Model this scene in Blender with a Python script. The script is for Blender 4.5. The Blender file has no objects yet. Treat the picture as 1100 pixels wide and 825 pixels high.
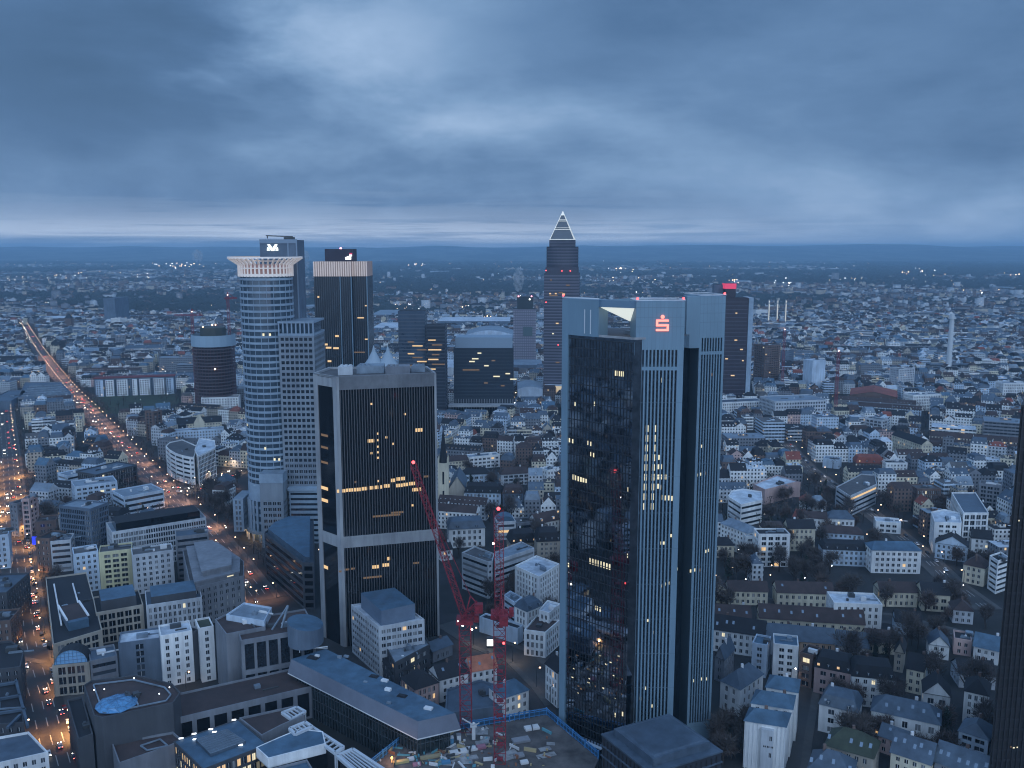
import bpy, math, random
import numpy as np
from mathutils import Vector, Matrix
random.seed(7)
S = bpy.context.scene
C = S.collection
R = math.radians
# ------------------------------------------------------------------ camera
H = 205.0; F = 950.0; TH = R(8.71)
cd = bpy.data.cameras.new('camera'); cam = bpy.data.objects.new('camera', cd); C.objects.link(cam)
cam.location = (0, 0, H); cam.rotation_euler = (R(90) - TH, 0, 0)
cd.sensor_width = 36; cd.lens = 36 * F / 1100; cd.clip_start = 1; cd.clip_end = 80000
S.camera = cam
# ------------------------------------------------------------------ world, sun, exposure
W = bpy.data.worlds.new('World'); S.world = W; W.use_nodes = True
def nodes(nt):
    nt.nodes.clear()
    def N(t, **k):
        n = nt.nodes.new(t)
        for a, b in k.items():
            if a == 'inp':
                for i, v in b.items(): n.inputs[i].default_value = v
            else: setattr(n, a, b)
        return n
    return N, (lambda a, b: nt.links.new(a, b))
def math_(N, L, op, a, b=None, clamp=False):
    n = N('ShaderNodeMath', operation=op, use_clamp=clamp)
    for i, v in enumerate((a, b)):
        if v is None: continue
        if isinstance(v, (int, float)): n.inputs[i].default_value = v
        else: L(v, n.inputs[i])
    return n.outputs[0]
def ramp(N, L, f, stops):
    n = N('ShaderNodeValToRGB'); e = n.color_ramp.elements
    while len(e) < len(stops): e.new(0.5)
    for i, (p, c) in enumerate(stops):
        e[i].position = p; e[i].color = (*c, 1) if len(c) == 3 else c
    L(f, n.inputs[0]); return n.outputs[0]
def mixc(N, L, f, a, b, mode='MIX'):
    n = N('ShaderNodeMix', data_type='RGBA', blend_type=mode)
    for i, v in ((0, f), (6, a), (7, b)):
        if isinstance(v, (int, float)): n.inputs[i].default_value = v
        elif isinstance(v, tuple): n.inputs[i].default_value = (*v, 1)
        else: L(v, n.inputs[i])
    return n.outputs[2]
SKX, SKY = 5.7, 12.9
N, L = nodes(W.node_tree)
tc = N('ShaderNodeTexCoord'); sep = N('ShaderNodeSeparateXYZ'); L(tc.outputs['Generated'], sep.inputs[0])
z = math_(N, L, 'MAXIMUM', sep.outputs[2], 0.0)
den = math_(N, L, 'ADD', z, 0.30)
cx = math_(N, L, 'DIVIDE', sep.outputs[0], den); cy = math_(N, L, 'DIVIDE', sep.outputs[1], den)
cmb = N('ShaderNodeCombineXYZ'); L(cx, cmb.inputs[0]); L(cy, cmb.inputs[1])
mp = N('ShaderNodeMapping'); L(tc.outputs['Generated'], mp.inputs[0]); mp.inputs['Scale'].default_value = (2.4, 2.4, 6.2); mp.inputs['Rotation'].default_value = (0, R(14), 0); mp.inputs['Location'].default_value = (SKX, SKY, 0)
n1 = N('ShaderNodeTexNoise', inp={'Scale': 1.15, 'Detail': 9.0, 'Roughness': 0.56, 'Distortion': 0.15}); L(mp.outputs[0], n1.inputs['Vector'])
n2 = N('ShaderNodeTexNoise', inp={'Scale': 0.4, 'Detail': 3.0, 'Roughness': 0.5}); L(mp.outputs[0], n2.inputs['Vector'])
def blob(x0, z0, sx, sz, k):       # one broad thicker or thinner area of the cloud deck, its edge broken up by the noise
    dx = math_(N, L, 'DIVIDE', math_(N, L, 'SUBTRACT', math_(N, L, 'ADD', sep.outputs[0], math_(N, L, 'MULTIPLY', math_(N, L, 'SUBTRACT', n1.outputs[0], .5), .5)), x0), sx)
    dz = math_(N, L, 'DIVIDE', math_(N, L, 'SUBTRACT', math_(N, L, 'ADD', sep.outputs[2], math_(N, L, 'MULTIPLY', math_(N, L, 'SUBTRACT', n2.outputs[0], .5), .35)), z0), sz)
    r2 = math_(N, L, 'ADD', math_(N, L, 'MULTIPLY', dx, dx), math_(N, L, 'MULTIPLY', dz, dz))
    return math_(N, L, 'MULTIPLY', math_(N, L, 'DIVIDE', 1.0, math_(N, L, 'ADD', 1.0, math_(N, L, 'MULTIPLY', r2, r2))), k)
cl = math_(N, L, 'ADD', math_(N, L, 'MULTIPLY', n1.outputs[0], 0.72), math_(N, L, 'MULTIPLY', n2.outputs[0], 0.28))
for bb in ((-.44, .20, .15, .10, -.17), (-.20, .11, .2, .04, -.06), (-.22, .235, .16, .06, .13), (.02, .17, .18, .04, .07), (.42, .14, .14, .10, -.06), (.34, .18, .06, .02, .05), (.15, .26, .2, .04, -.06)): cl = math_(N, L, 'ADD', cl, blob(*bb))
cloud = ramp(N, L, cl, [(0.22, (.06, .13, .255)), (0.36, (0.082, 0.17, 0.33)), (0.46, (0.125, 0.235, 0.425)), (0.55, (0.20, 0.335, 0.55)), (0.66, (0.36, 0.51, 0.74))])
# pale gap below the cloud deck, just over the horizon
mp2 = N('ShaderNodeMapping'); L(tc.outputs['Generated'], mp2.inputs[0]); mp2.inputs['Scale'].default_value = (2.2, 2.2, 60); mp2.inputs['Location'].default_value = (0.9, 0, 0)
n3 = N('ShaderNodeTexNoise', inp={'Scale': 1.6, 'Detail': 6.0, 'Roughness': 0.6, 'Distortion': 0.4}); L(mp2.outputs[0], n3.inputs['Vector'])
zz = math_(N, L, 'ADD', z, math_(N, L, 'MULTIPLY', math_(N, L, 'SUBTRACT', n3.outputs[0], 0.5), 0.075))
gap = ramp(N, L, zz, [(0.0, (.3, .3, .3)), (0.022, (1, 1, 1)), (0.034, (0.4, 0.4, 0.4)), (0.055, (0, 0, 0))])
gap = math_(N, L, 'MULTIPLY', gap, ramp(N, L, n3.outputs[0], [(.38, (.25, .25, .25)), (.6, (1, 1, 1))]))
side = ramp(N, L, math_(N, L, 'ADD', sep.outputs[0], .5), [(0.0, (.75, .75, .75)), (0.3, (1, 1, 1)), (0.62, (0.65, 0.65, 0.65)), (1.0, (0.0, 0.0, 0.0))])
gapf = math_(N, L, 'MULTIPLY', gap, math_(N, L, 'MULTIPLY', side, 0.85))
low = mixc(N, L, gapf, cloud, (0.80, 0.91, 1.07))
# brighter sky overhead and towards the dawn behind the viewer
up = ramp(N, L, z, [(0.26, (0, 0, 0)), (0.62, (1, 1, 1))])
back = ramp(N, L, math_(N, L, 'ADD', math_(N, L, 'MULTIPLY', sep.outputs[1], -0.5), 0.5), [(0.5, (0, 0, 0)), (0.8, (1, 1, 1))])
hi = mixc(N, L, math_(N, L, 'MULTIPLY', up, 0.9), low, (0.20, 0.39, 0.76))
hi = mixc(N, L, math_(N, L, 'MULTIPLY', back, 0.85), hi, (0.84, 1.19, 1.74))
sky = N('ShaderNodeTexSky', sky_type='NISHITA', sun_disc=False, sun_elevation=R(3), sun_rotation=R(160))
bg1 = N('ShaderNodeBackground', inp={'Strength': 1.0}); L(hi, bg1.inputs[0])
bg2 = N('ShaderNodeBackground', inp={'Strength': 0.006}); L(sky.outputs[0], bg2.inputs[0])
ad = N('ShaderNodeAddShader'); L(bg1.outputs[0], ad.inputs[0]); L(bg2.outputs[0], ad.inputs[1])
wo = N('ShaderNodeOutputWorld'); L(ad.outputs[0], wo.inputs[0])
sd = bpy.data.lights.new('dawn_sun', 'SUN'); sd.energy = 0.22; sd.angle = R(25); sd.color = (0.78, 0.88, 1.0)
so = bpy.data.objects.new('dawn_sun', sd); C.objects.link(so)
so.rotation_euler = Vector((-0.55, 0.9, -0.75)).to_track_quat('-Z', 'Y').to_euler()
S.view_settings.view_transform = 'Standard'; S.view_settings.look = 'None'; S.view_settings.gamma = 1
S.view_settings.exposure = 0.0; S.view_settings.use_curve_mapping = False
S.render.engine = 'CYCLES'
cy_ = S.cycles; cy_.use_denoising = True; cy_.max_bounces = 5; cy_.diffuse_bounces = 2; cy_.glossy_bounces = 3
cy_.transmission_bounces = 2; cy_.volume_bounces = 0; cy_.sample_clamp_indirect = 2; cy_.use_light_tree = True
cy_.filter_width = 1.15; cy_.caustics_reflective = False; cy_.caustics_refractive = False
# ------------------------------------------------------------------ geometry of the view
FW = Vector((0, math.cos(TH), -math.sin(TH))); UP = Vector((0, math.sin(TH), math.cos(TH)))
def ray(px, py): return FW * F + Vector((px - 550, 0, 0)) + UP * (412.5 - py)
def P(px, py, z=0.0):
    d = ray(px, py); t = (z - H) / d.z
    return (d.x * t, d.y * t)
def Q(px, py, Y):                       # point on the ray at distance Y -> x, z
    d = ray(px, py); t = Y / d.y
    return d.x * t, H + d.z * t
def scr(x, y, z):
    v = Vector((x, y, z - H)); d = v.dot(FW)
    return 550 + F * v.x / d, 412.5 - F * v.dot(UP) / d
def hbase(px, yt, yb):                  # height of a wall seen from row yt down to row yb on the ground
    x, y = P(px, yb, 0); return Q(px, yt, y)[1]
# ------------------------------------------------------------------ materials
MATS = {}
def mat(name, col, rough=0.85, metal=0.0, noise=0.0, scale=0.25, spec=0.5, em=None, es=0.0, bump=0.0, streak=False):
    if name in MATS: return MATS[name]
    m = bpy.data.materials.new(name); m.use_nodes = True
    N, L = nodes(m.node_tree)
    b = N('ShaderNodeBsdfPrincipled'); o = N('ShaderNodeOutputMaterial'); L(b.outputs[0], o.inputs[0])
    b.inputs['Roughness'].default_value = rough; b.inputs['Metallic'].default_value = metal
    b.inputs['Specular IOR Level'].default_value = spec
    b.inputs['Base Color'].default_value = (*col, 1)
    if noise:
        g = N('ShaderNodeNewGeometry'); mpn = N('ShaderNodeMapping'); L(g.outputs['Position'], mpn.inputs[0])
        if streak: mpn.inputs['Scale'].default_value = (1, 1, 0.12)
        a = N('ShaderNodeTexNoise', inp={'Scale': scale, 'Detail': 5.0, 'Roughness': 0.65}); L(mpn.outputs[0], a.inputs['Vector'])
        lo = tuple(c * (1 - noise) for c in col); hi_ = tuple(min(1, c * (1 + noise)) for c in col)
        c = ramp(N, L, a.outputs[0], [(0.32, lo), (0.68, hi_)])
        if not metal and rough > .5:
            a2 = N('ShaderNodeTexNoise', inp={'Scale': scale * .18, 'Detail': 3.0}); L(g.outputs['Position'], a2.inputs['Vector']); c = mixc(N, L, 1.0, c, ramp(N, L, a2.outputs[0], [(.38, (.78, .78, .80)), (.6, (1.0, 1.0, 1.0))]), 'MULTIPLY')
        L(c, b.inputs['Base Color'])
        r2 = math_(N, L, 'ADD', math_(N, L, 'MULTIPLY', a.outputs[0], 0.3), rough - 0.15, True); L(r2, b.inputs['Roughness'])
    if em:
        b.inputs['Emission Color'].default_value = (*em, 1); b.inputs['Emission Strength'].default_value = es
        if es < 60: m.cycles.emission_sampling = 'NONE'
    MATS[name] = m; return m
WALLC = {'white': (.78, .79, .78), 'cream': (.66, .60, .46), 'pale grey': (.49, .52, .55), 'grey': (.20, .215, .24), 'pale blue': (.50, .60, .70),
         'pink': (.52, .37, .34), 'brown': (.15, .105, .09), 'peach': (.55, .38, .27), 'dark grey': (.065, .07, .08), 'sand': (.40, .36, .30), 'slate': (.12, .16, .21), 'yellow': (.62, .58, .36)}
ROOFC = {'dark': (.018, .02, .025), 'brown': (.058, .04, .038), 'slate blue': (.072, .103, .14), 'red': (.24, .07, .05), 'metal': (.19, .24, .29), 'gravel': (.10, .098, .10), 'pale': (.48, .53, .58), 'green': (.05, .062, .042), 'orange': (.45, .16, .09), 'blue metal': (.065, .125, .185)}
def wallm(c): return mat('wall ' + c, WALLC[c], .85, noise=.16, scale=.35, streak=True)
def roofm(c): return mat('roof ' + c, ROOFC[c], .55 if c in ('metal', 'blue metal', 'slate blue') else .85, noise=.28, scale=.22)
GL = mat('window glass', (.018, .024, .032), .12, spec=.8, noise=.25, scale=.8)
GLV = [GL, mat('window glass mid', (.05, .062, .078), .15, spec=.9), mat('window with blind', (.20, .21, .22), .5)]
GLB = mat('blue glass', (.03, .06, .09), .08, spec=1.0)
GLM = mat('mirror curtain glass', (.34, .37, .41), .04, metal=1.0, noise=.35, scale=.35)
GLD = mat('dark curtain glass', (.008, .010, .013), .07, spec=.55)
LITW = mat('lit window warm', (.3, .25, .15), em=(1.0, .62, .27), es=.85)
LITY = mat('lit window pale', (.3, .3, .2), em=(1.0, .86, .55), es=.9)
LITC = mat('lit window cool', (.3, .3, .3), em=(.75, .9, 1.0), es=.9)
DIM = mat('dim lit room', (.05, .04, .03), em=(1.0, .6, .3), es=.16)
WHT = mat('white paint', (.75, .76, .76), .6, noise=.08)
CONC = mat('concrete', (.33, .34, .35), .85, noise=.2, scale=.3, streak=True)
CONCD = mat('dark concrete', (.16, .17, .185), .85, noise=.25, scale=.3, streak=True)
ALU = mat('aluminium cladding', (.175, .27, .34), .5, metal=.15, noise=.10, scale=.2, streak=True)
REDM = mat('red crane paint', (.26, .022, .035), .6, noise=.45, scale=.8)
REDL = mat('red warning lamp', (.3, .02, .02), em=(1.0, .09, .10), es=4)
PINKL = mat('pink backlit sign', (.3, .02, .05), em=(1.0, .10, .22), es=.6)
LAMPW = mat('warm lamp', (.8, .7, .5), em=(1.0, .60, .34), es=8)
LAMPC = mat('white lamp', (.8, .8, .8), em=(1.0, .93, .82), es=16)
METD = mat('dark metal', (.05, .055, .06), .5)
BLUEP = mat('blue guard paint', (.05, .20, .42), .5, noise=.2)
# facade with a window grid counted in metres along (u) and up (v) the wall
def facm(c, band=False):
    nm = ('banded facade ' if band else 'facade ') + c
    if nm in MATS: return MATS[nm]
    m = bpy.data.materials.new(nm); m.use_nodes = True; N, L = nodes(m.node_tree)
    b = N('ShaderNodeBsdfPrincipled'); o = N('ShaderNodeOutputMaterial'); L(b.outputs[0], o.inputs[0])
    uv = N('ShaderNodeUVMap', uv_map='UVMap'); s = N('ShaderNodeSeparateXYZ'); L(uv.outputs[0], s.inputs[0])
    su, sv = (2.9, 3.2) if not band else (3.6, 3.5)
    u = math_(N, L, 'DIVIDE', s.outputs[0], su); v = math_(N, L, 'DIVIDE', s.outputs[1], sv)
    fu = math_(N, L, 'FRACT', u); fv = math_(N, L, 'FRACT', v)
    def win(f, a, c_): return math_(N, L, 'MULTIPLY', math_(N, L, 'GREATER_THAN', f, a), math_(N, L, 'LESS_THAN', f, c_))
    mk = math_(N, L, 'MULTIPLY', win(fu, .3, .74) if not band else win(fu, .04, .97), win(fv, .28, .78) if not band else win(fv, .42, .88))
    cb = N('ShaderNodeCombineXYZ'); L(math_(N, L, 'FLOOR', u), cb.inputs[0]); L(math_(N, L, 'FLOOR', v), cb.inputs[1])
    wn = N('ShaderNodeTexWhiteNoise', noise_dimensions='2D'); L(cb.outputs[0], wn.inputs['Vector'])
    lit = math_(N, L, 'MULTIPLY', math_(N, L, 'GREATER_THAN', wn.outputs[0], .975), mk)
    g = N('ShaderNodeNewGeometry'); a = N('ShaderNodeTexNoise', inp={'Scale': .3, 'Detail': 4.0}); L(g.outputs['Position'], a.inputs['Vector'])
    cc = WALLC[c]
    wc = ramp(N, L, a.outputs[0], [(.3, tuple(x * .8 for x in cc)), (.7, tuple(x * 1.12 for x in cc))])
    gc = ramp(N, L, wn.outputs[0], [(.2, (.015, .02, .028)), (.8, (.05, .06, .075))])
    L(mixc(N, L, mk, wc, gc), b.inputs['Base Color'])
    L(math_(N, L, 'SUBTRACT', .85, math_(N, L, 'MULTIPLY', mk, .7)), b.inputs['Roughness'])
    b.inputs['Emission Color'].default_value = (1, .7, .38, 1)
    L(math_(N, L, 'MULTIPLY', lit, .8), b.inputs['Emission Strength'])
    m.cycles.emission_sampling = 'NONE'
    MATS[nm] = m; return m
# ------------------------------------------------------------------ mesh building
class MB:
    def __init__(s): s.v = []; s.f = []; s.m = []; s.uv = []
    def face(s, pts, mi=0, uv=None):
        i = len(s.v); s.v.extend(pts); s.f.append(tuple(range(i, i + len(pts)))); s.m.append(mi)
        s.uv.append(uv if uv else [(0.01, 0.01)] * len(pts))
    def prism(s, poly, z0, z1, mi=0, top=None, bottom=False, u0=0.0):
        n = len(poly); u = u0
        for i in range(n):
            a = poly[i]; b = poly[(i + 1) % n]; l = math.hypot(b[0] - a[0], b[1] - a[1])
            s.face([(*a, z0), (*b, z0), (*b, z1), (*a, z1)], mi, [(u, 0), (u + l, 0), (u + l, z1 - z0), (u, z1 - z0)]); u += math.ceil(l / 2.9) * 2.9
        if top is not False: s.face([(p[0], p[1], z1) for p in poly], mi if top is None else top)
        if bottom: s.face([(p[0], p[1], z0) for p in reversed(poly)], mi)
    def obox(s, o, ux, l, w, z0, z1, mi=0, top=None, bottom=True):   # o: corner, ux: unit dir, w towards left normal
        nx, ny = -ux[1], ux[0]
        p = [(o[0], o[1]), (o[0] + ux[0] * l, o[1] + ux[1] * l), (o[0] + ux[0] * l + nx * w, o[1] + ux[1] * l + ny * w), (o[0] + nx * w, o[1] + ny * w)]
        if w < 0: p.reverse()
        s.prism(p, z0, z1, mi, top, bottom)
    def bar(s, a, b, t, mi=0):
        a = Vector(a); b = Vector(b); d = b - a
        if d.length < 1e-6: return
        d.normalize(); r = d.cross(Vector((0, 0, 1)));
        if r.length < 1e-3: r = Vector((1, 0, 0))
        r.normalize(); q = d.cross(r); r *= t / 2; q *= t / 2
        ca = [a + r + q, a - r + q, a - r - q, a + r - q]; cb = [b + r + q, b - r + q, b - r - q, b + r - q]
        for i in range(4):
            j = (i + 1) % 4; s.face([tuple(ca[i]), tuple(ca[j]), tuple(cb[j]), tuple(cb[i])], mi)
        s.face([tuple(x) for x in reversed(ca)], mi); s.face([tuple(x) for x in cb], mi)
    def ball(s, c, r, mi=0, n=8, k=5, sz=1.0):
        g = [[(c[0] + r * math.sin(math.pi * j / k) * math.cos(2 * math.pi * i / n), c[1] + r * math.sin(math.pi * j / k) * math.sin(2 * math.pi * i / n), c[2] + sz * r * math.cos(math.pi * j / k)) for i in range(n)] for j in range(k + 1)]
        for j in range(k):
            for i in range(n):
                i2 = (i + 1) % n
                s.face([g[j + 1][i], g[j + 1][i2], g[j][i2], g[j][i]] if 0 < j < k - 1 else ([g[1][i], g[1][i2], g[0][0]] if j == 0 else [g[k][0], g[j][i2], g[j][i]]), mi)
    def build(s, name, mats, parent=None, org=(0, 0, 0), link=True):
        me = bpy.data.meshes.new(name)
        v = np.array(s.v, dtype=np.float64).reshape(-1, 3) - np.array(org)
        nl = [len(f) for f in s.f]
        me.vertices.add(len(v)); me.vertices.foreach_set('co', v.ravel())
        me.loops.add(sum(nl)); me.loops.foreach_set('vertex_index', np.fromiter((i for f in s.f for i in f), dtype=np.int32))
        me.polygons.add(len(nl)); me.polygons.foreach_set('loop_start', np.concatenate([[0], np.cumsum(nl)[:-1]]).astype(np.int32))
        me.polygons.foreach_set('loop_total', np.array(nl, dtype=np.int32))
        me.polygons.foreach_set('material_index', np.array(s.m, dtype=np.int32))
        ul = me.uv_layers.new(name='UVMap'); ul.data.foreach_set('uv', np.array([c for u in s.uv for c in u], dtype=np.float32).ravel())
        for mm in (mats if isinstance(mats, (list, tuple)) else [mats]): me.materials.append(mm)
        me.update(calc_edges=True); me.validate()
        o = bpy.data.objects.new(name, me); C.objects.link(o)
        if parent: o.parent = parent
        elif org != (0, 0, 0): o.location = org
        return o
def tag(o, label=None, cat=None, group=None, kind=None):
    if label: o['label'] = label
    if cat: o['category'] = cat
    if group: o['group'] = group
    if kind: o['kind'] = kind
    return o
def empty(name, loc): o = bpy.data.objects.new(name, None); C.objects.link(o); o.location = loc; o.empty_display_size = 2; return o
def thing(name, label, cat, loc, group=None): return tag(empty(name, loc), label, cat, group)
def ccw(p):
    a = sum(p[i][0] * p[(i + 1) % len(p)][1] - p[(i + 1) % len(p)][0] * p[i][1] for i in range(len(p)))
    return list(p) if a > 0 else list(reversed(p))
def inset(poly, d):
    n = len(poly); out = []
    for i in range(n):
        a, b, c = poly[i - 1], poly[i], poly[(i + 1) % n]
        d1 = Vector((b[0] - a[0], b[1] - a[1])).normalized(); d2 = Vector((c[0] - b[0], c[1] - b[1])).normalized()
        n1 = Vector((-d1.y, d1.x)); n2 = Vector((-d2.y, d2.x)); m = n1 + n2; k = max(.35, m.dot(n1) if m.length else 1)
        out.append((b[0] + m.x * d / k, b[1] + m.y * d / k))
    return out
FOOT = []      # footprints taken, for the town filler
HEROB = []
REFS = []      # landmark name, x, y
WCACHE = {}
def window_mesh(w, h, mi, cross=True):
    k = (round(w, 1), round(h, 1), mi.name, cross)
    if k not in WCACHE:
        b = MB(); w, h = k[0], k[1]
        b.face([(0, 0, 0), (w, 0, 0), (w, 0, h), (0, 0, h)], 0)
        if cross:
            t = .07; b.face([(w / 2 - t, -.05, 0), (w / 2 + t, -.05, 0), (w / 2 + t, -.05, h), (w / 2 - t, -.05, h)], 1)
            b.face([(0, -.05, h - .1), (w, -.05, h - .1), (w, -.05, h), (0, -.05, h)], 1)
        o = b.build('window', [mi, WHT]); me = o.data; bpy.data.objects.remove(o); WCACHE[k] = me
    return WCACHE[k]
def add_window(parent, org, p, ux, w, h, mi, name='window', cross=True):
    o = bpy.data.objects.new(name, window_mesh(w, h, mi, cross)); C.objects.link(o); o.parent = parent
    o.location = (p[0] - org[0], p[1] - org[1], p[2] - org[2]); o.rotation_euler = (0, 0, math.atan2(ux[1], ux[0])); return o
SPEC = {  # spacing, window width, floor height, window height, sill, recess
    'punch': (3.0, 1.35, 3.1, 1.7, .9, .25), 'wide': (4.2, 2.7, 3.3, 1.7, .9, .3), 'band': (0, 0, 3.5, 1.6, 1.1, .3), 'grid': (4.0, 3.1, 3.8, 2.9, .5, .6),
    'tall': (2.4, 1.2, 3.4, 2.3, .5, .3), 'strips': (3.4, 1.5, 3.1, 1.8, .8, .25), 'big': (5.3, 4.1, 11.5, 9.8, 1.0, .9), 'none': None, 'mull': (1.5, 1.05, 3.4, 2.4, .5, .25), 'balc': (4.6, 3.4, 3.1, 2.1, .3, 1.0)}
def wall(mb, a, b, z0, z1, spec, wins, mi=0, reveal=0, base=0.0):
    L_ = math.hypot(b[0] - a[0], b[1] - a[1]); ux = ((b[0] - a[0]) / L_, (b[1] - a[1]) / L_); nx = (-ux[1], ux[0])   # inward normal is left of a->b for ccw
    def pt(u, z, d=0): return (a[0] + ux[0] * u + nx[0] * d, a[1] + ux[1] * u + nx[1] * d, z)
    sp = SPEC.get(spec) if isinstance(spec, str) else spec
    if not sp or L_ < 3: mb.face([pt(0, z0), pt(L_, z0), pt(L_, z1), pt(0, z1)], mi); return
    s, ww, fh, wh, sill, dp = sp
    nf0 = max(1, int((z1 - z0 - base - .4) / fh)); fk = (z1 - z0 - base - .5) / (nf0 * fh); fk = min(fk, 1.3) if fk > 1 else 1; fh *= fk; wh *= fk; sill *= fk
    if s == 0: n = 1; m = .8; ww = L_ - 2 * m; us = [m]
    else:
        n = max(1, int((L_ - .6) / s)); m = (L_ - n * s) / 2; us = [m + i * s + (s - ww) / 2 for i in range(n)]
    nf = max(1, int((z1 - z0 - base - .4) / fh)); top = z0 + base
    zc = z0
    for k in range(nf):
        za = top + k * fh + sill; zb = za + wh
        if zb > z1 - .2: break
        mb.face([pt(0, zc), pt(L_, zc), pt(L_, za), pt(0, za)], mi)
        pu = 0
        for u in us:
            mb.face([pt(pu, za), pt(u, za), pt(u, zb), pt(pu, zb)], mi)
            mb.face([pt(u, za), pt(u + ww, za), pt(u + ww, za, dp), pt(u, za, dp)], reveal)
            mb.face([pt(u, zb, dp), pt(u + ww, zb, dp), pt(u + ww, zb), pt(u, zb)], reveal)
            mb.face([pt(u, za, dp), pt(u, zb, dp), pt(u, zb), pt(u, za)], reveal)
            mb.face([pt(u + ww, za), pt(u + ww, zb), pt(u + ww, zb, dp), pt(u + ww, za, dp)], reveal)
            wins.append((pt(u, za, dp), ux, ww, wh)); pu = u + ww
        mb.face([pt(pu, za), pt(L_, za), pt(L_, zb), pt(pu, zb)], mi)
        zc = zb
    mb.face([pt(0, zc), pt(L_, zc), pt(L_, z1), pt(0, z1)], mi)
def front(A, B, h, depth):
    a = P(*A, h); b = P(*B, h); l = math.hypot(b[0] - a[0], b[1] - a[1]); u = ((b[0] - a[0]) / l, (b[1] - a[1]) / l); n = (-u[1], u[0])
    return [a, b, (b[0] + n[0] * depth, b[1] + n[1] * depth), (a[0] + n[0] * depth, a[1] + n[1] * depth)]
def shrinkname(d): return d
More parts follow.
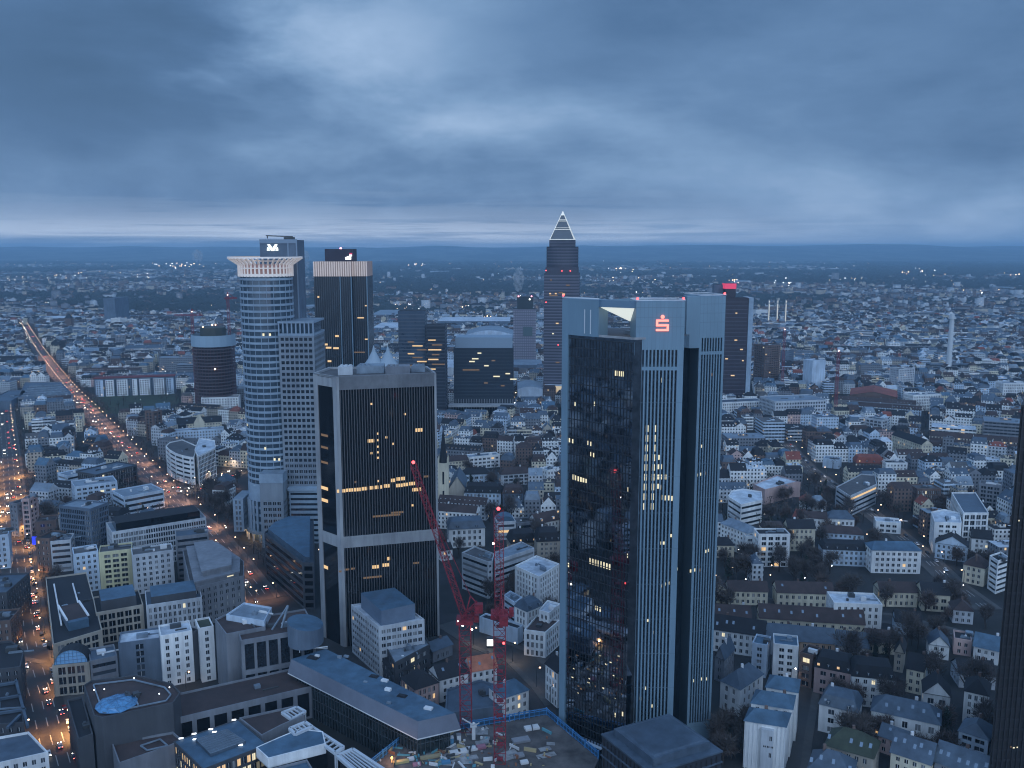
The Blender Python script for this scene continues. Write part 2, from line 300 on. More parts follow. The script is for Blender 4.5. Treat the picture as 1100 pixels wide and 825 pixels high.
def building(name, label, cat, poly, h, wc='white', rc='dark', spec='punch', roof='flat', rh=4.0, z0=0.0, group=None, lit=.04, units=5, chim=1, dorm=0, parapet=.9,
             ref=None, overhang=.5, hip=3.0, litm=None, glass=None, specs=None, base=0.0, skylights=0, maxwin=100, parent=None, axis=None):
    poly = ccw(poly); rng = random.Random(label + name); n = len(poly)
    cx_ = sum(p[0] for p in poly) / n; cy2 = sum(p[1] for p in poly) / n; org = (cx_, cy2, z0)
    root = thing(name, label, cat, org, group)
    FOOT.append(poly); HEROB.append((poly, h + rh * (roof != 'flat')))
    if ref: REFS.append((ref, cx_, cy2))
    wm = wallm(wc) if isinstance(wc, str) else wc; rm = roofm(rc) if isinstance(rc, str) else rc
    mb = MB(); wins = []
    for i in range(n):
        a, b = poly[i], poly[(i + 1) % n]
        nx, ny = (b[1] - a[1]), -(b[0] - a[0]); mx, my = (a[0] + b[0]) / 2, (a[1] + b[1]) / 2
        vis = (nx * -mx + ny * -my) / (math.hypot(nx, ny) * math.hypot(mx, my) + 1e-9) > -.12
        sp = specs[i] if specs and i in specs else spec
        wall(mb, a, b, z0, z0 + h, sp if vis else 'none', wins, base=base)
    zt = z0 + h
    if roof == 'flat':
        ip = inset(poly, .45)
        for i in range(n):
            j = (i + 1) % n
            mb.face([(*poly[i], zt), (*poly[j], zt), (*poly[j], zt + parapet), (*poly[i], zt + parapet)])
            mb.face([(*poly[i], zt + parapet), (*poly[j], zt + parapet), (*ip[j], zt + parapet), (*ip[i], zt + parapet)])
            mb.face([(*ip[j], zt), (*ip[i], zt), (*ip[i], zt + parapet), (*ip[j], zt + parapet)])
    if roof in ('gable',):      # gable triangles belong to the wall
        pass
    wob = mb.build('wall', [wm], root, org)
    rb = MB()
    if roof == 'flat':
        rb.face([(*p, zt + .02) for p in inset(poly, .4)])
        rob = rb.build('roof', [rm], root, org)
        xs = [p[0] for p in poly]; ys = [p[1] for p in poly]
        d0 = Vector((poly[1][0] - poly[0][0], poly[1][1] - poly[0][1])).normalized()
        for k in range(units):
            q = MB(); t1, t2 = rng.uniform(.25, .75), rng.uniform(.3, .7)
            if n == 4:
                x = (poly[0][0] * (1 - t1) + poly[1][0] * t1) * (1 - t2) + (poly[3][0] * (1 - t1) + poly[2][0] * t1) * t2
                y = (poly[0][1] * (1 - t1) + poly[1][1] * t1) * (1 - t2) + (poly[3][1] * (1 - t1) + poly[2][1] * t1) * t2
            else: x = cx_ + rng.uniform(-3, 3); y = cy2 + rng.uniform(-3, 3)
            l, w_, hh = ((rng.uniform(2, 5), rng.uniform(1.6, 3.2), rng.uniform(1, 2.4)) if k % 3 == 0 else (rng.uniform(5, 11), .55, .6) if k % 3 == 1 else (1.1, 1.1, rng.uniform(.6, 1.4)))
            q.obox((x, y), (d0.x, d0.y), l, w_, zt + .03, zt + hh, 0); 
            if rng.random() < .5: q.obox((x + .3, y + .2), (d0.x, d0.y), l * .5, w_ * .4, zt + hh + .003, zt + hh + .5, 0)
            q.build('roof_unit', [WHT if rng.random() < .2 else roofm('metal') if rng.random() < .6 else METD], rob, org)
    elif n == 4 or roof == 'pyramid':
        ov = inset(poly, -overhang)
        if n == 4:
            l01 = math.dist(poly[0], poly[1]); l12 = math.dist(poly[1], poly[2])
            k = 0 if (l01 >= l12) == (axis != 'short') else 1
            p = ov[k:] + ov[:k]; pw = poly[k:] + poly[:k]     # p0-p1 is the eave along the ridge
            mid = lambda a, b, t=.5: (a[0] + (b[0] - a[0]) * t, a[1] + (b[1] - a[1]) * t)
            m1 = mid(p[3], p[0]); m2 = mid(p[1], p[2]); ll = math.dist(m1, m2)
            t = .04
            if roof == 'hip': hp = min(.45, hip * rh / 3 / ll) if hip else .3; e1 = mid(m1, m2, hp); e2 = mid(m1, m2, 1 - hp)
            elif roof == 'mansard': pass
            else: e1, e2 = m1, m2
            if roof == 'mansard':
                ip = inset(poly, 1.6); zz_ = zt + rh * .72
                ip = ip[k:] + ip[:k]
                for i in range(4):
                    j = (i + 1) % 4; rb.face([(*p[i], zt), (*p[j], zt), (*ip[j], zz_), (*ip[i], zz_)])
                f1 = mid(ip[3], ip[0]); f2 = mid(ip[1], ip[2]); g1 = mid(f1, f2, .12); g2 = mid(f1, f2, .88)
                zr = zt + rh
                rb.face([(*ip[0], zz_), (*ip[1], zz_), (*g2, zr), (*g1, zr)]); rb.face([(*ip[2], zz_), (*ip[3], zz_), (*g1, zr), (*g2, zr)])
                rb.face([(*ip[1], zz_), (*ip[2], zz_), (*g2, zr)]); rb.face([(*ip[3], zz_), (*ip[0], zz_), (*g1, zr)])
            else:
                zr = zt + rh
                rb.face([(*p[0], zt), (*p[1], zt), (*e2, zr), (*e1, zr)]); rb.face([(*p[2], zt), (*p[3], zt), (*e1, zr), (*e2, zr)])
                if roof == 'hip':
                    rb.face([(*p[1], zt), (*p[2], zt), (*e2, zr)]); rb.face([(*p[3], zt), (*p[0], zt), (*e1, zr)])
                else:
                    w1 = mid(pw[3], pw[0]); w2 = mid(pw[1], pw[2]); zg = zr - .3
                    gb = MB(); gb.face([(*pw[1], zt), (*pw[2], zt), (*w2, zg)]); gb.build('gable', [wm], root, org); gb = MB(); gb.face([(*pw[3], zt), (*pw[0], zt), (*w1, zg)]); gb.build('gable', [wm], root, org)
            rb.face([(*q_, zt - .02) for q_ in reversed(ov)])
            rob = rb.build('roof', [rm], root, org)
            for c_ in range(chim):
                tt = rng.uniform(.15, .85); cc = mid(m1, m2, tt); q = MB(); q.obox((cc[0], cc[1]), (1, 0), 1.1, .8, zt + rh * .4, zt + rh + 1.3, 0); q.build('chimney', [wallm('brown') if rng.random() < .6 else WHT], rob, org)
            # skylights / dormers on the slope that faces the viewer
            sl = []
            A0, A1 = (p[0], p[1]) if (p[0][1] + p[1][1]) < (p[2][1] + p[3][1]) else (p[2], p[3])
            cxm = (m1[0] + m2[0]) / 2, (m1[1] + m2[1]) / 2
            dl = math.dist(A0, A1); ux = ((A1[0] - A0[0]) / dl, (A1[1] - A0[1]) / dl); nn = (-ux[1], ux[0])
            half = l12 / 2 if k == 0 else l01 / 2
            run = 1.6 if roof == 'mansard' else half + overhang; rise = rh * .72 if roof == 'mansard' else rh
            for q_i in range(dorm):
                u = dl * (q_i + .5) / dorm - .7; q = MB(); d1 = run * .18; z1_ = zt + rise * .18
                q.obox((A0[0] + ux[0] * u + nn[0] * d1, A0[1] + ux[1] * u + nn[1] * d1), ux, 1.5, min(2.4, run * .7), z1_, z1_ + 1.7, 0, 0)
                do = q.build('dormer', [rm if roof == 'mansard' else wm], rob, org)
                add_window(do, org, (A0[0] + ux[0] * (u + .2) + nn[0] * (d1 - .03), A0[1] + ux[1] * (u + .2) + nn[1] * (d1 - .03), z1_ + .25), ux, 1.1, 1.2, GLB if rng.random() < .8 else LITW)
            for q_i in range(skylights):
                if rng.random() < .2: continue
                u = dl * (q_i + .5 + rng.uniform(-.2, .2)) / skylights - .5; f = rng.uniform(.3, .6); q = MB()
                def sp_(uu, ff): return (A0[0] + ux[0] * uu + nn[0] * run * ff, A0[1] + ux[1] * uu + nn[1] * run * ff, zt + rise * ff + .09)
                q.face([sp_(u, f), sp_(u + 1.1, f), sp_(u + 1.1, f + .2), sp_(u, f + .2)]); q.build('skylight', [mat('skylight glass', (.17, .23, .3), .25, spec=1.0)], rob, org)
    wins.sort(key=lambda w: math.hypot(w[0][0], w[0][1]) + rng.random() * .01)
    for i, (p_, ux_, ww, wh) in enumerate(wins[:maxwin]):
        add_window(root, org, p_, ux_, ww, wh, (litm or (LITW if rng.random() < .6 else LITY)) if rng.random() < lit else (glass or rng.choices(GLV, (6, 3, 1))[0]), cross=(ww < 4))
    if len(wins) > maxwin:
        q = MB()
        for (p_, ux_, ww, wh) in wins[maxwin:]:
            e = (p_[0] + ux_[0] * ww, p_[1] + ux_[1] * ww)
            q.face([p_, (*e, p_[2]), (*e, p_[2] + wh), (p_[0], p_[1], p_[2] + wh)], 1 if rng.random() < lit else 0)
        tag(q.build('window', [glass or GL, litm or LITW], root, org), kind='stuff')
    return root, org
# ================================================================== TOWERS
def on_plane(a, b, px, py, off=0.0):
    d = ray(px, py); l = math.dist(a, b); ux = ((b[0] - a[0]) / l, (b[1] - a[1]) / l); nx, ny = ux[1], -ux[0]
    ax, ay = a[0] + nx * off, a[1] + ny * off
    t = (ax * nx + ay * ny) / (d.x * nx + d.y * ny)
    x, y = d.x * t, d.y * t
    return (x - ax) * ux[0] + (y - ay) * ux[1], H + d.z * t
def litpx(parent, org, a, b, px, py, w, h, m=None, off=.1, cross=False, name='lit_window'):
    u, z = on_plane(a, b, px, py, off); u2, _ = on_plane(a, b, px + w, py, off); _, z2 = on_plane(a, b, px, py - h, off)
    l = math.dist(a, b); ux = ((b[0] - a[0]) / l, (b[1] - a[1]) / l)
    add_window(parent, org, (a[0] + ux[0] * u + ux[1] * off, a[1] + ux[1] * u - ux[0] * off, z), ux, max(.4, u2 - u), max(.4, z2 - z), m or LITY, name, cross)
def lerp(a, b, t): return (a[0] + (b[0] - a[0]) * t, a[1] + (b[1] - a[1]) * t)
def dirn(a, b): l = math.dist(a, b); return ((b[0] - a[0]) / l, (b[1] - a[1]) / l), l

# ---- bank tower with three clad corner slabs and a hanging lit pyramid
tw = (52.0, 338.0, 0.0)
T = thing('office_tower', 'tall tower with pale ribbed corner slabs and a glowing red S sign near the top', 'tower', tw)
REFS.append(('the red S sign tower', 52, 338))
A_ = (19.6, 345.5); B_ = (44.3, 323.6)
ux, l = dirn(A_, B_); nrm = (-ux[1], ux[0])
def sl_slab(parent, a, b, depth, z1, strips, zb, top_blank, band, m0=.12, name='corner_slab'):
    """slab with recessed vertical window strips in its front"""
    u, l = dirn(a, b); n_ = (-u[1], u[0]); mb = MB(); g = MB()
    mg = l * m0; sw = (l - 2 * mg) / strips
    def pt(x, z, d=0): return (a[0] + u[0] * x + n_[0] * d, a[1] + u[1] * x + n_[1] * d, z)
    mb.face([pt(0, 0), pt(l, 0), pt(l, zb), pt(0, zb)]); rows = [(zb, band[0]), (band[1], top_blank)]
    mb.face([pt(0, band[0]), pt(l, band[0]), pt(l, band[1]), pt(0, band[1])]); mb.face([pt(0, top_blank), pt(l, top_blank), pt(l, z1), pt(0, z1)])
    out = []
    for (r0, r1) in rows:
        x = 0
        for i in range(strips):
            x0 = mg + i * sw + sw * .29; x1 = mg + (i + 1) * sw - sw * .13
            mb.face([pt(x, r0), pt(x0, r0), pt(x0, r1), pt(x, r1)])
            for (xx, flip) in ((x0, 0), (x1, 1)):
                f = [pt(xx, r0), pt(xx, r0, .7), pt(xx, r1, .7), pt(xx, r1)]; mb.face(f if flip else f[::-1])
            out.append((x0, x1, r0, r1)); x = x1
        mb.face([pt(x, r0), pt(l, r0), pt(l, r1), pt(x, r1)])
    c_ = pt(l, 0, depth); d_ = pt(0, 0, depth)
    for (p, q) in ((b, c_), (c_, d_), (d_, a)): mb.face([(p[0], p[1], 0), (q[0], q[1], 0), (q[0], q[1], z1), (p[0], p[1], z1)])
    mb.face([(a[0], a[1], z1), (b[0], b[1], z1), (c_[0], c_[1], z1), (d_[0], d_[1], z1)])
    jn_ = mb; zj = 6
    while zj < z1 - .5: jn_.face([pt(0, zj, -.012), pt(l, zj, -.012), pt(l, zj + .14, -.012), pt(0, zj + .14, -.012)], 1); zj += 3.55 if zj > top_blank - 4 else 1e3 if zj > top_blank else 14.2
    x = 0
    while x < l: jn_.face([pt(x, top_blank, -.008), pt(x + .09, top_blank, -.008), pt(x + .09, z1, -.008), pt(x, z1, -.008)], 1); x += 1.5
    o = mb.build(name, [ALU, mat('panel joint', (.13, .19, .235), .7)], parent, tw)
    for (x0, x1, r0, r1) in out:
        q = MB(); q.face([pt(x0, r0, .7), pt(x1, r0, .7), pt(x1, r1, .7), pt(x0, r1, .7)])
        zf = r0 + 3.4
        while zf < r1 - 1: q.face([pt(x0, zf, .62), pt(x1, zf, .62), pt(x1, zf + .7, .62), pt(x0, zf + .7, .62)], 1); zf += 3.55
        q.build('window_strip', [GL, mat('dark spandrel', (.02, .028, .036), .3)], o, tw)
    pr = MB()   # roof edge rail
    for (p, q) in ((a, b), (b, c_), (c_, d_), (d_, a)): pr.bar((p[0], p[1], z1 + .5), (q[0], q[1], z1 + .5), .35)
    pr.build('roof_rail', [WHT], o, tw)
    return o
Ma = (45.6, 325.2); Mb = (63.6, 325.6)
zt_ = 186
mid_slab = sl_slab(T, Ma, Mb, 13, zt_ - .2, 10, 18, Q(711, 376, 325)[1], (Q(711, 398, 325)[1], Q(711, 394, 325)[1]))
Ra = (73.4, 345.4); Rb = (83.8, 347.5)
right_slab = sl_slab(T, Ra, Rb, 16, 186.6, 8, 8, Q(762, 363, 346)[1], (Q(762, 381, 346)[1], Q(762, 377.5, 346)[1]), m0=.07)
q = MB(); zc_ = Q(742, 374, 345)[1]; q.prism([(68.0, 344.4), (73.38, 345.35), (73.38, 352), (68.0, 352)], zc_, 186.6, 0, 0, True); q.build('slab_head', [ALU], T, tw)
# left slab: narrow clad strip at full height, wide wall above the glass
mb = MB(); w_ = 3.0
zg = 171.8
e1 = (A_[0] + ux[0] * w_, A_[1] + ux[1] * w_)
wid = 17.5; e2 = (A_[0] + ux[0] * wid, A_[1] + ux[1] * wid)
bk = lambda p, d: (p[0] + nrm[0] * d, p[1] + nrm[1] * d)
mb.prism(ccw([A_, e1, bk(e1, 12), bk(A_, 12)]), 0, zg, 0)
mb.prism(ccw([A_, e2, bk(e2, 6), bk(A_, 14)]), zg, 185.8, 0)
lo_ = mb.build('corner_slab', [ALU], T, tw)
for t in (.62, .78):
    q = MB(); p = (A_[0] + ux[0] * wid * t, A_[1] + ux[1] * wid * t); q.obox((p[0] - nrm[0] * .15, p[1] - nrm[1] * .15), ux, .3, .3, zg + 1, 182, 0); q.build('facade_rib', [WHT], lo_, tw)
q = MB(); q.bar((A_[0], A_[1], 186.3), (e2[0], e2[1], 186.3), .35); q.build('roof_rail', [WHT], lo_, tw)
# glass body
gA = (A_[0] + ux[0] * w_ + nrm[0] * .8, A_[1] + ux[1] * w_ + nrm[1] * .8); gB = (B_[0] + nrm[0] * .8, B_[1] + nrm[1] * .8)
gp = [gA, gB, (62.5, 330), (70, 346), (66, 372), (34, 372)]
mb = MB(); mb.prism(ccw(gp), 0, zg, 0, top=1); gb_ = mb.build('glass_body', [GLM, roofm('gravel')], T, tw)
mb = MB(); u_, L2 = dirn(gA, gB); k = 1.35
while k < L2:
    mb.obox((gA[0] + u_[0] * k + nrm[0] * -.22, gA[1] + u_[1] * k + nrm[1] * -.22), u_, .16, .2, 0, zg - 1.5); k += 1.45
z_ = 7
while z_ < zg: mb.obox((gA[0] - nrm[0] * .13, gA[1] - nrm[1] * .13), u_, L2, .12, z_, z_ + .35); z_ += 3.55
mb.build('curtain_wall_fins', [mat('dark bronze fins', (.022, .026, .032), .4)], gb_, tw)
mb = MB(); mb.bar((*gA, zg + .4), (*gB, zg + .4), .8); mb.bar((*gB, zg + .4), (62.5, 330, zg + .4), .8); mb.build('roof_edge', [CONC], gb_, tw)
# ring beam and hanging pyramid
ring = [(A_[0] + ux[0] * wid, A_[1] + ux[1] * wid), (46, 326), (52, 340), (58, 352), (44, 358), (34, 350)]
mb = MB(); p1 = e2; p2 = (46.2, 325.8)
uu, ll = dirn(p1, p2); mb.obox(p1, uu, ll, 1.2, 183.2, 185.9, 0)
p3 = (60, 356); uu, ll = dirn(p3, p1); mb.obox(p3, uu, ll, 1.2, 183.2, 185.9, 0)
uu, ll = dirn((52, 338), p3); mb.obox((52, 338), uu, ll, 1.2, 183.2, 185.9, 0)
mb.build('ring_beam', [mat('roof glazing', (.12, .2, .28), .25)], T, tw)
tri = [(e2[0] + .6, e2[1] + 1.0), (47.0, 328.5), (59, 355)]
ap = (45.2, 338.6, 177.4)
mb = MB(); 
for i in range(3): a, b = tri[i], tri[(i + 1) % 3]; mb.face([(*b, 183.1), (*a, 183.1), ap])
mb.face([(*p, 183.15) for p in tri])
PYR = mat('lit pyramid skin', (.7, .7, .6), em=(.95, 1.0, .93), es=.72)
mb.build('hanging_pyramid', [PYR], T, tw)
for (x, y, s) in ((33, 350, 3), (52, 352, 5), (44, 345, 3.5)):
    q = MB(); q.obox((x, y), u_, s, s * .6, zg + .05, zg + 1.6); q.build('roof_unit', [roofm('metal')], gb_, tw)
for (x, y, zz) in ((A_[0] + .4, A_[1] + .4, 187), (Rb[0] - .4, Rb[1] + .5, 187.6), (Ma[0] + .5, Ma[1] + .5, 186.8), (Mb[0] - .5, Mb[1] + .5, 186.9)):
    q = MB(); q.ball((x, y, zz), .45); q.build('warning_lamp', [REDL], T, tw)
q = MB(); q.ball((Mb[0] + .3, Mb[1] + 4, 182), .45); q.build('flood_lamp', [LAMPC], T, tw)
# connector fin under the logo slab
q = MB(); q.face([(45.2, 324.2, 166), (45.2, 324.2, 171), (42.6, 326.4, 166)]); q.face([(45.2, 324.9, 166), (42.6, 327.1, 166), (45.2, 324.9, 171)]); q.build('roof_gusset', [ALU], T, tw)
# the lit S with a dot
def plate(mb, a, b, off, boxes, mi=0):
    u, l = dirn(a, b); n_ = (-u[1], u[0])
    for (x0, z0, x1, z1) in boxes: mb.obox((a[0] + u[0] * x0 - n_[0] * off, a[1] + u[1] * x0 - n_[1] * off), u, x1 - x0, off * .8, z0, z1, mi)
su_, sz_ = on_plane(Ma, Mb, 711.3, 355, 0)
q = MB(); th_ = .72; W2 = 2.35; z0_ = sz_ - .2
plate(q, Ma, Mb, .5, [(su_ - W2, z0_, su_ + W2, z0_ + th_), (su_ - W2, z0_ + 1.75, su_ + W2, z0_ + 1.75 + th_), (su_ - W2, z0_ + 3.5, su_ + W2 - .1, z0_ + 3.5 + th_),
    (su_ + W2 - th_, z0_ + th_ + .004, su_ + W2, z0_ + 1.746), (su_ - W2, z0_ + 1.754 + th_, su_ - W2 + th_, z0_ + 3.496)])
q.build('sign', [mat('red sign glow', (.5, .05, .05), em=(1.0, .27, .22), es=2.0)], T, tw)
q = MB(); uu, _l = dirn(Ma, Mb); q.ball((Ma[0] + uu[0] * su_, Ma[1] + uu[1] * su_ - .4, z0_ + 5.25), .72, n=12, k=8); q.build('sign_dot', [MATS['red sign glow']], T, tw)
# lit rooms
gs = []
for i in range(5): gs.append((660.5 + i * 2.2, 403.6 + i * .25, 1.3, 6.4))
for i in range(6): gs.append((615 + i * 2.7, 515 + i * .9, 1.7, 5.4))
for i in range(8): gs.append((633 + i * 3.0, 605.5 + i * .9, 1.6, 6.2))
for (x, y) in ((608, 476), (611, 475), (614.5, 476), (631, 478), (634, 479), (607, 482), (607, 506), (607, 512), (634, 490), (637, 491), (674, 528), (673, 599), (605, 597), (607.5, 608), (610, 609), (639, 655), (641.3, 656), (644, 657), (603, 686), (668, 769), (660, 770), (617, 436), (638, 436)): gs.append((x, y, 1.3, 4.6))
for (x, y, w, h) in gs: litpx(T, tw, gA, gB, x, y, w, h, LITY, .05)
rng = random.Random(5)
for i in range(26):
    litpx(T, tw, gA, gB, rng.uniform(612, 668), rng.uniform(704, 752), rng.uniform(1, 2.2), rng.uniform(.8, 1.6), DIM if rng.random() < .6 else LITY, .05)
ms = []
uu = dirn(Ma, Mb)[0]
for r in range(9): ms += [(693.7 - r * .35, 464 + r * 10.45, 2.9, 7.2), (701.7 - r * .32, 464 + r * 10.45, 2.9, 7.2)]
for i, (x, y) in enumerate(((710.5, 411), (707, 494), (706, 504), (709, 504), (706, 515), (709, 515), (712, 515), (715, 515), (706, 525), (708, 526), (711, 537), (714, 537.5), (717.5, 537.5), (720.5, 538), (709, 631), (713, 629), (717, 628), (709.5, 585), (712, 585), (685, 602), (720, 577), (692, 741), (695, 668), (700, 681), (683, 751), (687, 752), (699, 760))): ms.append((x, y, 1.9, 5.2 if i < 14 else 3.2))
for (x, y, w, h) in ms: litpx(T, tw, Ma, Mb, x, y, w, h, LITY, -.55)
for (x, y) in ((747, 512), (751, 511), (756, 510), (750, 614), (759, 593), (757, 594), (741, 615), (745, 614), (753, 481), (739, 733), (743, 733), (753, 731), (757, 731), (764, 404)): litpx(T, tw, Ra, Rb, x, y, 2.2, 3.2, LITY if x % 2 else DIM, -.55)
FOOT.append(ccw([A_, B_, Ma, Mb, Rb, (86, 372), (30, 372)]))

# ---- round office tower with flared crown
def cyl(mb, c, r, z0, z1, a0=0, a1=360, n=48, mi=0, cap=None, out=True, r1=None):
    r1 = r if r1 is None else r1
    pts = [(math.cos(R(a0 + (a1 - a0) * i / n)), math.sin(R(a0 + (a1 - a0) * i / n))) for i in range(n + 1)]
    for i in range(n):
        p, q = pts[i], pts[i + 1]
        mb.face([(c[0] + p[0] * r, c[1] + p[1] * r, z0), (c[0] + q[0] * r, c[1] + q[1] * r, z0), (c[0] + q[0] * r1, c[1] + q[1] * r1, z1), (c[0] + p[0] * r1, c[1] + p[1] * r1, z1)], mi)
    if cap is not None: mb.face([(c[0] + p[0] * r1, c[1] + p[1] * r1, z1) for p in (pts[:-1] if a1 - a0 == 360 else pts)], cap)
def ringb(mb, c, r, z0, z1, t, mi=0, n=48, a0=0, a1=360):
    cyl(mb, c, r, z0, z1, a0, a1, n, mi)
    for zz, up_ in ((z0, 0), (z1, 1)):
        for i in range(n):
            p, q = R(a0 + (a1 - a0) * i / n), R(a0 + (a1 - a0) * (i + 1) / n)
            f = [(c[0] + r * math.cos(p), c[1] + r * math.sin(p), zz), (c[0] + r * math.cos(q), c[1] + r * math.sin(q), zz), (c[0] + (r - t) * math.cos(q), c[1] + (r - t) * math.sin(q), zz), (c[0] + (r - t) * math.cos(p), c[1] + (r - t) * math.sin(p), zz)]
            mb.face(f if up_ else f[::-1], mi)
cc = (-171.0, 619.0); ro = (cc[0], cc[1], 0.0); rad = 18.2
RT = thing('office_tower', 'round white banded tower with flared lit crown beside a grey slab', 'tower', ro); REFS.append(('the round crowned tower', cc[0], cc[1]))
BLW = mat('blue white cladding', (.30, .385, .465), .6, noise=.1, scale=.3)
mb = MB(); cyl(mb, cc, rad - .5, 0, 187, n=60, cap=0); RG = mb.build('glass_drum', [mat('tower glass', (.05, .075, .10), .12, spec=.8, noise=.3, scale=.25)], RT, ro)
mb = MB()
zz = 40.0
while zz < 184: 
    q = MB(); ringb(q, cc, rad, zz, zz + 1.5, .6, n=60); q.build('floor_band', [BLW], RT, ro); zz += 4.35
for i in range(0, 24): 
    a = R(i * 15); mb.bar((cc[0] + (rad - .42) * math.cos(a), cc[1] + (rad - .42) * math.sin(a), 40), (cc[0] + (rad - .42) * math.cos(a), cc[1] + (rad - .42) * math.sin(a), 186), .3)
mb.build('mullions', [BLW], RT, ro)
q = MB(); ringb(q, cc, rad + .1, 29, 40, .5, n=60); 
for i in range(30):
    a = R(i * 12 + 3); q.bar((cc[0] + (rad + .3) * math.cos(a), cc[1] + (rad + .3) * math.sin(a), 7), (cc[0] + (rad + .3) * math.cos(a), cc[1] + (rad + .3) * math.sin(a), 29), 1.5)
for zb in (12.5, 18, 23.5): ringb(q, cc, rad, zb, zb + 1.7, .5, n=60)
q.build('stone_base', [BLW], RT, ro)
q = MB(); ringb(q, cc, rad + 2.6, 5.6, 7.2, 3.0, n=60)
for i in range(20): a = R(i * 18); q.bar((cc[0] + (rad + 2.2) * math.cos(a), cc[1] + (rad + 2.2) * math.sin(a), 0), (cc[0] + (rad + 2.2) * math.cos(a), cc[1] + (rad + 2.2) * math.sin(a), 5.6), 1.0)
q.build('arcade', [CONC], RT, ro)
CRW = mat('crown cladding', (.80, .78, .74), .6, em=(1.0, .74, .55), es=.15)  # warm lamp light on the crown is put in as emission
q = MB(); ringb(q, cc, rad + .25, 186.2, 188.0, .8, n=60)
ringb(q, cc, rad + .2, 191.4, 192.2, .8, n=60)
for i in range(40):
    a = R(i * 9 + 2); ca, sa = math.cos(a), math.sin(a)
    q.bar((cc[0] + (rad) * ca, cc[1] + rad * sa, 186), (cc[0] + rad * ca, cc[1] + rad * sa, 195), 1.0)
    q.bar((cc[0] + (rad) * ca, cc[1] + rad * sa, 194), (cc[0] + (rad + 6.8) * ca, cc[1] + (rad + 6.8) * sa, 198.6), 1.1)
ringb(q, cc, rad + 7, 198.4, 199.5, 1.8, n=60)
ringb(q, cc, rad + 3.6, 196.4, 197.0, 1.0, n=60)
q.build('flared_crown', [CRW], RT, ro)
q = MB(); cyl(q, cc, rad - 1.4, 187, 194.5, n=40, cap=1); q.build('crown_drum', [mat('crown inner wall', (.25, .2, .22), .8, em=(1, .5, .35), es=.10), roofm('slate blue')], RT, ro)  # lamp light on the inner wall is painted as a faint glow
# slab with sign behind the drum
sx0, sx1 = Q(281, 300, 630)[0], Q(321, 300, 630)[0]
q = MB(); q.prism([(sx0, 629), (sx1, 629), (sx1, 650), (sx0, 650)], 0, 211, 0, 1); SB = q.build('slab', [wallm('slate'), roofm('dark')], RT, ro)
q = MB(); q.obox((sx1 - 7, 628.6), (1, 0), .9, .35, 0, 210.5); q.obox((sx1 - .95, 628.6), (1, 0), .9, .35, 0, 210.5); q.obox((sx0, 628.55), (1, 0), sx1 - sx0, .4, 208.6, 211.4); q.build('slab_rib', [mat('blue grey cladding', (.2, .26, .33), .6)], SB, ro)
q = MB(); q.bar((sx0 + 4, 635, 212), (sx0 + 4, 635, 214), .6); q.bar((sx0 + 3, 635, 214), (sx0 + 22, 635, 213.3), .8); q.obox((sx0 + 16, 633), (1, 0), 7, 4, 211.02, 213); q.build('maintenance_crane', [METD], RT, ro)
sxc = (Q(293, 266, 629)[0]); zc = Q(293, 266, 629)[1]
q = MB()   # double-wing V mark
def poly_plate(mb, pts, y, t, mi=0):
    n = len(pts)
    mb.face([(p[0], y, p[1]) for p in pts], mi); mb.face([(p[0], y + t, p[1]) for p in reversed(pts)], mi)
    for i in range(n): a, b = pts[i], pts[(i + 1) % n]; mb.face([(a[0], y, a[1]), (a[0], y + t, a[1]), (b[0], y + t, b[1]), (b[0], y, b[1])], mi)
for sgn in (1, -1):
    V = lambda x, z: (sxc + sgn * x, zc + z)
    for pts in ([V(0, -2.2), V(1.1, -2.2), V(3.6, 2.2), V(1.7, 2.2), V(0, -.4)], [V(2.4, -1.0), V(3.9, -1.0), V(3.7, .1), V(2.9, .1)], [V(1.9, -2.0), V(4.0, -2.0), V(4.0, -1.3), V(2.2, -1.3)]):
        poly_plate(q, pts if sgn > 0 else pts[::-1], 628.2, .3)
q.build('sign', [mat('white sign glow', (.8, .8, .8), em=(.95, 1, .92), es=1.6)], RT, ro)
# lower block with paired windows, annexes
def punched(parent, org, a, b, depth, z0, z1, spec, wm, rm, name, base=0, lit=.01, glass=None, cap=100):
    u, l = dirn(a, b); n_ = (-u[1], u[0]); mb = MB(); wins = []
    poly = [a, b, (b[0] + n_[0] * depth, b[1] + n_[1] * depth), (a[0] + n_[0] * depth, a[1] + n_[1] * depth)]
    for i in range(4): wall(mb, poly[i], poly[(i + 1) % 4], z0, z1, spec if i in (0, 1, 3) else 'none', wins, base=base)
    mb.face([(*p, z1) for p in poly], 1); mb.face([(*p, z1 + .01) for p in inset(poly, .02)], 1) if False else None
    o = mb.build(name, [wm, rm], parent, org)
    wins.sort(key=lambda w: w[0][1]); rr = random.Random(3)
    for (p_, ux_, ww, wh) in wins[:cap]: add_window(o, org, p_, ux_, ww, wh, LITY if rr.random() < lit else (glass or GL), cross=ww < 4)
    if len(wins) > cap:
        q = MB()
        for (p_, ux_, ww, wh) in wins[cap:]: e = (p_[0] + ux_[0] * ww, p_[1] + ux_[1] * ww); q.face([p_, (*e, p_[2]), (*e, p_[2] + wh), (p_[0], p_[1], p_[2] + wh)])
        tag(q.build('window', [glass or GL], o, org), kind='stuff')
    return o
yb = 603.0
bx0, bx1 = Q(300.5, 400, yb)[0], Q(338.5, 400, yb)[0]
SPEC['pair'] = (3.2, 2.3, 4.0, 2.2, 1.0, .3)
punched(RT, ro, (bx0, yb), (bx1, yb), 34, 0, 146, 'pair', mat('stone cladding', (.23, .265, .30), .7, noise=.12, streak=True), roofm('gravel'), 'office_block', lit=.004)
q = MB()
x = bx0
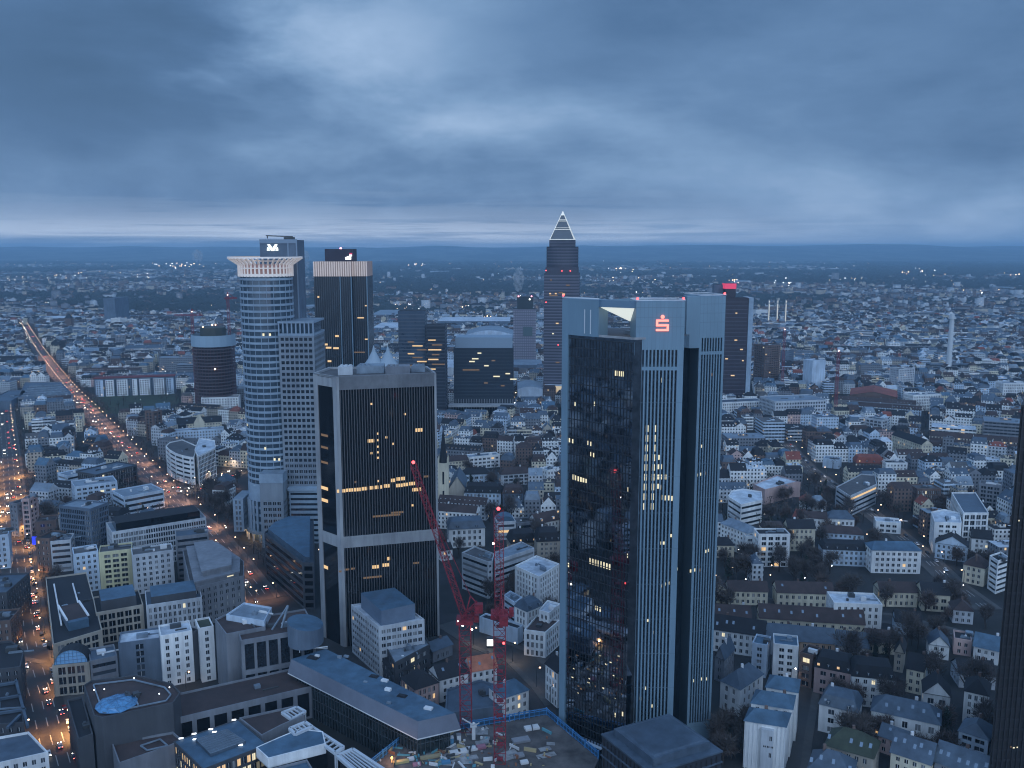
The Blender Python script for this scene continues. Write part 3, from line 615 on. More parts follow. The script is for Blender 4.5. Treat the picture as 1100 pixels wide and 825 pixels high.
q.prism([(bx0 - .2, yb - .2), (bx1 + .2, yb - .2), (bx1 + .2, yb + 34), (bx0 - .2, yb + 34)], 146.02, 147.5, 0, 1)
for i in range(9): xx = bx0 + (bx1 - bx0 - .9) * i / 8; q.obox((xx, yb - .1), (1, 0), .9, 1.4, 147.5, 154.5)
q.prism([(bx0 + 1.6, yb + 1.6), (bx1 - 1.6, yb + 1.6), (bx1 - 1.6, yb + 32), (bx0 + 1.6, yb + 32)], 147.52, 154.3, 2, 1)
q.prism([(bx0 - .2, yb - .2), (bx1 + .2, yb - .2), (bx1 + .2, yb + 34), (bx0 - .2, yb + 34)], 154.5, 155.8, 0, 1)
q.build('attic', [BLW, roofm('metal'), GLB], RT, ro)
ya = 589.0; ax0, ax1 = Q(280, 540, ya)[0], Q(304.5, 540, ya)[0]
ST2 = mat('stone cladding', (0, 0, 0))
punched(RT, ro, (ax0, ya), (ax1, ya), 12, 0, 34, 'pair', ST2, roofm('metal'), 'annex', lit=.0)
q = MB(); q.prism([(ax0 - .1, ya - .1), (ax1 + .1, ya - .1), (ax1 + .1, ya + 12), (ax0 - .1, ya + 12)], 34.02, 50, 0, 1); q.prism([(ax0 - .3, ya - .3), (ax1 + .3, ya - .3), (ax1 + .3, ya + 12), (ax0 - .3, ya + 12)], 46, 52.5, 2, 1); q.build('annex_top', [ST2, roofm('metal'), BLW], RT, ro)
yw = 598.0; wx0, wx1 = Q(311, 540, yw)[0], Q(352, 540, yw)[0]
punched(RT, ro, (wx0, yw), (wx1, yw), 5, 0, 38, 'band', BLW, roofm('metal'), 'low_wing', lit=.0)
q = MB(); q.prism([(wx0 - 1, yw - .6), (wx1, yw - .6), (wx1, yw + 4.9), (wx0 - 1, yw + 4.9)], 38.02, 40, 0, 0); q.build('wing_eave', [BLW], RT, ro)
yl = 606; lx0, lx1 = Q(252.5, 560, yl)[0], Q(262, 560, yl)[0]
punched(RT, ro, (lx0 - 1, yl), (lx1, yl), 22, 6, 30, 'tall', BLW, roofm('metal'), 'side_wing', lit=.0)
for (x, y) in ((264.5, 458), (282, 361), (289, 361), (294, 495), (299, 495), (284, 483)):
    a = (cc[0] - 30, cc[1] - rad - .02); q_ = Q(x, y, cc[1] - math.sqrt(max(1, rad ** 2 - (Q(x, y, 602)[0] - cc[0]) ** 2)))
    dx = q_[0] - cc[0]; dy = -math.sqrt(max(0, rad ** 2 - dx * dx)); an = math.atan2(dy, dx); add_window(RT, ro, (q_[0], cc[1] + dy * 1.0, q_[1]), (-math.sin(an), math.cos(an)), 1.3, 1.8, LITY, 'lit_window', False)
for k in range(9):
    a = R(190 + k * 18); ld = bpy.data.lights.new('arcade_lamp', 'POINT'); ld.energy = 700; ld.color = (1, .62, .3); ld.shadow_soft_size = .5
    lo = bpy.data.objects.new('arcade_lamp', ld); C.objects.link(lo); lo.parent = RT; lo.location = ((rad + 1.4) * math.cos(a), (rad + 1.4) * math.sin(a), 4.6)
FOOT.append(ccw([(cc[0] - 26, 588), (wx1, 588), (wx1, 652), (cc[0] - 26, 652)]))

# ---- dark twin-pier tower with vertical fins
st = (-70.0, 460.0, 0.0)
a0 = P(361, 405, 142); a1 = P(467, 400.5, 142); a0 = (-87.2, 434.0); a1 = (-38.8, 447.5); lft = (-101.5, 447.0)
D_ = thing('office_tower', 'dark finned tower with pale concrete edges and warm lit floor rows, behind the red crane', 'tower', st); REFS.append(('the dark finned tower', -70, 455))
pol = ccw([lft, a0, a1, (-46, 474), (-98, 470)]); FOOT.append(pol)
mb = MB(); mb.prism(inset(pol, .5), 0, 141, 0, 1); DG = mb.build('glass_body', [GLD, roofm('gravel')], D_, st)
q = MB()
uF, lF = dirn(a0, a1); 
def fz(py, px=414): return on_plane(a0, a1, px, py)[1]
zband1 = fz(573); zband0 = fz(585); ztop = fz(417)
for (z0, z1) in ((0, zband0), (zband1, ztop)):
    k = 1.6
    while k < lF - 1.2: q.obox((a0[0] + uF[0] * k, a0[1] + uF[1] * k), uF, .28, .45, z0 + .01, z1 - .01); k += 1.33
q.build('fins', [mat('bronze fins', (.14, .14, .142), .45, metal=.3)], DG, st)
q = MB(); q.obox((a0[0] - uF[0] * .1, a0[1] - uF[1] * .1), uF, 1.4, 1.2, 0, 142, 0); q.obox((a0[0] + uF[0] * (lF - 1.0), a0[1] + uF[1] * (lF - 1.0)), uF, 1.1, 1.2, 0, 142, 0)
q.build('pier', [CONC], D_, st)
q = MB(); q.obox((a0[0] + uF[0] * 1.32, a0[1] + uF[1] * 1.32), uF, lF - 2.35, .48, zband0, zband1, 0)
k = 1.6
while k < lF - 2: q.obox((a0[0] + uF[0] * k - uF[1] * -.25, a0[1] + uF[1] * k - .25), uF, .35, .24, zband0 + .5, zband1 - .5); k += 1.33
q.build('belt_band', [CONC], D_, st)
q = MB(); q.obox((a0[0] + uF[0] * 1.32, a0[1] + uF[1] * 1.32), uF, lF - 2.35, .5, ztop, 142.2, 0)
k = 1.6
while k < lF - 2: q.obox((a0[0] + uF[0] * k + uF[1] * .25, a0[1] + uF[1] * k - .25), uF, .45, .24, ztop, 142.1); k += 1.33
q.build('top_band', [mat('grey ribbed concrete', (.19, .20, .215), .85, noise=.15)], D_, st)
uL, lL = dirn(lft, a0)
q = MB(); q.obox((lft[0] - uL[0] * .2, lft[1] - uL[1] * .2), uL, 3.4, 1.2, 0, 141.6, 0); q.obox((a0[0] - uL[0] * 3.3, a0[1] - uL[1] * 3.3), uL, 3.25, 1.25, 0, 142, 0)
q.build('pier', [CONC], D_, st)
q = MB(); q.obox((lft[0] + uL[0] * 3.3, lft[1] + uL[1] * 3.3), uL, lL - 6.7, .8, 136.5, 141, 0); q.obox((lft[0] + uL[0] * 3.3, lft[1] + uL[1] * 3.3), uL, lL - 6.7, .8, zband0, zband1, 0); q.build('side_band', [CONC], D_, st)
q = MB()
ip = inset(pol, -.05); i2 = inset(pol, .9)
for i in range(5): j = (i + 1) % 5; q.face([(*pol[i], 142.25), (*pol[j], 142.25), (*i2[j], 142.25), (*i2[i], 142.25)]); q.face([(*i2[j], 141.1), (*i2[i], 141.1), (*i2[i], 142.25), (*i2[j], 142.25)])
q.build('parapet', [CONC], D_, st)
for (x0, x1, y, w, z1, m) in ((363, 378, 446, 8, 145.5, wallm('pale grey')), (383, 412, 452, 12, 145, roofm('metal')), (414, 440, 450, 10, 145, wallm('grey')), (442, 456, 456, 8, 144.5, roofm('metal'))):
    X0, X1 = Q(x0, 400, y)[0], Q(x1, 400, y)[0]; q = MB(); q.prism([(X0, y), (X1, y + 2), (X1 - 1, y + w), (X0, y + w)], 141.1, z1); 
    for i in range(3): q.obox((X0 + 1 + i * 2.2, y + 2), (1, 0), 1.2, 1.2, z1 + .01, z1 + .9)
    q.build('roof_plant', [m], D_, st)
for (x, y, w) in ((395, 475.5, 7), (446, 464, 8), (362, 529.5, 9), (371.5, 528.5, 8), (380, 528, 7.5), (388, 527, 6.5), (396.5, 526, 4.5), (402, 525.5, 4.5), (408, 525, 2.6), (412.5, 524, 6), (420, 518, 5), (426, 516.5, 4), (431, 516, 4), (425.5, 523.5, 7), (433, 522.5, 6), (439.5, 521.5, 6.5), (443, 528, 6), (449, 527.5, 4), (400, 611, 7.5), (411, 609, 7.5), (416, 602, 3)):
    litpx(D_, st, a0, a1, x, y, w, 3.6, LITW, .1 - .45)
for (x, y) in ((405, 467), (405, 474), (405, 481), (405, 487), (405, 493), (414, 471), (398, 488), (421, 478), (405, 518), (381, 519), (442, 544), (434, 446), (398, 435)): litpx(D_, st, a0, a1, x, y, 2.2, 2.2, LITW if y != 519 else DIM, -.35)
for (x, y, w, m) in ((364, 615, 5, DIM), (370, 613, 5, DIM), (377, 612, 4, DIM), (444, 606, 6, DIM), (390, 622, 20, DIM), (400, 556, 30, DIM), (420, 552, 14, DIM), (455, 513, 6, DIM)): litpx(D_, st, a0, a1, x, y, w, 2, m, -.35)
for (y, m) in ((525, LITW), (538, LITW), (609, LITW), (468, DIM), (481, DIM), (497, DIM)): litpx(D_, st, lft, a0, 345, y, 7.3, 3.4 if m is LITW else 2.4, m, -.35)

# ---- dark tower with bright ribbed crown
mt = (-200.0, 1010.0, 0.0)
M_ = thing('office_tower', 'dark glass tower with a beige lit ribbed crown and low dark penthouse', 'tower', mt); REFS.append(('the tower with the beige crown', -200, 1010))
x0, xm, x1 = Q(338, 330, 1000)[0], Q(378.5, 330, 1000)[0], Q(395, 330, 1004)[0]
pol = [(x0, 1000), (xm, 1000), (xm, 1006), (x1, 1006), (x1, 1045), (x0, 1045)]; FOOT.append(pol)
q = MB(); q.prism(pol, 0, 174, 0, 1); MG = q.build('glass_body', [mat('brown curtain glass', (.016, .018, .022), .2, spec=.4), roofm('dark')], M_, mt)
q = MB(); 
for (a, b, y) in ((x0, xm, 999.7), (xm, x1, 1005.7)):
    k = a + .8
    while k < b - .5: q.obox((k, y), (1, 0), .55, .4, 0, 173.8); k += 2.4
q.build('fins', [mat('grey bronze fins', (.07, .075, .08), .5)], MG, mt)
q = MB(); q.obox(((x0 + xm) / 2 + 8, 999.2), (1, 0), .8, .4, 0, 173.9); q.obox((xm - .9, 999.2), (1, 0), .9, .4, 0, 174); q.obox((x1 - .9, 1005.2), (1, 0), .9, .4, 0, 174); q.build('edge_strip', [ALU], MG, mt)
CRB = mat('beige lit crown', (.62, .55, .5), em=(1, .74, .58), es=.2)  # floodlight on the ribs is put in as a low warm emission
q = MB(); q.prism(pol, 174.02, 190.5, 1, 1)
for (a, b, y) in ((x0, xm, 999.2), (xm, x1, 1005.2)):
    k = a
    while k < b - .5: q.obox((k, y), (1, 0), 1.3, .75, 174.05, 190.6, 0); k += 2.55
q.build('crown', [CRB, mat('crown slots', (.3, .25, .22), .8, em=(1, .6, .45), es=.06)], M_, mt)  # slots carry a fainter share of the painted floodlight
q = MB(); q.prism([(Q(349, 275, 1012)[0], 1012), (Q(379.5, 275, 1012)[0], 1012), (Q(379.5, 275, 1012)[0], 1035), (Q(349, 275, 1012)[0], 1035)], 190.6, 204.5); q.build('penthouse', [mat('dark purple cladding', (.03, .025, .04), .7)], M_, mt)
q = MB(); sx = Q(374, 276, 1011)[0]; sz = Q(374, 276, 1011)[1]
for (a, b, c_, d) in ((-3.4, -3, 3.2, -1.2), (-1.5, -1.2, 3.2, .8), (1.2, .8, 4.2, 2.6), (-3.4, -1.2, -1.6, -.2)): q.obox((sx + a, 1011.2), (1, 0), c_ - a, .6, sz + b, sz + d)
q.build('sign', [MATS['white sign glow']], M_, mt)
q = MB(); q.obox((sx + 1.5, 1011.2), (1, 0), 3, .6, sz + 2.7, sz + 4.4); q.build('sign_accent', [PINKL], M_, mt)
q = MB(); q.ball((Q(366, 267.5, 1014)[0], 1014, 205), 1.3); q.build('warning_lamp', [mat('pink lamp', (.5, .1, .2), em=(1, .35, .5), es=5)], M_, mt)
for (x, y, w) in ((349, 371, 3), (346, 371, 2), (360, 362, 4), (350, 374.5, 6), (358, 375, 6), (345, 394.5, 4), (352, 389, 4), (341, 320, 2)): litpx(M_, mt, (x0, 999.6), (xm, 999.6), x, y, w, 2, LITW, .5)
for (x, y, w) in ((384, 342, 7), (380, 379, 12), (392, 365, 3), (392, 329, 2)): litpx(M_, mt, (xm, 1005.6), (x1, 1005.6), x, y, w, 1.2, LITW if w < 8 else DIM, .5)

# ---- pencil tower with lit pyramid outline
ec = (Q(604, 300, 1215)[0], 1215.0); eo = (ec[0], ec[1], 0.0)
E_ = thing('skyscraper', 'slender dark stone skyscraper ending in a light outlined glass pyramid', 'tower', eo); REFS.append(('the pyramid topped skyscraper', ec[0], ec[1]))
EM = mat('dark red stone', (.06, .06, .078), .7, noise=.15, scale=.1)
def sq(c, r, rot=-6, n=4): return [(c[0] + r * math.cos(R(rot + 45 + 360 / n * i)), c[1] + r * math.sin(R(rot + 45 + 360 / n * i))) for i in range(n)]
FOOT.append(sq(ec, 36)); r1 = 33.0
q = MB(); q.prism(sq(ec, r1), 0, 172, 0, 0); q.build('shaft', [EM], E_, eo)
for z0 in range(6, 172, 4):
    pass
q = MB()
sqs = sq(ec, r1 + .35)
for z0 in range(4, 171, 8):
    for i in range(4): pass
    q.prism(sqs, z0, z0 + 1.6, 0, 0, True)
for z0 in range(8, 171, 8): q.prism(sqs, z0, z0 + 1.6, 0, 0, True)
q.build('floor_lines', [mat('stone floor line', (.14, .14, .175), .7)], E_, eo)
q = MB(); q.prism(sq(ec, r1 - 2.5), 172.02, 180, 0, 0); cyl(q, ec, 21.6, 180.02, 207.5, n=32, cap=0); 
for z0 in range(184, 206, 4): ringb(q, ec, 21.9, z0, z0 + 1.2, .4, mi=1, n=32)
q.build('upper_drum', [EM, MATS['stone floor line']], E_, eo)
q = MB(); q.prism(sq(ec, 24), 207.52, 216.5, 0, 0); q.prism(sq(ec, 24.3), 209, 210, 1, 1, True); q.prism(sq(ec, 24.3), 213, 214, 1, 1, True); q.build('collar', [EM, MATS['stone floor line']], E_, eo)
pb = sq(ec, 23.3); zp0, zp1 = 216.6, 254.5
def pyr(t, k=1.0): return [(ec[0] + (p[0] - ec[0]) * (1 - t) * k, ec[1] + (p[1] - ec[1]) * (1 - t) * k, zp0 + (zp1 - zp0) * t) for p in pb]
q = MB(); b0 = pyr(0, .97)
for i in range(4): q.face([b0[i], b0[(i + 1) % 4], (ec[0], ec[1], zp1 - .6)])
q.build('pyramid', [mat('pyramid glass', (.05, .06, .075), .2, spec=.9)], E_, eo)
q = MB()
for i in range(4): q.bar(pyr(0)[i], (ec[0], ec[1], zp1), .65)
for t, w in ((0.01, .9), (.36, .8), (.42, .5), (.66, .8), (.71, .5)):
    r = pyr(t, 1.01)
    for i in range(4): q.bar(r[i], r[(i + 1) % 4], w)
q.build('light_outline', [mat('outline light', (.8, .8, .7), em=(1, .95, .85), es=.32)], E_, eo)
q = MB(); r = pyr(.86, 1.05); 
for i in range(4): q.face([r[i], r[(i + 1) % 4], (ec[0], ec[1], zp1 + .6)])
q.build('tip', [MATS['outline light']], E_, eo)
sf = sorted(range(4), key=lambda i: (sqs[i][1] + sqs[(i + 1) % 4][1]))[0]; sa, sb = sqs[sf], sqs[(sf + 1) % 4]
for (x, y, w, m) in ((586, 291, 2, REDL), (603, 291.5, 2, REDL), (612, 291.5, 2, REDL), (590, 316, 2, LITW), (596, 316, 2, LITW), (600, 315, 5, DIM), (604, 316.5, 3, LITW), (590, 318, 9, DIM), (591, 301.5, 2, DIM), (608, 307, 4, DIM), (586, 325, 2, REDL), (597, 348, 3, LITW), (593, 359, 2, LITY), (599, 371, 2, REDL), (597, 390, 4, DIM)): litpx(E_, eo, sa, sb, x, y, w * .6 if m is REDL else w, .9 if m is REDL else 1.3, m, .5)
q = MB(); q.prism(ccw([(ec[0] - 24, 1176), (ec[0] + 30, 1176), (ec[0] + 30, 1195), (ec[0] - 24, 1195)]), 0, 22, 0, 1); q.build('entrance_hall', [mat('lit entrance hall', (.6, .5, .3), em=(1, .7, .4), es=.4), roofm('pale')], E_, eo)

# ---- slim dark tower with pink rooftop sign, right of the S sign tower
kt = (295.0, 1160.0, 0.0)
K_ = thing('office_tower', 'dark slab tower with pale end wall and a pink lit rooftop sign', 'tower', kt); REFS.append(('the pink sign tower', 295, 1160))
def simple_box(parent, org, px0, px1, Y, d, z0, z1, mats, name, top=1, py=350):
    xa, xb = Q(px0, py, Y)[0], Q(px1, py, Y)[0]; q = MB(); q.prism([(xa, Y), (xb, Y), (xb, Y + d), (xa, Y + d)], z0, z1, 0, top); return q.build(name, mats, parent, org), xa, xb
DKF = mat('dark red brown curtain wall', (.030, .024, .034), .4, noise=.2)
_, xa, xb = simple_box(K_, kt, 774, 803.5, 1150, 30, 0, 141.5, [DKF, roofm('dark')], 'body')
q = MB()
for zz in range(6, 140, 5): q.obox((xa + 1, 1149.7), (1, 0), xb - xa - 2, .3, zz, zz + .9)
q.build('floor_lines', [mat('dim line', (.075, .065, .085), .5)], K_, kt)
simple_box(K_, kt, 803.6, 808.5, 1149, 32, 0, 142, [BLW, roofm('pale')], 'end_wall')
_, xc, xd = simple_box(K_, kt, 778, 789, 1158, 16, 141.6, 152.9, [DKF, roofm('dark')], 'lift_tower')
simple_box(K_, kt, 777.6, 789.4, 1157, 17, 153.0, 160, [PINKL, roofm('dark')], 'sign')
simple_box(K_, kt, 766, 777.4, 1170, 12, 0, 158, [wallm('slate'), roofm('dark')], 'stair_tower')
for (x, y, w) in ((789, 366, 3), (795, 376, 3), (779, 386, 3), (797, 388, 2), (785, 404, 4), (790, 337, 2)): litpx(K_, kt, (xa, 1149.6), (xb, 1149.6), x, y, w, 1.2, LITW, .3)
FOOT.append([(xa, 1149), (xb + 10, 1149), (xb + 10, 1182), (xa, 1182)])

# ---- mid-distance towers
def slab_tower(label, ref, px0, px1, Y, d, z1, wc, lines=4.0, lits=(), extra=None, glassy=True, py=360, rc='dark', line_c=(.1, .12, .15), rot=0):
    xa, xb = Q(px0, py, Y)[0], Q(px1, py, Y)[0]; o = ((xa + xb) / 2, Y + d / 2, 0.0)
    t = thing('office_tower', label, 'tower', o); REFS.append((ref, o[0], o[1]))
    poly = [(xa, Y), (xb, Y), (xb, Y + d), (xa, Y + d)]; FOOT.append(poly)
    q = MB(); q.prism(poly, 0, z1, 0, 1); q.build('body', [wc, roofm(rc)], t, o)
    q = MB(); z = lines
    while z < z1 - 1: q.obox((xa - .2, Y - .35), (1, 0), xb - xa + .4, .3, z, z + lines * .3); q.obox((xb + .05, Y), (0, 1), d, -.3, z, z + lines * .3); z += lines
    q.build('floor_lines', [mat('line %.2f %.2f' % (line_c[0], line_c[2]), line_c, .6)], t, o)
    for (x, y, w, m) in lits: litpx(t, o, (xa, Y), (xb, Y), x, y, w, 1.3, m, .5)
    return t, o, xa, xb
BG = mat('hazy blue glass', (.05, .075, .11), .3, noise=.3, scale=.05)
lit1 = [(438 + i % 3 * 5, 368 + i * 4.2, 7 + i % 3 * 4, LITW if i % 2 else DIM) for i in range(9)]
slab_tower('blue grey glass tower with warm lit floors, behind the roof tents', 'the blue glass tower', 428, 457, 1060, 26, 131, BG, 4.2, lit1)
lit2 = [(460 + i % 2 * 4, 366 + i * 5.2, 8 + i % 3 * 3, LITW if i % 2 == 0 else DIM) for i in range(7)]
slab_tower('darker lower glass tower with orange lit floors, right half of a pair', 'the darker paired tower', 458, 478.5, 1050, 26, 115, mat('dark blue glass', (.02, .028, .04), .3), 4.2, lit2, line_c=(.06, .065, .08))
t_, o_, xa, xb = slab_tower('wide dark glass office block with blue top band behind the finned tower', 'the wide dark glass block', 487.5, 551.5, 1080, 40, 84, mat('dark blue glass', (0, 0, 0)), 4.2,
    [(507, 386, 7, LITY), (504, 389, 6, LITY), (513, 380, 4, LITY), (520, 393.5, 5, LITY), (497, 398, 18, DIM), (528, 388, 4, DIM), (530, 405, 7, LITY), (543, 402, 5, LITY), (548, 408, 7, LITY), (520, 412, 4, DIM), (538, 415, 4, DIM)], line_c=(.035, .045, .055), py=400)
q = MB(); q.prism([(xa + 2, 1083), (xb - 1, 1083), (xb - 1, 1118), (xa + 2, 1118)], 84.02, 97, 0, 0); q.build('top_band', [mat('pale blue cladding', (.22, .29, .36), .6)], t_, o_)
q = MB(); 
for i in range(26): q.bar((xa - 4 + i * 3.2, 1078, 8), (xa - 4 + i * 3.2, 1078, 21), .7)
q.obox((xa - 6, 1060), (1, 0), xb - xa + 14, 17, 14, 16); q.build('podium', [CONC], t_, o_)
t_, o_, xa, xb = slab_tower('pale gridded tower with a square recess and a dark rooftop box', 'the tower with the square recess', 551.5, 575.5, 1500, 34, 103, mat('pinkish concrete grid', (.30, .29, .34), .8), 4.4, [], line_c=(.14, .14, .18), py=380)
q = MB()
for i in range(1, 12): q.obox((xa + (xb - xa) * i / 12 - .4, 1499.3), (1, 0), .9, .3, 0, 102)
q.build('piers', [MATS['line 0.14 0.18']], t_, o_)
q = MB(); q.prism([(Q(562, 350, 1499)[0], 1498.5), (Q(572, 350, 1499)[0], 1498.5), (Q(572, 350, 1499)[0], 1499.8), (Q(562, 350, 1499)[0], 1499.8)], Q(562, 361, 1499)[1], Q(562, 351, 1499)[1]); q.build('recess', [mat('green grey glass', (.09, .13, .14), .4)], t_, o_)
q = MB(); q.prism([(Q(555.5, 320, 1503)[0], 1503), (Q(572.5, 320, 1503)[0], 1503), (Q(572.5, 320, 1503)[0], 1530), (Q(555.5, 320, 1503)[0], 1530)], 103.1, 124); q.build('penthouse', [mat('dark green grey', (.03, .04, .045), .7)], t_, o_)
for x in (557, 571): q = MB(); q.ball((Q(x, 317, 1503)[0], 1503, 125), 1.2); q.build('warning_lamp', [MATS['pink lamp']], t_, o_)
q = MB(); q.ball((Q(569, 321, 1502)[0], 1502, 120), 1.6); q.build('sign', [MATS['white sign glow']], t_, o_)

# ---- round tower under construction
ck = (Q(230, 380, 1120)[0], 1120.0); co = (*ck, 0.0)
K2 = thing('construction_tower', 'round brown tower shell under construction with a pale blue screen around its top', 'unfinished tower', co); REFS.append(('the unfinished round tower', *ck)); FOOT.append(sq(ck, 34))
zt1 = Q(230, 361, 1096)[1]; zt0 = Q(230, 373, 1096)[1]
q = MB(); cyl(q, ck, 21, 0, zt0, n=20, cap=0); q.build('core', [mat('raw concrete', (.06, .05, .055), .9)], K2, co)
z = 4
i = 0
while z < zt0: 
    q = MB(); ringb(q, ck, 25.6, z, z + .9, 4, n=20); q.build('floor_slab', [mat('brown slab edge', (.12, .095, .10), .8)], K2, co); z += 4.2
q = MB()
for i in range(40): a = R(i * 9); q.bar((ck[0] + 25 * math.cos(a), ck[1] + 25 * math.sin(a), 0), (ck[0] + 25 * math.cos(a), ck[1] + 25 * math.sin(a), zt0), .45)
q.build('columns', [mat('brown column', (.12, .06, .065), .8)], K2, co)
q = MB(); ringb(q, ck, 27, zt0, zt1, .6, n=20); q.build('screen', [mat('pale screen', (.28, .38, .46), .7)], K2, co)
q = MB(); cyl(q, ck, 16, zt0, zt1 + 9, n=12, cap=0); q.bar((ck[0] - 20, ck[1], zt1 + 2), (ck[0] + 18, ck[1], zt1 + 6), 1.5); q.build('formwork', [mat('formwork', (.05, .06, .055), .8)], K2, co)
for (x, y) in ((228, 349), (231.5, 349), (218, 351)): qx = Q(x, y, 1100); q = MB(); q.ball((qx[0], 1100, qx[1]), .8); q.build('site_lamp', [LAMPW], K2, co)
qx = Q(231, 396.5, 1094); q = MB(); q.ball((qx[0], 1093.8, qx[1]), 1.0); q.build('site_lamp', [LAMPW], K2, co)

# ---- dark tower cut by the right edge of the picture
rt = (195.0, 325.0, 0.0)
RR = thing('office_tower', 'near black tower filling the right edge of the view', 'tower', rt); REFS.append(('the black tower at the right edge', 178, 300))
pr = [(174, 300), (214, 312), (205, 350), (166.0, 338)]; pr = [(174.2, 298), (216, 300), (226, 342), (199.5, 338)]; FOOT.append(pr)
BLK = mat('black cladding', (.018, .018, .02), .55, noise=.25)
q = MB(); q.prism(pr, 0, 152, 0, 0); q.build('body', [BLK], RR, rt)
q = MB(); u, l = dirn(pr[0], pr[1])
k = .6
while k < l: q.obox((pr[0][0] + u[0] * k, pr[0][1] + u[1] * k), u, .5, -.4, 0, 151.5); k += 1.8
for zz in range(8, 150, 4): q.obox((pr[0][0] + u[0] * .3, pr[0][1] + u[1] * .3), u, l - .6, -.15, zz, zz + .8)
q.build('cladding_ribs', [mat('black rib', (.024, .024, .027), .5)], RR, rt)
for (x, y, w) in ((1085, 803, 1.8), (1088, 804, 2), (1092, 803.5, 1.5), (1084.5, 490, 1.3), (1094, 560, 1.2)): litpx(RR, rt, pr[0], pr[1], x, y, w, 1.5, DIM if x % 2 else LITY, .5)

# ---- raised roof with stepped square top, bottom centre right
bo = (48.0, 285.0, 0.0)
BR = thing('office_block', 'dark block with stepped blue grey square roof at the foot of the S sign tower', 'building', bo)
hz = 30.0; p = [P(647, 790, hz), P(700, 832, hz), P(775, 808, hz), P(720, 770, hz)]; p = ccw(p); FOOT.append(p)
q = MB(); q.prism(p, 0, hz, 1, 0); e = inset(p, -.35); 
for z0, z1 in ((hz + .01, hz + .6), (hz - 4, hz - 3.4), (hz - 8, hz - 7.4)): q.prism(e, z0, z1, 0, 0, True)
q.build('body', [roofm('slate blue'), mat('dark facade', (.03, .035, .045), .5)], BR, bo)
q = MB(); i1 = inset(p, 2.8); q.prism(i1, hz + .62, hz + 3.4, 0, 0); 
i2 = inset(p, 3.6); i3 = inset(p, 4.4)
for i in range(4): j = (i + 1) % 4; q.face([(*i2[i], hz + 3.41), (*i2[j], hz + 3.41), (*i3[j], hz + 3.75), (*i3[i], hz + 3.75)])
q.face([(*a, hz + 3.75) for a in i3]); q.build('raised_roof', [roofm('slate blue')], BR, bo)
q = MB()
for i in range(4):
    a, b = p[i], p[(i + 1) % 4]; u, l = dirn(a, b); k = 1
    while k < l - 1: q.obox((a[0] + u[0] * k, a[1] + u[1] * k), u, .35, -.3, 2, hz - 1); k += 2.2
q.build('facade_fins', [mat('black rib', (0, 0, 0))], BR, bo)
# ================================================================== GROUND, ROADS
def gmat():
    m = bpy.data.materials.new('ground'); m.use_nodes = True; N, L = nodes(m.node_tree)
    b = N('ShaderNodeBsdfPrincipled'); o = N('ShaderNodeOutputMaterial'); L(b.outputs[0], o.inputs[0]); b.inputs['Roughness'].default_value = .9
    g = N('ShaderNodeNewGeometry')
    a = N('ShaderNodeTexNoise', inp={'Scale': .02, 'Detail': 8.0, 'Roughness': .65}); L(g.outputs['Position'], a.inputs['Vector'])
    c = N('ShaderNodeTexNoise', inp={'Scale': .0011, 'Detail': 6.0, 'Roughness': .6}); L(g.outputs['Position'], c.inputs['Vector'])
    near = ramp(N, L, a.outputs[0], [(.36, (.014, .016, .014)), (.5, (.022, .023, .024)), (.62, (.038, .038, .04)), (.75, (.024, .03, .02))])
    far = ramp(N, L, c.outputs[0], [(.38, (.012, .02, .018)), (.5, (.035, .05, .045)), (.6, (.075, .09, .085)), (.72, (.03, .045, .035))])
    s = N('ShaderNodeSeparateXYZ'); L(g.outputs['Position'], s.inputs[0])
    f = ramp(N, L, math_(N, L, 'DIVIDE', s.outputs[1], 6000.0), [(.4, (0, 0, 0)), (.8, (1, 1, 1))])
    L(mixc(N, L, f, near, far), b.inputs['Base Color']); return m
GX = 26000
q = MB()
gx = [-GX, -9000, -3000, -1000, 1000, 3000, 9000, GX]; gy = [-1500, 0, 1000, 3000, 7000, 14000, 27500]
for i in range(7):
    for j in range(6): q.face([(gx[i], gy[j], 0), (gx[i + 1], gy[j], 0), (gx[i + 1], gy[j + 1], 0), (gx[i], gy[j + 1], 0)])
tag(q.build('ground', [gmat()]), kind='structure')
ASPH = mat('asphalt', (.04, .038, .037), .6, noise=.35, scale=.15)
PAVE = mat('pavement slabs', (.08, .077, .074), .8, noise=.2, scale=.4)
def strip(pts, w, z, off=0.0):
    out = []
    n = len(pts)
    for i in range(n):
        a = pts[max(0, i - 1)]; b = pts[min(n - 1, i + 1)]; l = math.dist(a, b); nx, ny = -(b[1] - a[1]) / l, (b[0] - a[0]) / l
        out.append(((pts[i][0] + nx * (off + w / 2), pts[i][1] + ny * (off + w / 2), z), (pts[i][0] + nx * (off - w / 2), pts[i][1] + ny * (off - w / 2), z)))
    return out
ROADS = []
def resample(pts, step):
    out = [pts[0]]
    for a, b in zip(pts, pts[1:]):
        l = math.dist(a, b); n = max(1, int(l / step)); out += [lerp(a, b, (k + 1) / n) for k in range(n)]
    return out
zrd = [.06]
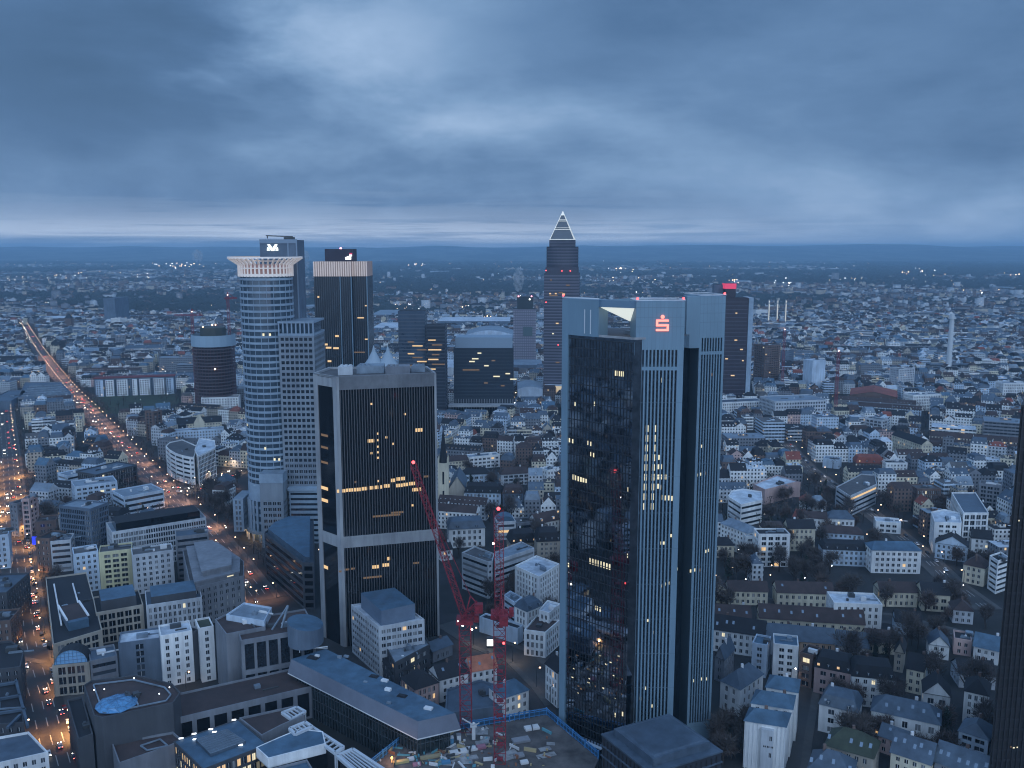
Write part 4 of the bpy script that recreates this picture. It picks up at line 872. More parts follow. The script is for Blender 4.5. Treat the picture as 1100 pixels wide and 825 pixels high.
def road(name, px, w, mark=True, pave=True):
    pts = [P(x, y, 0) for x, y in px]; pts = resample(pts, 25); ROADS.append((name, pts, w)); zrd[0] += .012
    q = MB(); s = strip(pts, w, zrd[0])
    for a, b in zip(s, s[1:]): q.face([a[1], b[1], b[0], a[0]])
    tag(q.build(name, [ASPH]), kind='structure')
    if pave:
        q = MB()
        for o in (-1, 1):
            s = strip(pts, 3.4, .2, o * (w / 2 + 1.7)); s0 = strip(pts, 3.4, 0, o * (w / 2 + 1.7))
            for a, b, c_, d in zip(s, s[1:], s0, s0[1:]):
                q.face([a[1], b[1], b[0], a[0]]); q.face([c_[1], d[1], b[1], a[1]]); q.face([a[0], b[0], d[0], c_[0]])
        tag(q.build('pavement', [PAVE]), kind='structure')
    if mark:
        q = MB(); rp = resample(pts, 8)
        for off in (-w / 4, 0, w / 4):
            s = strip(rp, .35, zrd[0] + .02, off)
            for k in range(0, len(s) - 1, 2): a, b = s[k], s[k + 1]; q.face([a[1], b[1], b[0], a[0]])
        tag(q.build('road_markings', [mat('road paint', (.35, .35, .34), .7)]), kind='structure')
    return pts
R1 = road('boulevard', [(26, 350), (44, 380), (62, 404), (80, 426), (101, 447), (126, 473), (150, 499), (172, 522), (193, 545), (222, 568), (243, 593), (262, 618), (282, 645)], 15)
R2 = road('street', [(4, 425), (5, 455), (9, 500), (12, 545), (17, 590), (22, 640), (27, 685), (33, 712), (43, 745), (54, 790), (66, 835)], 17)
R3 = road('side_street', [(176, 526), (205, 527), (232, 519), (252, 507)], 18)
R4 = road('side_street', [(870, 700), (862, 740), (852, 790), (845, 835)], 9, mark=False)
R5 = road('side_street', [(1062, 655), (1025, 628), (985, 590), (940, 555), (905, 530), (870, 505), (845, 478)], 10)
R6 = road('side_street', [(484, 668), (520, 690), (560, 706), (590, 735), (606, 755)], 12, mark=False)
R7 = road('side_street', [(770, 632), (850, 655), (960, 665), (1062, 690)], 9, mark=False)
R8 = road('side_street', [(30, 700), (60, 706)], 10, mark=False)
q = MB(); q.face([(*P(*c, 0), .05) for c in ((55, 835), (110, 825), (160, 800), (120, 770), (60, 720), (45, 722))]); tag(q.build('plaza', [PAVE]), kind='structure')
q = MB(); q.face([(*P(*c, 0), .05) for c in ((95, 443), (100, 424), (188, 423), (196, 432), (150, 446))]); tag(q.build('park_lawn', [mat('winter grass', (.035, .05, .028), .95, noise=.4, scale=.05)]), kind='structure')
q = MB(); q.face([(*P(*c, 0), .045) for c in ((590, 700), (480, 668), (470, 700), (560, 790), (600, 790))]); tag(q.build('courtyard', [mat('worn tarmac', (.05, .046, .045), .85, noise=.4, scale=.1)]), kind='structure')

# ================================================================== LOW BUILDINGS, LEFT AND CENTRE
def fb(name, label, cat, A, B, base=None, depth=14, h=None, **k):
    if h is None: h = hbase((A[0] + B[0]) / 2, (A[1] + B[1]) / 2, base)
    return building(name, label, cat, front(A, B, h, depth), h, **k)
G_OFF = 'offices along the wide boulevard'
b_, o_ = fb('office_building', 'slate blue high office block with vertical ribs and window band round its top', 'office', (97, 548), (116, 541), 605, 26, wc='slate', rc='metal', spec='mull', ref='the ribbed slate office block', units=3, h=36, lit=.0, maxwin=80)
b_, o_ = fb('office_building', 'long office slab with fine pale mullions and dark set-back top floor', 'office', (120, 573), (221.5, 557), 604, 24, wc='pale grey', rc='metal', spec='mull', lit=.006, ref='the long mullioned slab', h=26)
q = MB(); pp = front((120, 573), (221.5, 557), 26, 24); q.prism(inset(ccw(pp), 3.2), 26.1, 31, 0, 1); q.build('set_back_floor', [GLD, roofm('dark')], b_, o_)
GR = 'apartment row below the mullioned slab'
fb('apartment_building', 'pale blue plastered block at the left end of the row below the long slab', 'apartment block', (79, 597), (105.5, 593), 650, 14, h=24, wc='pale blue', rc='gravel', spec='punch', lit=.03, ref='the pale blue row end', group=GR)
fb('apartment_building', 'cream yellow block with balconies, middle of the row below the long slab', 'apartment block', (106, 595), (141.5, 591), 650, 13.5, h=23, wc='yellow', rc='gravel', spec='balc', lit=.03, ref='the cream yellow block', group=GR)
fb('apartment_building', 'white block with square paired windows, right part of the row below the long slab', 'apartment block', (142, 598), (186, 592), 650, 14, h=24, wc='pale grey', rc='gravel', spec='strips', lit=.01, ref='the paired window block', group=GR, units=4)
fb('office_building', 'grey office with a white skylight strip on its roof beside the boulevard', 'office', (189, 578), (224, 574), 626, 14, h=27, wc='grey', rc='slate blue', spec='band', lit=.0, ref='the skylight strip office')
q = MB(); 
b_, o_ = building('office_building', 'stepped grey office with chamfered terraces and one lit terrace lamp by the boulevard', 'office', [P(205, 634, 22), P(262, 620, 22), P(262, 604, 22), P(236, 586, 22), P(196, 592, 22)], 22, wc='grey', rc='gravel', spec='strips', lit=.02, ref='the stepped terrace office')
pp = ccw([P(205, 634, 22), P(262, 620, 22), P(262, 604, 22), P(236, 586, 22), P(196, 592, 22)])
for k, (ins, z0) in enumerate(((2.6, 22.03), (7, 25.3))):
    q = MB(); q.prism(inset(pp, ins), z0, z0 + 3.2, 0, 1); q.prism(inset(pp, ins - .5), z0 + 2.1, z0 + 3.25, 0, 0, True); q.build('terrace', [wallm('grey'), roofm('slate blue')], b_, o_)
litpx(b_, o_, pp[0], pp[1], 244, 620, 7, 3, LITY, -2.5)
fb('office_building', 'near lower wing with dense small windows under the stepped terraces', 'office', (228, 633), (262, 627), 668, 12, h=18, wc='pale grey', rc='gravel', spec='mull', lit=.0, ref='the dense windowed wing')
b_, o_ = fb('office_building', 'long grey office with tall narrow windows and attic terrace right of the dark grid front', 'office', (157, 652), (217, 643), 684, 22, h=19, wc='pale grey', rc='slate blue', spec='tall', lit=.01, ref='the tall window office')
q = MB(); pp = front((157, 652), (217, 643), 19, 22); q.prism(inset(ccw(pp), 2.6), 19.03, 23, 0, 1); q.build('attic', [wallm('dark grey'), roofm('blue metal')], b_, o_)
b_, o_ = fb('office_building', 'dark office with a pale square grid front under a deep blue grey roof', 'office', (103, 660), (154, 651), 690, 24, h=17, wc='sand', rc='dark', spec='grid', lit=.0, ref='the square grid office', glass=GLD)
q = MB(); pp = front((103, 660), (154, 651), 17, 24); q.prism(inset(ccw(pp), 3.0), 17.03, 22.5, 0, 1); q.build('attic', [wallm('dark grey'), roofm('blue metal')], b_, o_)
b_, o_ = building('office_building', 'long dark roofed block with white roof edge lines beside the left street', 'office', ccw([P(57, 694, 16), P(110, 678, 16), P(93, 616, 16), P(49, 622, 16)]), 16, wc='sand', rc='dark', spec='grid', lit=.0, ref='the white edged long roof', units=3)
q = MB(); a = P(72, 668, 20); b = P(94, 663, 20); u, l = dirn(a, b); q.obox(a, u, l, 22, 16.05, 20.5, 0, 1); q.obox((a[0] - .3, a[1] - .3), u, .9, 23, 20.51, 21.3, 2); q.obox((a[0] + u[0] * l, a[1] + u[1] * l), u, .9, 23, 20.51, 21.3, 2); q.obox(a, u, l, -3, 16.05, 20.4, 3, 3); q.build('roof_house', [wallm('slate'), roofm('brown'), WHT, roofm('blue metal')], b_, o_)
q = MB(); q.bar((*P(66, 672, 17), 17.2), (*P(58, 628, 17), 17.2), .7); q.bar((*P(88, 662, 17), 16.5), (*P(78, 626, 17), 16.5), .7); q.build('roof_edge', [WHT], b_, o_)
# arched glass gable building
b_, o_ = fb('office_building', 'sand stone block with a blue half-round glazed roof window facing the viewer', 'office', (56, 716), (96, 712), 757, 16, h=15, wc='sand', rc='slate blue', spec='grid', lit=.0, ref='the half-round blue window', units=0, parapet=.3)
pp = front((56, 716), (96, 712), 15, 16); u, l = dirn(pp[0], pp[1]); q = MB(); n_ = (-u[1], u[0]); ns = 14
arc = [(l / 2 - (l / 2 - .8) * math.cos(math.pi * i / ns), 15.32 + (l * .42) * math.sin(math.pi * i / ns)) for i in range(ns + 1)]
def ap_(x, z, d): return (pp[0][0] + u[0] * x + n_[0] * d, pp[0][1] + u[1] * x + n_[1] * d, z)
q.face([ap_(x, z, .8) for x, z in arc][::-1], 1); 
for (x, z), (x2, z2) in zip(arc, arc[1:]): q.face([ap_(x, z, .2), ap_(x2, z2, .2), ap_(x2, z2, 8), ap_(x, z, 8)], 0)
o2 = q.build('barrel_roof', [roofm('dark'), mat('arched blue glass', (.20, .42, .66), .25, spec=.9)], b_, o_)
q = MB()
for i in range(1, 9): x = l * i / 9; zz = 15.32 + (l * .42) * math.sqrt(max(0, 1 - ((x - l / 2) / (l / 2 - .8)) ** 2)); q.bar(ap_(x, 15.3, .7), ap_(x, zz, .7), .14)
for k in range(1, 4): zz = 15.32 + l * .42 * k / 4; hw = (l / 2 - .8) * math.sqrt(1 - (k / 4) ** 2); q.bar(ap_(l / 2 - hw, zz, .7), ap_(l / 2 + hw, zz, .7), .14)
q.build('glazing_bars', [mat('blue steel', (.10, .2, .33), .5)], o2, o_)
fb('office_building', 'low grey block with brown window bands right of the half-round window', 'office', (97, 712), (126, 706), 752, 14, h=16, wc='grey', rc='slate blue', spec='band', lit=.0, ref='the brown banded block', units=3)
fb('hotel', 'slate grey hotel wing with dark window columns and a pale sheet metal roof', 'hotel', (127, 693), (172, 687), 745, 13, h=21, wc='slate', rc='pale', spec=(9, 3.4, 3.0, 2.2, .4, .3), lit=.0, ref='the slate hotel wing', units=3)
b_, o_ = fb('hotel', 'white plastered hotel with square dark windows next to the slate wing', 'hotel', (172.5, 685), (206.5, 679), 738, 13, h=25, wc='white', rc='pale', spec=(4.3, 1.5, 3.1, 1.9, .6, .3), lit=.0, ref='the white hotel', units=2)
fb('hotel', 'narrow white hotel end block with a green planted roof', 'hotel', (214, 677), (229.5, 674), 736, 12, h=26.5, wc='white', rc='green', spec=(5.0, 1.6, 3.1, 1.9, .6, .3), lit=.0, ref='the green roofed hotel end', units=0)
fb('stair_tower', 'dark recessed stair block between the two white hotel fronts', 'stair block', (207, 681), (213.5, 678), 738, 9, h=24, wc='dark grey', rc='dark', spec='none', units=0)
# big concrete complex
b_, o_ = building('office_building', 'high blank concrete block with flat brown roof right of the white hotel', 'office', [P(231, 667, 31), P(243, 683, 31), P(285, 675, 31), P(290, 657, 31), P(262, 652, 31)], 31, wc='grey', rc='brown', spec='none', specs={}, ref='the blank concrete block', units=3)
b_, o_ = building('roof_pavilion', 'pale blue sheet roofed hall behind the blank concrete block', 'hall', [P(243, 662, 33), P(284, 669, 33), P(292, 654, 33), P(262, 649, 33)], 33, wc='pale blue', rc='metal', spec='none', units=2)
b_, o_ = fb('office_building', 'concrete block with two tall rows of large dark framed windows and a leaning oval roof', 'office', (259, 690), (339, 676), 765, 24, h=30, wc='grey', rc='brown', spec='big', lit=.0, ref='the large framed window block', glass=GL, units=5)
q = MB(); cz = 31.0; cx0, cy0 = P(328, 672, 34); rr_ = 7.6
top = [(cx0 + rr_ * math.cos(R(i * 15)) * 1.05, cy0 + rr_ * 1.15 * math.sin(R(i * 15)), 35.5 - .22 * rr_ * math.cos(R(i * 15))) for i in range(24)]
q.face(top, 1)
for i in range(24): a, b = top[i], top[(i + 1) % 24]; q.face([(a[0], a[1], 26), (b[0], b[1], 26), b, a], 0)
q.build('oval_drum', [wallm('slate'), roofm('blue metal')], b_, o_)
q = MB(); q.bar((cx0 - 12, cy0 + 4, 31), (cx0 - 10, cy0 + 9, 40), .8); q.bar((cx0 - 16, cy0 + 2, 31), (cx0 - 10, cy0 + 9, 40), .6); q.build('roof_mast', [roofm('metal')], b_, o_)
b_, o_ = building('office_building', 'long low podium with grey piers and brown roof terrace, before the framed window block', 'office', [P(188, 774, 14), P(352, 735, 14), P(348, 712, 14), P(186, 748, 14)], 14, wc='grey', rc='brown', spec=(7.0, 5.2, 12.5, 10.6, .6, .8), lit=.0, ref='the pier fronted podium', glass=GLD, units=2)
b_, o_ = building('office_building', 'dark octagonal roofed building with a bright blue faceted skylight', 'office', [P(x, y, 24) for x, y in ((90, 738), (101, 771), (110, 773), (186, 757), (194, 746), (185, 736), (147, 727), (98, 733))], 24, wc='dark grey', rc='brown', spec='none', ref='the octagon with blue skylight', units=4)
q = MB(); cs0 = P(125, 755, 25); ax = [P(148, 752, 25), P(127, 745, 25)]; va = (ax[0][0] - cs0[0], ax[0][1] - cs0[1]); vb = (ax[1][0] - cs0[0], ax[1][1] - cs0[1])
def skp(r, i): an = R(30 * i + 15 * (r % 2)); k = (0, .42, .74, 1.0)[r]; return (cs0[0] + k * (va[0] * math.cos(an) + vb[0] * math.sin(an)), cs0[1] + k * (va[1] * math.cos(an) + vb[1] * math.sin(an)), (26.6, 26.3, 25.5, 24.4)[r] + .35 * ((i + r) % 2))
for r in range(3):
    for i in range(12):
        if r == 0: q.face([skp(0, 0), skp(1, i), skp(1, i + 1)])
        else: q.face([skp(r, i), skp(r + 1, i), skp(r + 1, i + 1)]); q.face([skp(r, i), skp(r + 1, i + 1), skp(r, i + 1)])
q.build('skylight', [mat('blue skylight glass', (.07, .22, .40), .3, spec=1.0, noise=.35, scale=.5)], b_, o_)
q = MB()
for r in range(1, 4):
    for i in range(12): q.bar(skp(r, i), skp(r, i + 1), .14); q.bar(skp(r - 1, i), skp(r, i), .14)
q.build('skylight_bars', [mat('blue steel', (.10, .2, .33), .5)], b_, o_)
q = MB()
oc = ccw([P(x, y, 24) for x, y in ((90, 738), (101, 771), (110, 773), (186, 757), (194, 746), (185, 736), (147, 727), (98, 733))]); i1 = inset(oc, 3.5)
for i in range(8): a, b = i1[i], i1[(i + 1) % 8]; q.bar((*a, 24.6), (*b, 24.6), .5)
q.build('inner_rail', [roofm('metal')], b_, o_)
for (x, y) in ((144, 728), (112, 740), (101, 741), (171, 745), (182, 738)): p = P(x, y, 25.5); q = MB(); q.ball((*p, 25.4), .28); q.build('roof_lamp', [mat('small white lamp', (.8, .8, .8), em=(.9, .95, 1), es=3)], b_, o_)
b_, o_ = building('office_building', 'low dark wing with pale rim left of the octagon roof', 'office', [P(x, y, 17) for x, y in ((72, 754), (84, 796), (100, 790), (89, 750))], 17, wc='dark grey', rc='dark', spec='none', units=1, ref='the pale rimmed low wing')
b_, o_ = building('office_building', 'flat dark roofed annex with white rim and a sunken roof court', 'office', [P(x, y, 12) for x, y in ((120, 800), (128, 822), (182, 803), (196, 797), (186, 788))], 12, wc='grey', rc='brown', spec='none', units=0, ref='the white rimmed annex')
q = MB(); 
for a, b in (((151, 801), (172, 794)), ((172, 794), (180, 801)), ((180, 801), (158, 806)), ((158, 806), (151, 801))): q.bar((*P(*a, 12.6), 12.6), (*P(*b, 12.6), 12.6), .5)
q.build('court_rim', [roofm('metal')], b_, o_)
# pavilion with lit windows
pv = [P(x, y, 13) for x, y in ((186, 797), (218, 827), (288, 800), (256, 773))]
b_, o_ = building('pavilion', 'blue roofed square pavilion with glazed roof court and warm lit window row', 'pavilion', pv, 13, wc='dark grey', rc='blue metal', spec=(2.0, 1.4, 3.6, 2.6, .4, .3), lit=.62, litm=None, ref='the lit pavilion', units=0, parapet=.25)
q = MB(); ic = [P(x, y, 13.8) for x, y in ((210, 795), (226, 811), (264, 797), (244, 784))]; q.prism(ccw(ic), 13.05, 14.2, 0, 1); ic = inset(ccw(ic), .2)
o2 = q.build('roof_court', [roofm('slate blue'), mat('court glazing', (.10, .13, .16), .3)], b_, o_)
q = MB(); a, b, c_, d = ic
for i in range(9): t = i / 8; q.bar((*lerp(a, b, t), 14.3), (*lerp(d, c_, t), 14.3), .16)
for i in range(5): t = i / 4; q.bar((*lerp(a, d, t), 14.3), (*lerp(b, c_, t), 14.3), .16)
q.build('glazing_bars', [roofm('metal')], o2, o_)
for (x, y) in ((192, 794), (207, 795), (224, 784), (228, 787), (249, 774), (206, 789), (256, 801)): p = P(x, y, 13.4); q = MB(); q.obox(p, (.95, .2), 1.7, .7, 13.35, 13.55); q.build('roof_light', [mat('small white lamp', (0, 0, 0))], b_, o_)
# L shaped terraces
b_, o_ = building('office_building', 'blue roofed L shaped block with pale fascia right of the lit pavilion', 'office', ccw([P(x, y, 15) for x, y in ((275, 803), (288, 815), (350, 799), (347, 786), (322, 783), (300, 792))]), 15, wc='white', rc='blue metal', spec='none', units=0, ref='the blue L roof', parapet=.15)
q = MB(); q.prism(inset(ccw([P(x, y, 15) for x, y in ((275, 803), (288, 815), (350, 799), (347, 786), (322, 783), (300, 792))]), -.3), 0, 11.2, 0, False); q.build('lower_storeys', [GLD], b_, o_)
b_, o_ = building('office_building', 'brown roofed terrace block with white rim behind the blue L roof', 'office', ccw([P(x, y, 13) for x, y in ((257, 773), (281, 792), (302, 781), (327, 770), (316, 760))]), 13, wc='grey', rc='brown', spec='none', units=0)
PG = mat('pergola slat', (.5, .54, .58), .6)
def pergola(label, p4, n, z, posts=True):
    w = [P(x, y, z) for x, y in p4]; cx_ = sum(p[0] for p in w) / 4; cy_2 = sum(p[1] for p in w) / 4; o = (cx_, cy_2, 0.0)
    t = thing('pergola', label, 'pergola', o, 'white roof pergolas beside the glass hall')
    q = MB()
    for i in range(4): q.bar((*w[i], z), (*w[(i + 1) % 4], z), 1.1)
    q.build('frame', [PG], t, o); q = MB()
    for i in range(1, n): f = i / n; q.bar((*lerp(w[0], w[1], f), z - .1), (*lerp(w[3], w[2], f), z - .1), .5)
    q.build('slats', [PG], t, o); q = MB()
    for p in w: q.bar((*p, 0), (*p, z - .5), .5)
    q.build('posts', [PG], t, o); q = MB(); q.prism(inset(ccw(w), .7), 0, z - 3, 0, 0); q.build('terrace_floor', [roofm('dark')], t, o)
pergola('white slatted roof pergola, uppermost of the chain beside the glass hall', ((303, 766), (319, 760), (328, 765), (313, 773)), 4, 13.5)
pergola('square slatted pergola behind the blue L roof corner', ((311, 783), (328, 776), (335, 781), (317, 789)), 4, 15.5)
pergola('long diagonal slatted pergola right of the blue L roof', ((330, 778), (369, 803), (360, 809), (322, 782)), 9, 14)
pergola('slatted pergola nearest the bottom edge beside the building site', ((362, 812), (379, 805), (414, 828), (392, 838)), 6, 13)
b_, o_ = building('office_building', 'small blue roofed block with white rim at the bottom edge below the blue L roof', 'office', ccw([P(x, y, 11) for x, y in ((290, 828), (330, 818), (342, 838), (300, 848))]), 11, wc='grey', rc='blue metal', spec='none', units=0)
# long glass hall with thick blue roof
hz = 24.0
rp = [P(313, 708, hz), P(449, 775, hz), P(489, 766, hz), P(350, 697, hz)]; rp = ccw(rp)
o_ = (sum(p[0] for p in rp) / 4, sum(p[1] for p in rp) / 4, 0.0); FOOT.append(rp)
b_ = thing('glass_hall', 'long dark glass hall under a thick slanting edged blue metal roof', 'hall', o_); REFS.append(('the long glass hall', o_[0], o_[1]))
lowp = inset(rp, -1.2); q = MB(); zb = hz - 6.5
q.face([(*p, hz) for p in rp], 0)
for i in range(4): j = (i + 1) % 4; q.face([(*lowp[i], zb), (*lowp[j], zb), (*rp[j], hz), (*rp[i], hz)], 1)
for i in range(4): j = (i + 1) % 4; q.face([(*lowp[i], zb - .5), (*lowp[j], zb - .5), (*lowp[j], zb), (*lowp[i], zb)], 2)
q.face([(*p, zb - .5) for p in reversed(lowp)], 1); ro_ = q.build('roof', [roofm('blue metal'), mat('mauve fascia', (.17, .19, .235), .6, noise=.08), WHT], b_, o_)
q = MB(); q.prism(inset(rp, 1.2), 0, zb - .51, 0, False); hg = q.build('glass_wall', [mat('hall glass', (.018, .028, .032), .12, noise=.8, scale=.16, spec=.7)], b_, o_)
q = MB(); ip = inset(rp, 1.1)
for i in range(4):
    a, b = ip[i], ip[(i + 1) % 4]; u, l = dirn(a, b); k = .5
    while k < l: q.obox((a[0] + u[0] * k, a[1] + u[1] * k), u, .16, -.45, 0, zb - .6); k += 1.9
q.build('mullions', [mat('dark mullion', (.06, .075, .085), .5)], hg, o_)
q = MB(); a, b = ip[0], ip[1]
for zz in (4.5, 9, 13.5): q.prism(inset(rp, 1.05), zz, zz + .35, 0, 0, True)
q.build('transoms', [mat('dark mullion', (0, 0, 0))], hg, o_)
for k, (x, y, sx, m) in enumerate(((397, 727, 3.2, 'd'), (409, 732, 3, 'w'), (413, 742, 2.6, 'w'), (427, 748, 3.2, 'd'), (455, 762, 3.4, 'w'), (338, 706, 2, 'w'), (330, 707, 4.5, 'd'), (369, 706, 2.2, 'm'), (362, 707, 2, 'm'), (390, 733, 1.8, 'm'), (415, 756, 1.8, 'm'))):
    p = P(x, y, hz); q = MB(); q.obox(p, (.93, -.36), sx, sx * .55, hz + .02, hz + .5 + .3 * (k % 3)); 
    if m == 'd': q.obox((p[0] - .4, p[1] - .3), (.93, -.36), sx + .8, sx * .55 + .7, hz + .01, hz + .25, 0)
    q.build('roof_hatch', [{'d': roofm('dark'), 'w': WHT, 'm': roofm('metal')}[m]], ro_, o_)
q = MB(); a, b = P(322, 701, hz), P(352, 697, hz); q.bar((*a, hz + 1.2), (*b, hz + 1.2), .3); q.bar((*a, hz + 2.2), (*b, hz + .4), .25); q.bar((*a, hz), (*a, hz + 2.4), .3); q.build('roof_railing', [WHT], ro_, o_)
# white office with blue plant box
b_, o_ = building('office_building', 'pale grey office with window bands and a big blue plant box on its roof', 'office', [P(377, 651, 25), P(407, 675, 25), P(456, 667, 25), P(426, 645, 25)], 25, wc='pale grey', rc='pale', spec=(2.6, 1.9, 3.4, 1.9, .8, .4), lit=.02, ref='the office with the blue plant box', units=1)
q = MB(); pb_ = ccw([P(388, 651, 26), P(410, 671, 26), P(446, 663, 26), P(424, 645, 26)]); q.prism(pb_, 25.1, 33, 0, 1); q.build('plant_box', [mat('blue grey panels', (.15, .20, .27), .6, noise=.1), roofm('blue metal')], b_, o_)
b_, o_ = building('office_building', 'dark stepped block with metal roof and lit windows attached to the plant box office', 'office', [P(411, 690, 13), P(424, 714, 13), P(462, 694, 13), P(452, 676, 13)], 13, wc='dark grey', rc='metal', spec='wide', lit=.3, ref='the dark stepped block', units=3)
# dark round-edged building left of finned tower
b_, o_ = building('office_building', 'dark low office with a curved blue roof at the foot of the round crowned tower', 'office', ccw([P(x, y, 27) for x, y in ((284, 574), (292, 566), (309, 559), (337, 559), (337, 606), (325, 606))]), 27, wc='dark grey', rc='slate blue', spec=(0, 0, 4.2, 2.6, .8, .4), lit=.0, ref='the curved blue roof office', glass=GLD, units=0)
q = MB(); ip_ = inset(ccw([P(x, y, 27) for x, y in ((284, 574), (292, 566), (309, 559), (337, 559), (337, 606), (325, 606))]), 2.2); q.prism(ip_, 27.03, 30.5, 0, 1); q.build('raised_roof', [roofm('slate blue'), roofm('blue metal')], b_, o_)
# white curved office at the junction
cpx = [(178, 483), (182, 487), (188, 490.5), (196, 493.2), (204, 494.8), (208.5, 495)]
cw = [P(x, y - 3, 24) for x, y in cpx] + [P(212, 480, 24), P(196, 473, 24), P(182, 476, 24)]
b_, o_ = building('office_building', 'bright white office with a curved banded corner where the boulevard meets the side street', 'office', cw, 24, wc='white', rc='gravel', spec=(0, 0, 3.9, 1.8, 1.2, .4), lit=.0, ref='the white curved corner office', base=3.5, units=2)
b_, o_ = building('office_building', 'dark glass office with white corner pier beside the white curved corner', 'office', ccw([P(x, y, 26) for x, y in ((209, 484), (213, 491), (231.5, 482), (231, 474), (214, 471))]), 26, wc='white', rc='pale', spec=(2.6, 2.1, 3.6, 3.0, .4, .3), lit=.03, ref='the dark glass corner office', glass=GLD, units=1)
# others left-mid
fb('office_building', 'black glass office with wet blue roof left of the boulevard', 'office', (103, 511), (147, 500), 515, 26, h=17, wc='dark grey', rc='slate blue', spec=(2.4, 2.0, 3.8, 3.2, .3, .2), lit=.02, ref='the black glass office', glass=GLD)
fb('apartment_building', 'pale stepped corner building left of the black glass office', 'apartment block', (72, 512), (101, 506), 521, 16, h=15, wc='pale blue', rc='metal', spec='band', lit=.03, ref='the pale stepped corner')
fb('apartment_building', 'long light blue building with irregular metal roofs below the black glass office', 'apartment block', (80, 524), (126, 518), 543, 22, h=18, wc='pale blue', rc='metal', spec='wide', lit=.02, ref='the irregular metal roofs', units=7)
fb('office_building', 'blue metal roofed halls between the irregular roofs and the boulevard junction', 'hall', (133, 535), (176, 527), 549, 26, h=14, wc='pale blue', rc='metal', spec='band', lit=.0, units=6)
b_, o_ = building('apartment_slab', 'long apartment slab with alternating white bays and a dark red roof line', 'apartment block', front((101, 408), (187, 405), 24, 16), 24, wc='slate', rc='dark', spec='punch', lit=.02, ref='the white bay slab', units=0, maxwin=60)
pp = front((101, 408), (187, 405), 24, 16); u, l = dirn(pp[0], pp[1])
for k, (t, w) in enumerate(((.02, .09), (.14, .10), (.28, .13), (.47, .06), (.56, .13), (.74, .13), (.9, .09))):
    q = MB(); a = (pp[0][0] + u[0] * l * t, pp[0][1] + u[1] * l * t); q.obox(a, u, l * w, -2.2, 0, 23, 0); 
    for i in range(7):
        for c_ in range(int(l * w / 3.2)): q.obox((a[0] + u[0] * (c_ * 3.2 + .9) + u[1] * 2.2, a[1] + u[1] * (c_ * 3.2 + .9) - u[0] * 2.2), u, 1.6, -.06, 1.6 + i * 3.1, 3.2 + i * 3.1, 1, bottom=False)
    q.build('bay', [WHT if 0 < k < 6 else wallm('pale blue'), GL], b_, o_)
q = MB(); q.obox((pp[0][0] - 1, pp[0][1] - .5), u, l + 2, 17, 24.95, 26.2, 0); q.build('roof_line', [mat('dark red roof', (.15, .03, .03), .8)], b_, o_)
b_, o_ = building('exhibition_hall', 'wide low hall with grooved pale roof left of the boulevard', 'hall', ccw([P(x, y, 13) for x, y in ((19, 428), (78, 424), (66, 411), (27, 411))]), 13, wc='grey', rc='slate blue', spec='band', lit=.0, ref='the grooved hall roof', units=0)
for k in range(5):
    q = MB(); c0 = [P(x, y, 13) for x, y in ((23 + k * 2, 426.5 - k * 2.6), (73 - k * 1.6, 423 - k * 2.2))]; q.bar((*c0[0], 13.9), (*c0[1], 13.9), 2.2); q.build('roof_ridge', [roofm('metal')], b_, o_)
fb('hall', 'broad blue grey flat hall at the left edge of the view', 'hall', (-14, 432), (12, 431), 438, 90, h=13, wc='slate', rc='slate blue', spec='none', units=2)
fb('office_building', 'white institute with rows of small windows left of the round crowned tower', 'office', (216, 428), (256, 427), 441, 18, h=20, wc='white', rc='gravel', spec='strips', lit=.0, ref='the white institute', units=3)
fb('office_building', 'long white narrow building with even windows behind the curved corner office', 'office', (187, 464), (240, 461), 474, 12, h=13, wc='pale blue', rc='metal', spec='punch', lit=.0, ref='the long even windowed building', units=2)
b_, o_ = fb('townhouse', 'old cream block with brown roof and a white stepped gable', 'house', (190, 456), (238, 453), 464, 14, h=13, wc='cream', rc='dark', roof='gable', rh=6, spec='punch', lit=.0, ref='the stepped gable house', skylights=2)
pp = front((190, 456), (238, 453), 13, 14); u, l = dirn(pp[0], pp[1]); q = MB(); t = .38 * l
for k in range(5): w = 11 - 2.2 * k; q.obox((pp[0][0] + u[0] * (t + k * 1.1), pp[0][1] + u[1] * (t + k * 1.1)), u, w, -1.2, 0 if k == 0 else 13 + k * 2.0, 15 + k * 2.0 - .01, 0, bottom=False)
q.build('stepped_gable', [wallm('cream')], b_, o_)
fb('tower_block', 'brownish slim tower block beside the park lawn', 'tower block', (164, 443), (174, 441), 466, 12, h=32, wc='brown', rc='gravel', spec='balc', lit=.02, ref='the slim brown tower block')
fb('townhouse', 'white corner house with black windows at the left edge above the street', 'house', (-8, 577), (9, 575), 618, 16, h=22, wc='pale blue', rc='gravel', spec='punch', lit=.0, ref='the white left edge house')
fb('office_building', 'grey office with dark horizontal bands and a blue side sign near the left street', 'office', (54, 583), (76, 581), 618, 14, h=20, wc='pale grey', rc='slate blue', spec='band', lit=.0, ref='the blue sign office')
q = MB(); p = P(34.5, 582, 8); q.obox((p[0], p[1]), (1, 0), 3.2, .6, 6, 11.5); tag(q.build('street_sign', [mat('blue neon', (.02, .03, .3), em=(.03, .06, 1.0), es=1.2)], None, (p[0], p[1], 6)), 'upright deep blue lit sign panel by the left street', 'sign')
fb('office_building', 'mauve gridded office directly right of the left street', 'office', (38, 579), (53, 580), 618, 16, h=22, wc='brown', rc='dark', spec='punch', lit=.03)
fb('tower_block', 'pinkish balconied stair front catching street light beside the left street', 'tower block', (23, 537), (31, 537), 568, 12, h=28, wc='pink', rc='dark', spec='balc', lit=.02, ref='the pinkish balcony front')
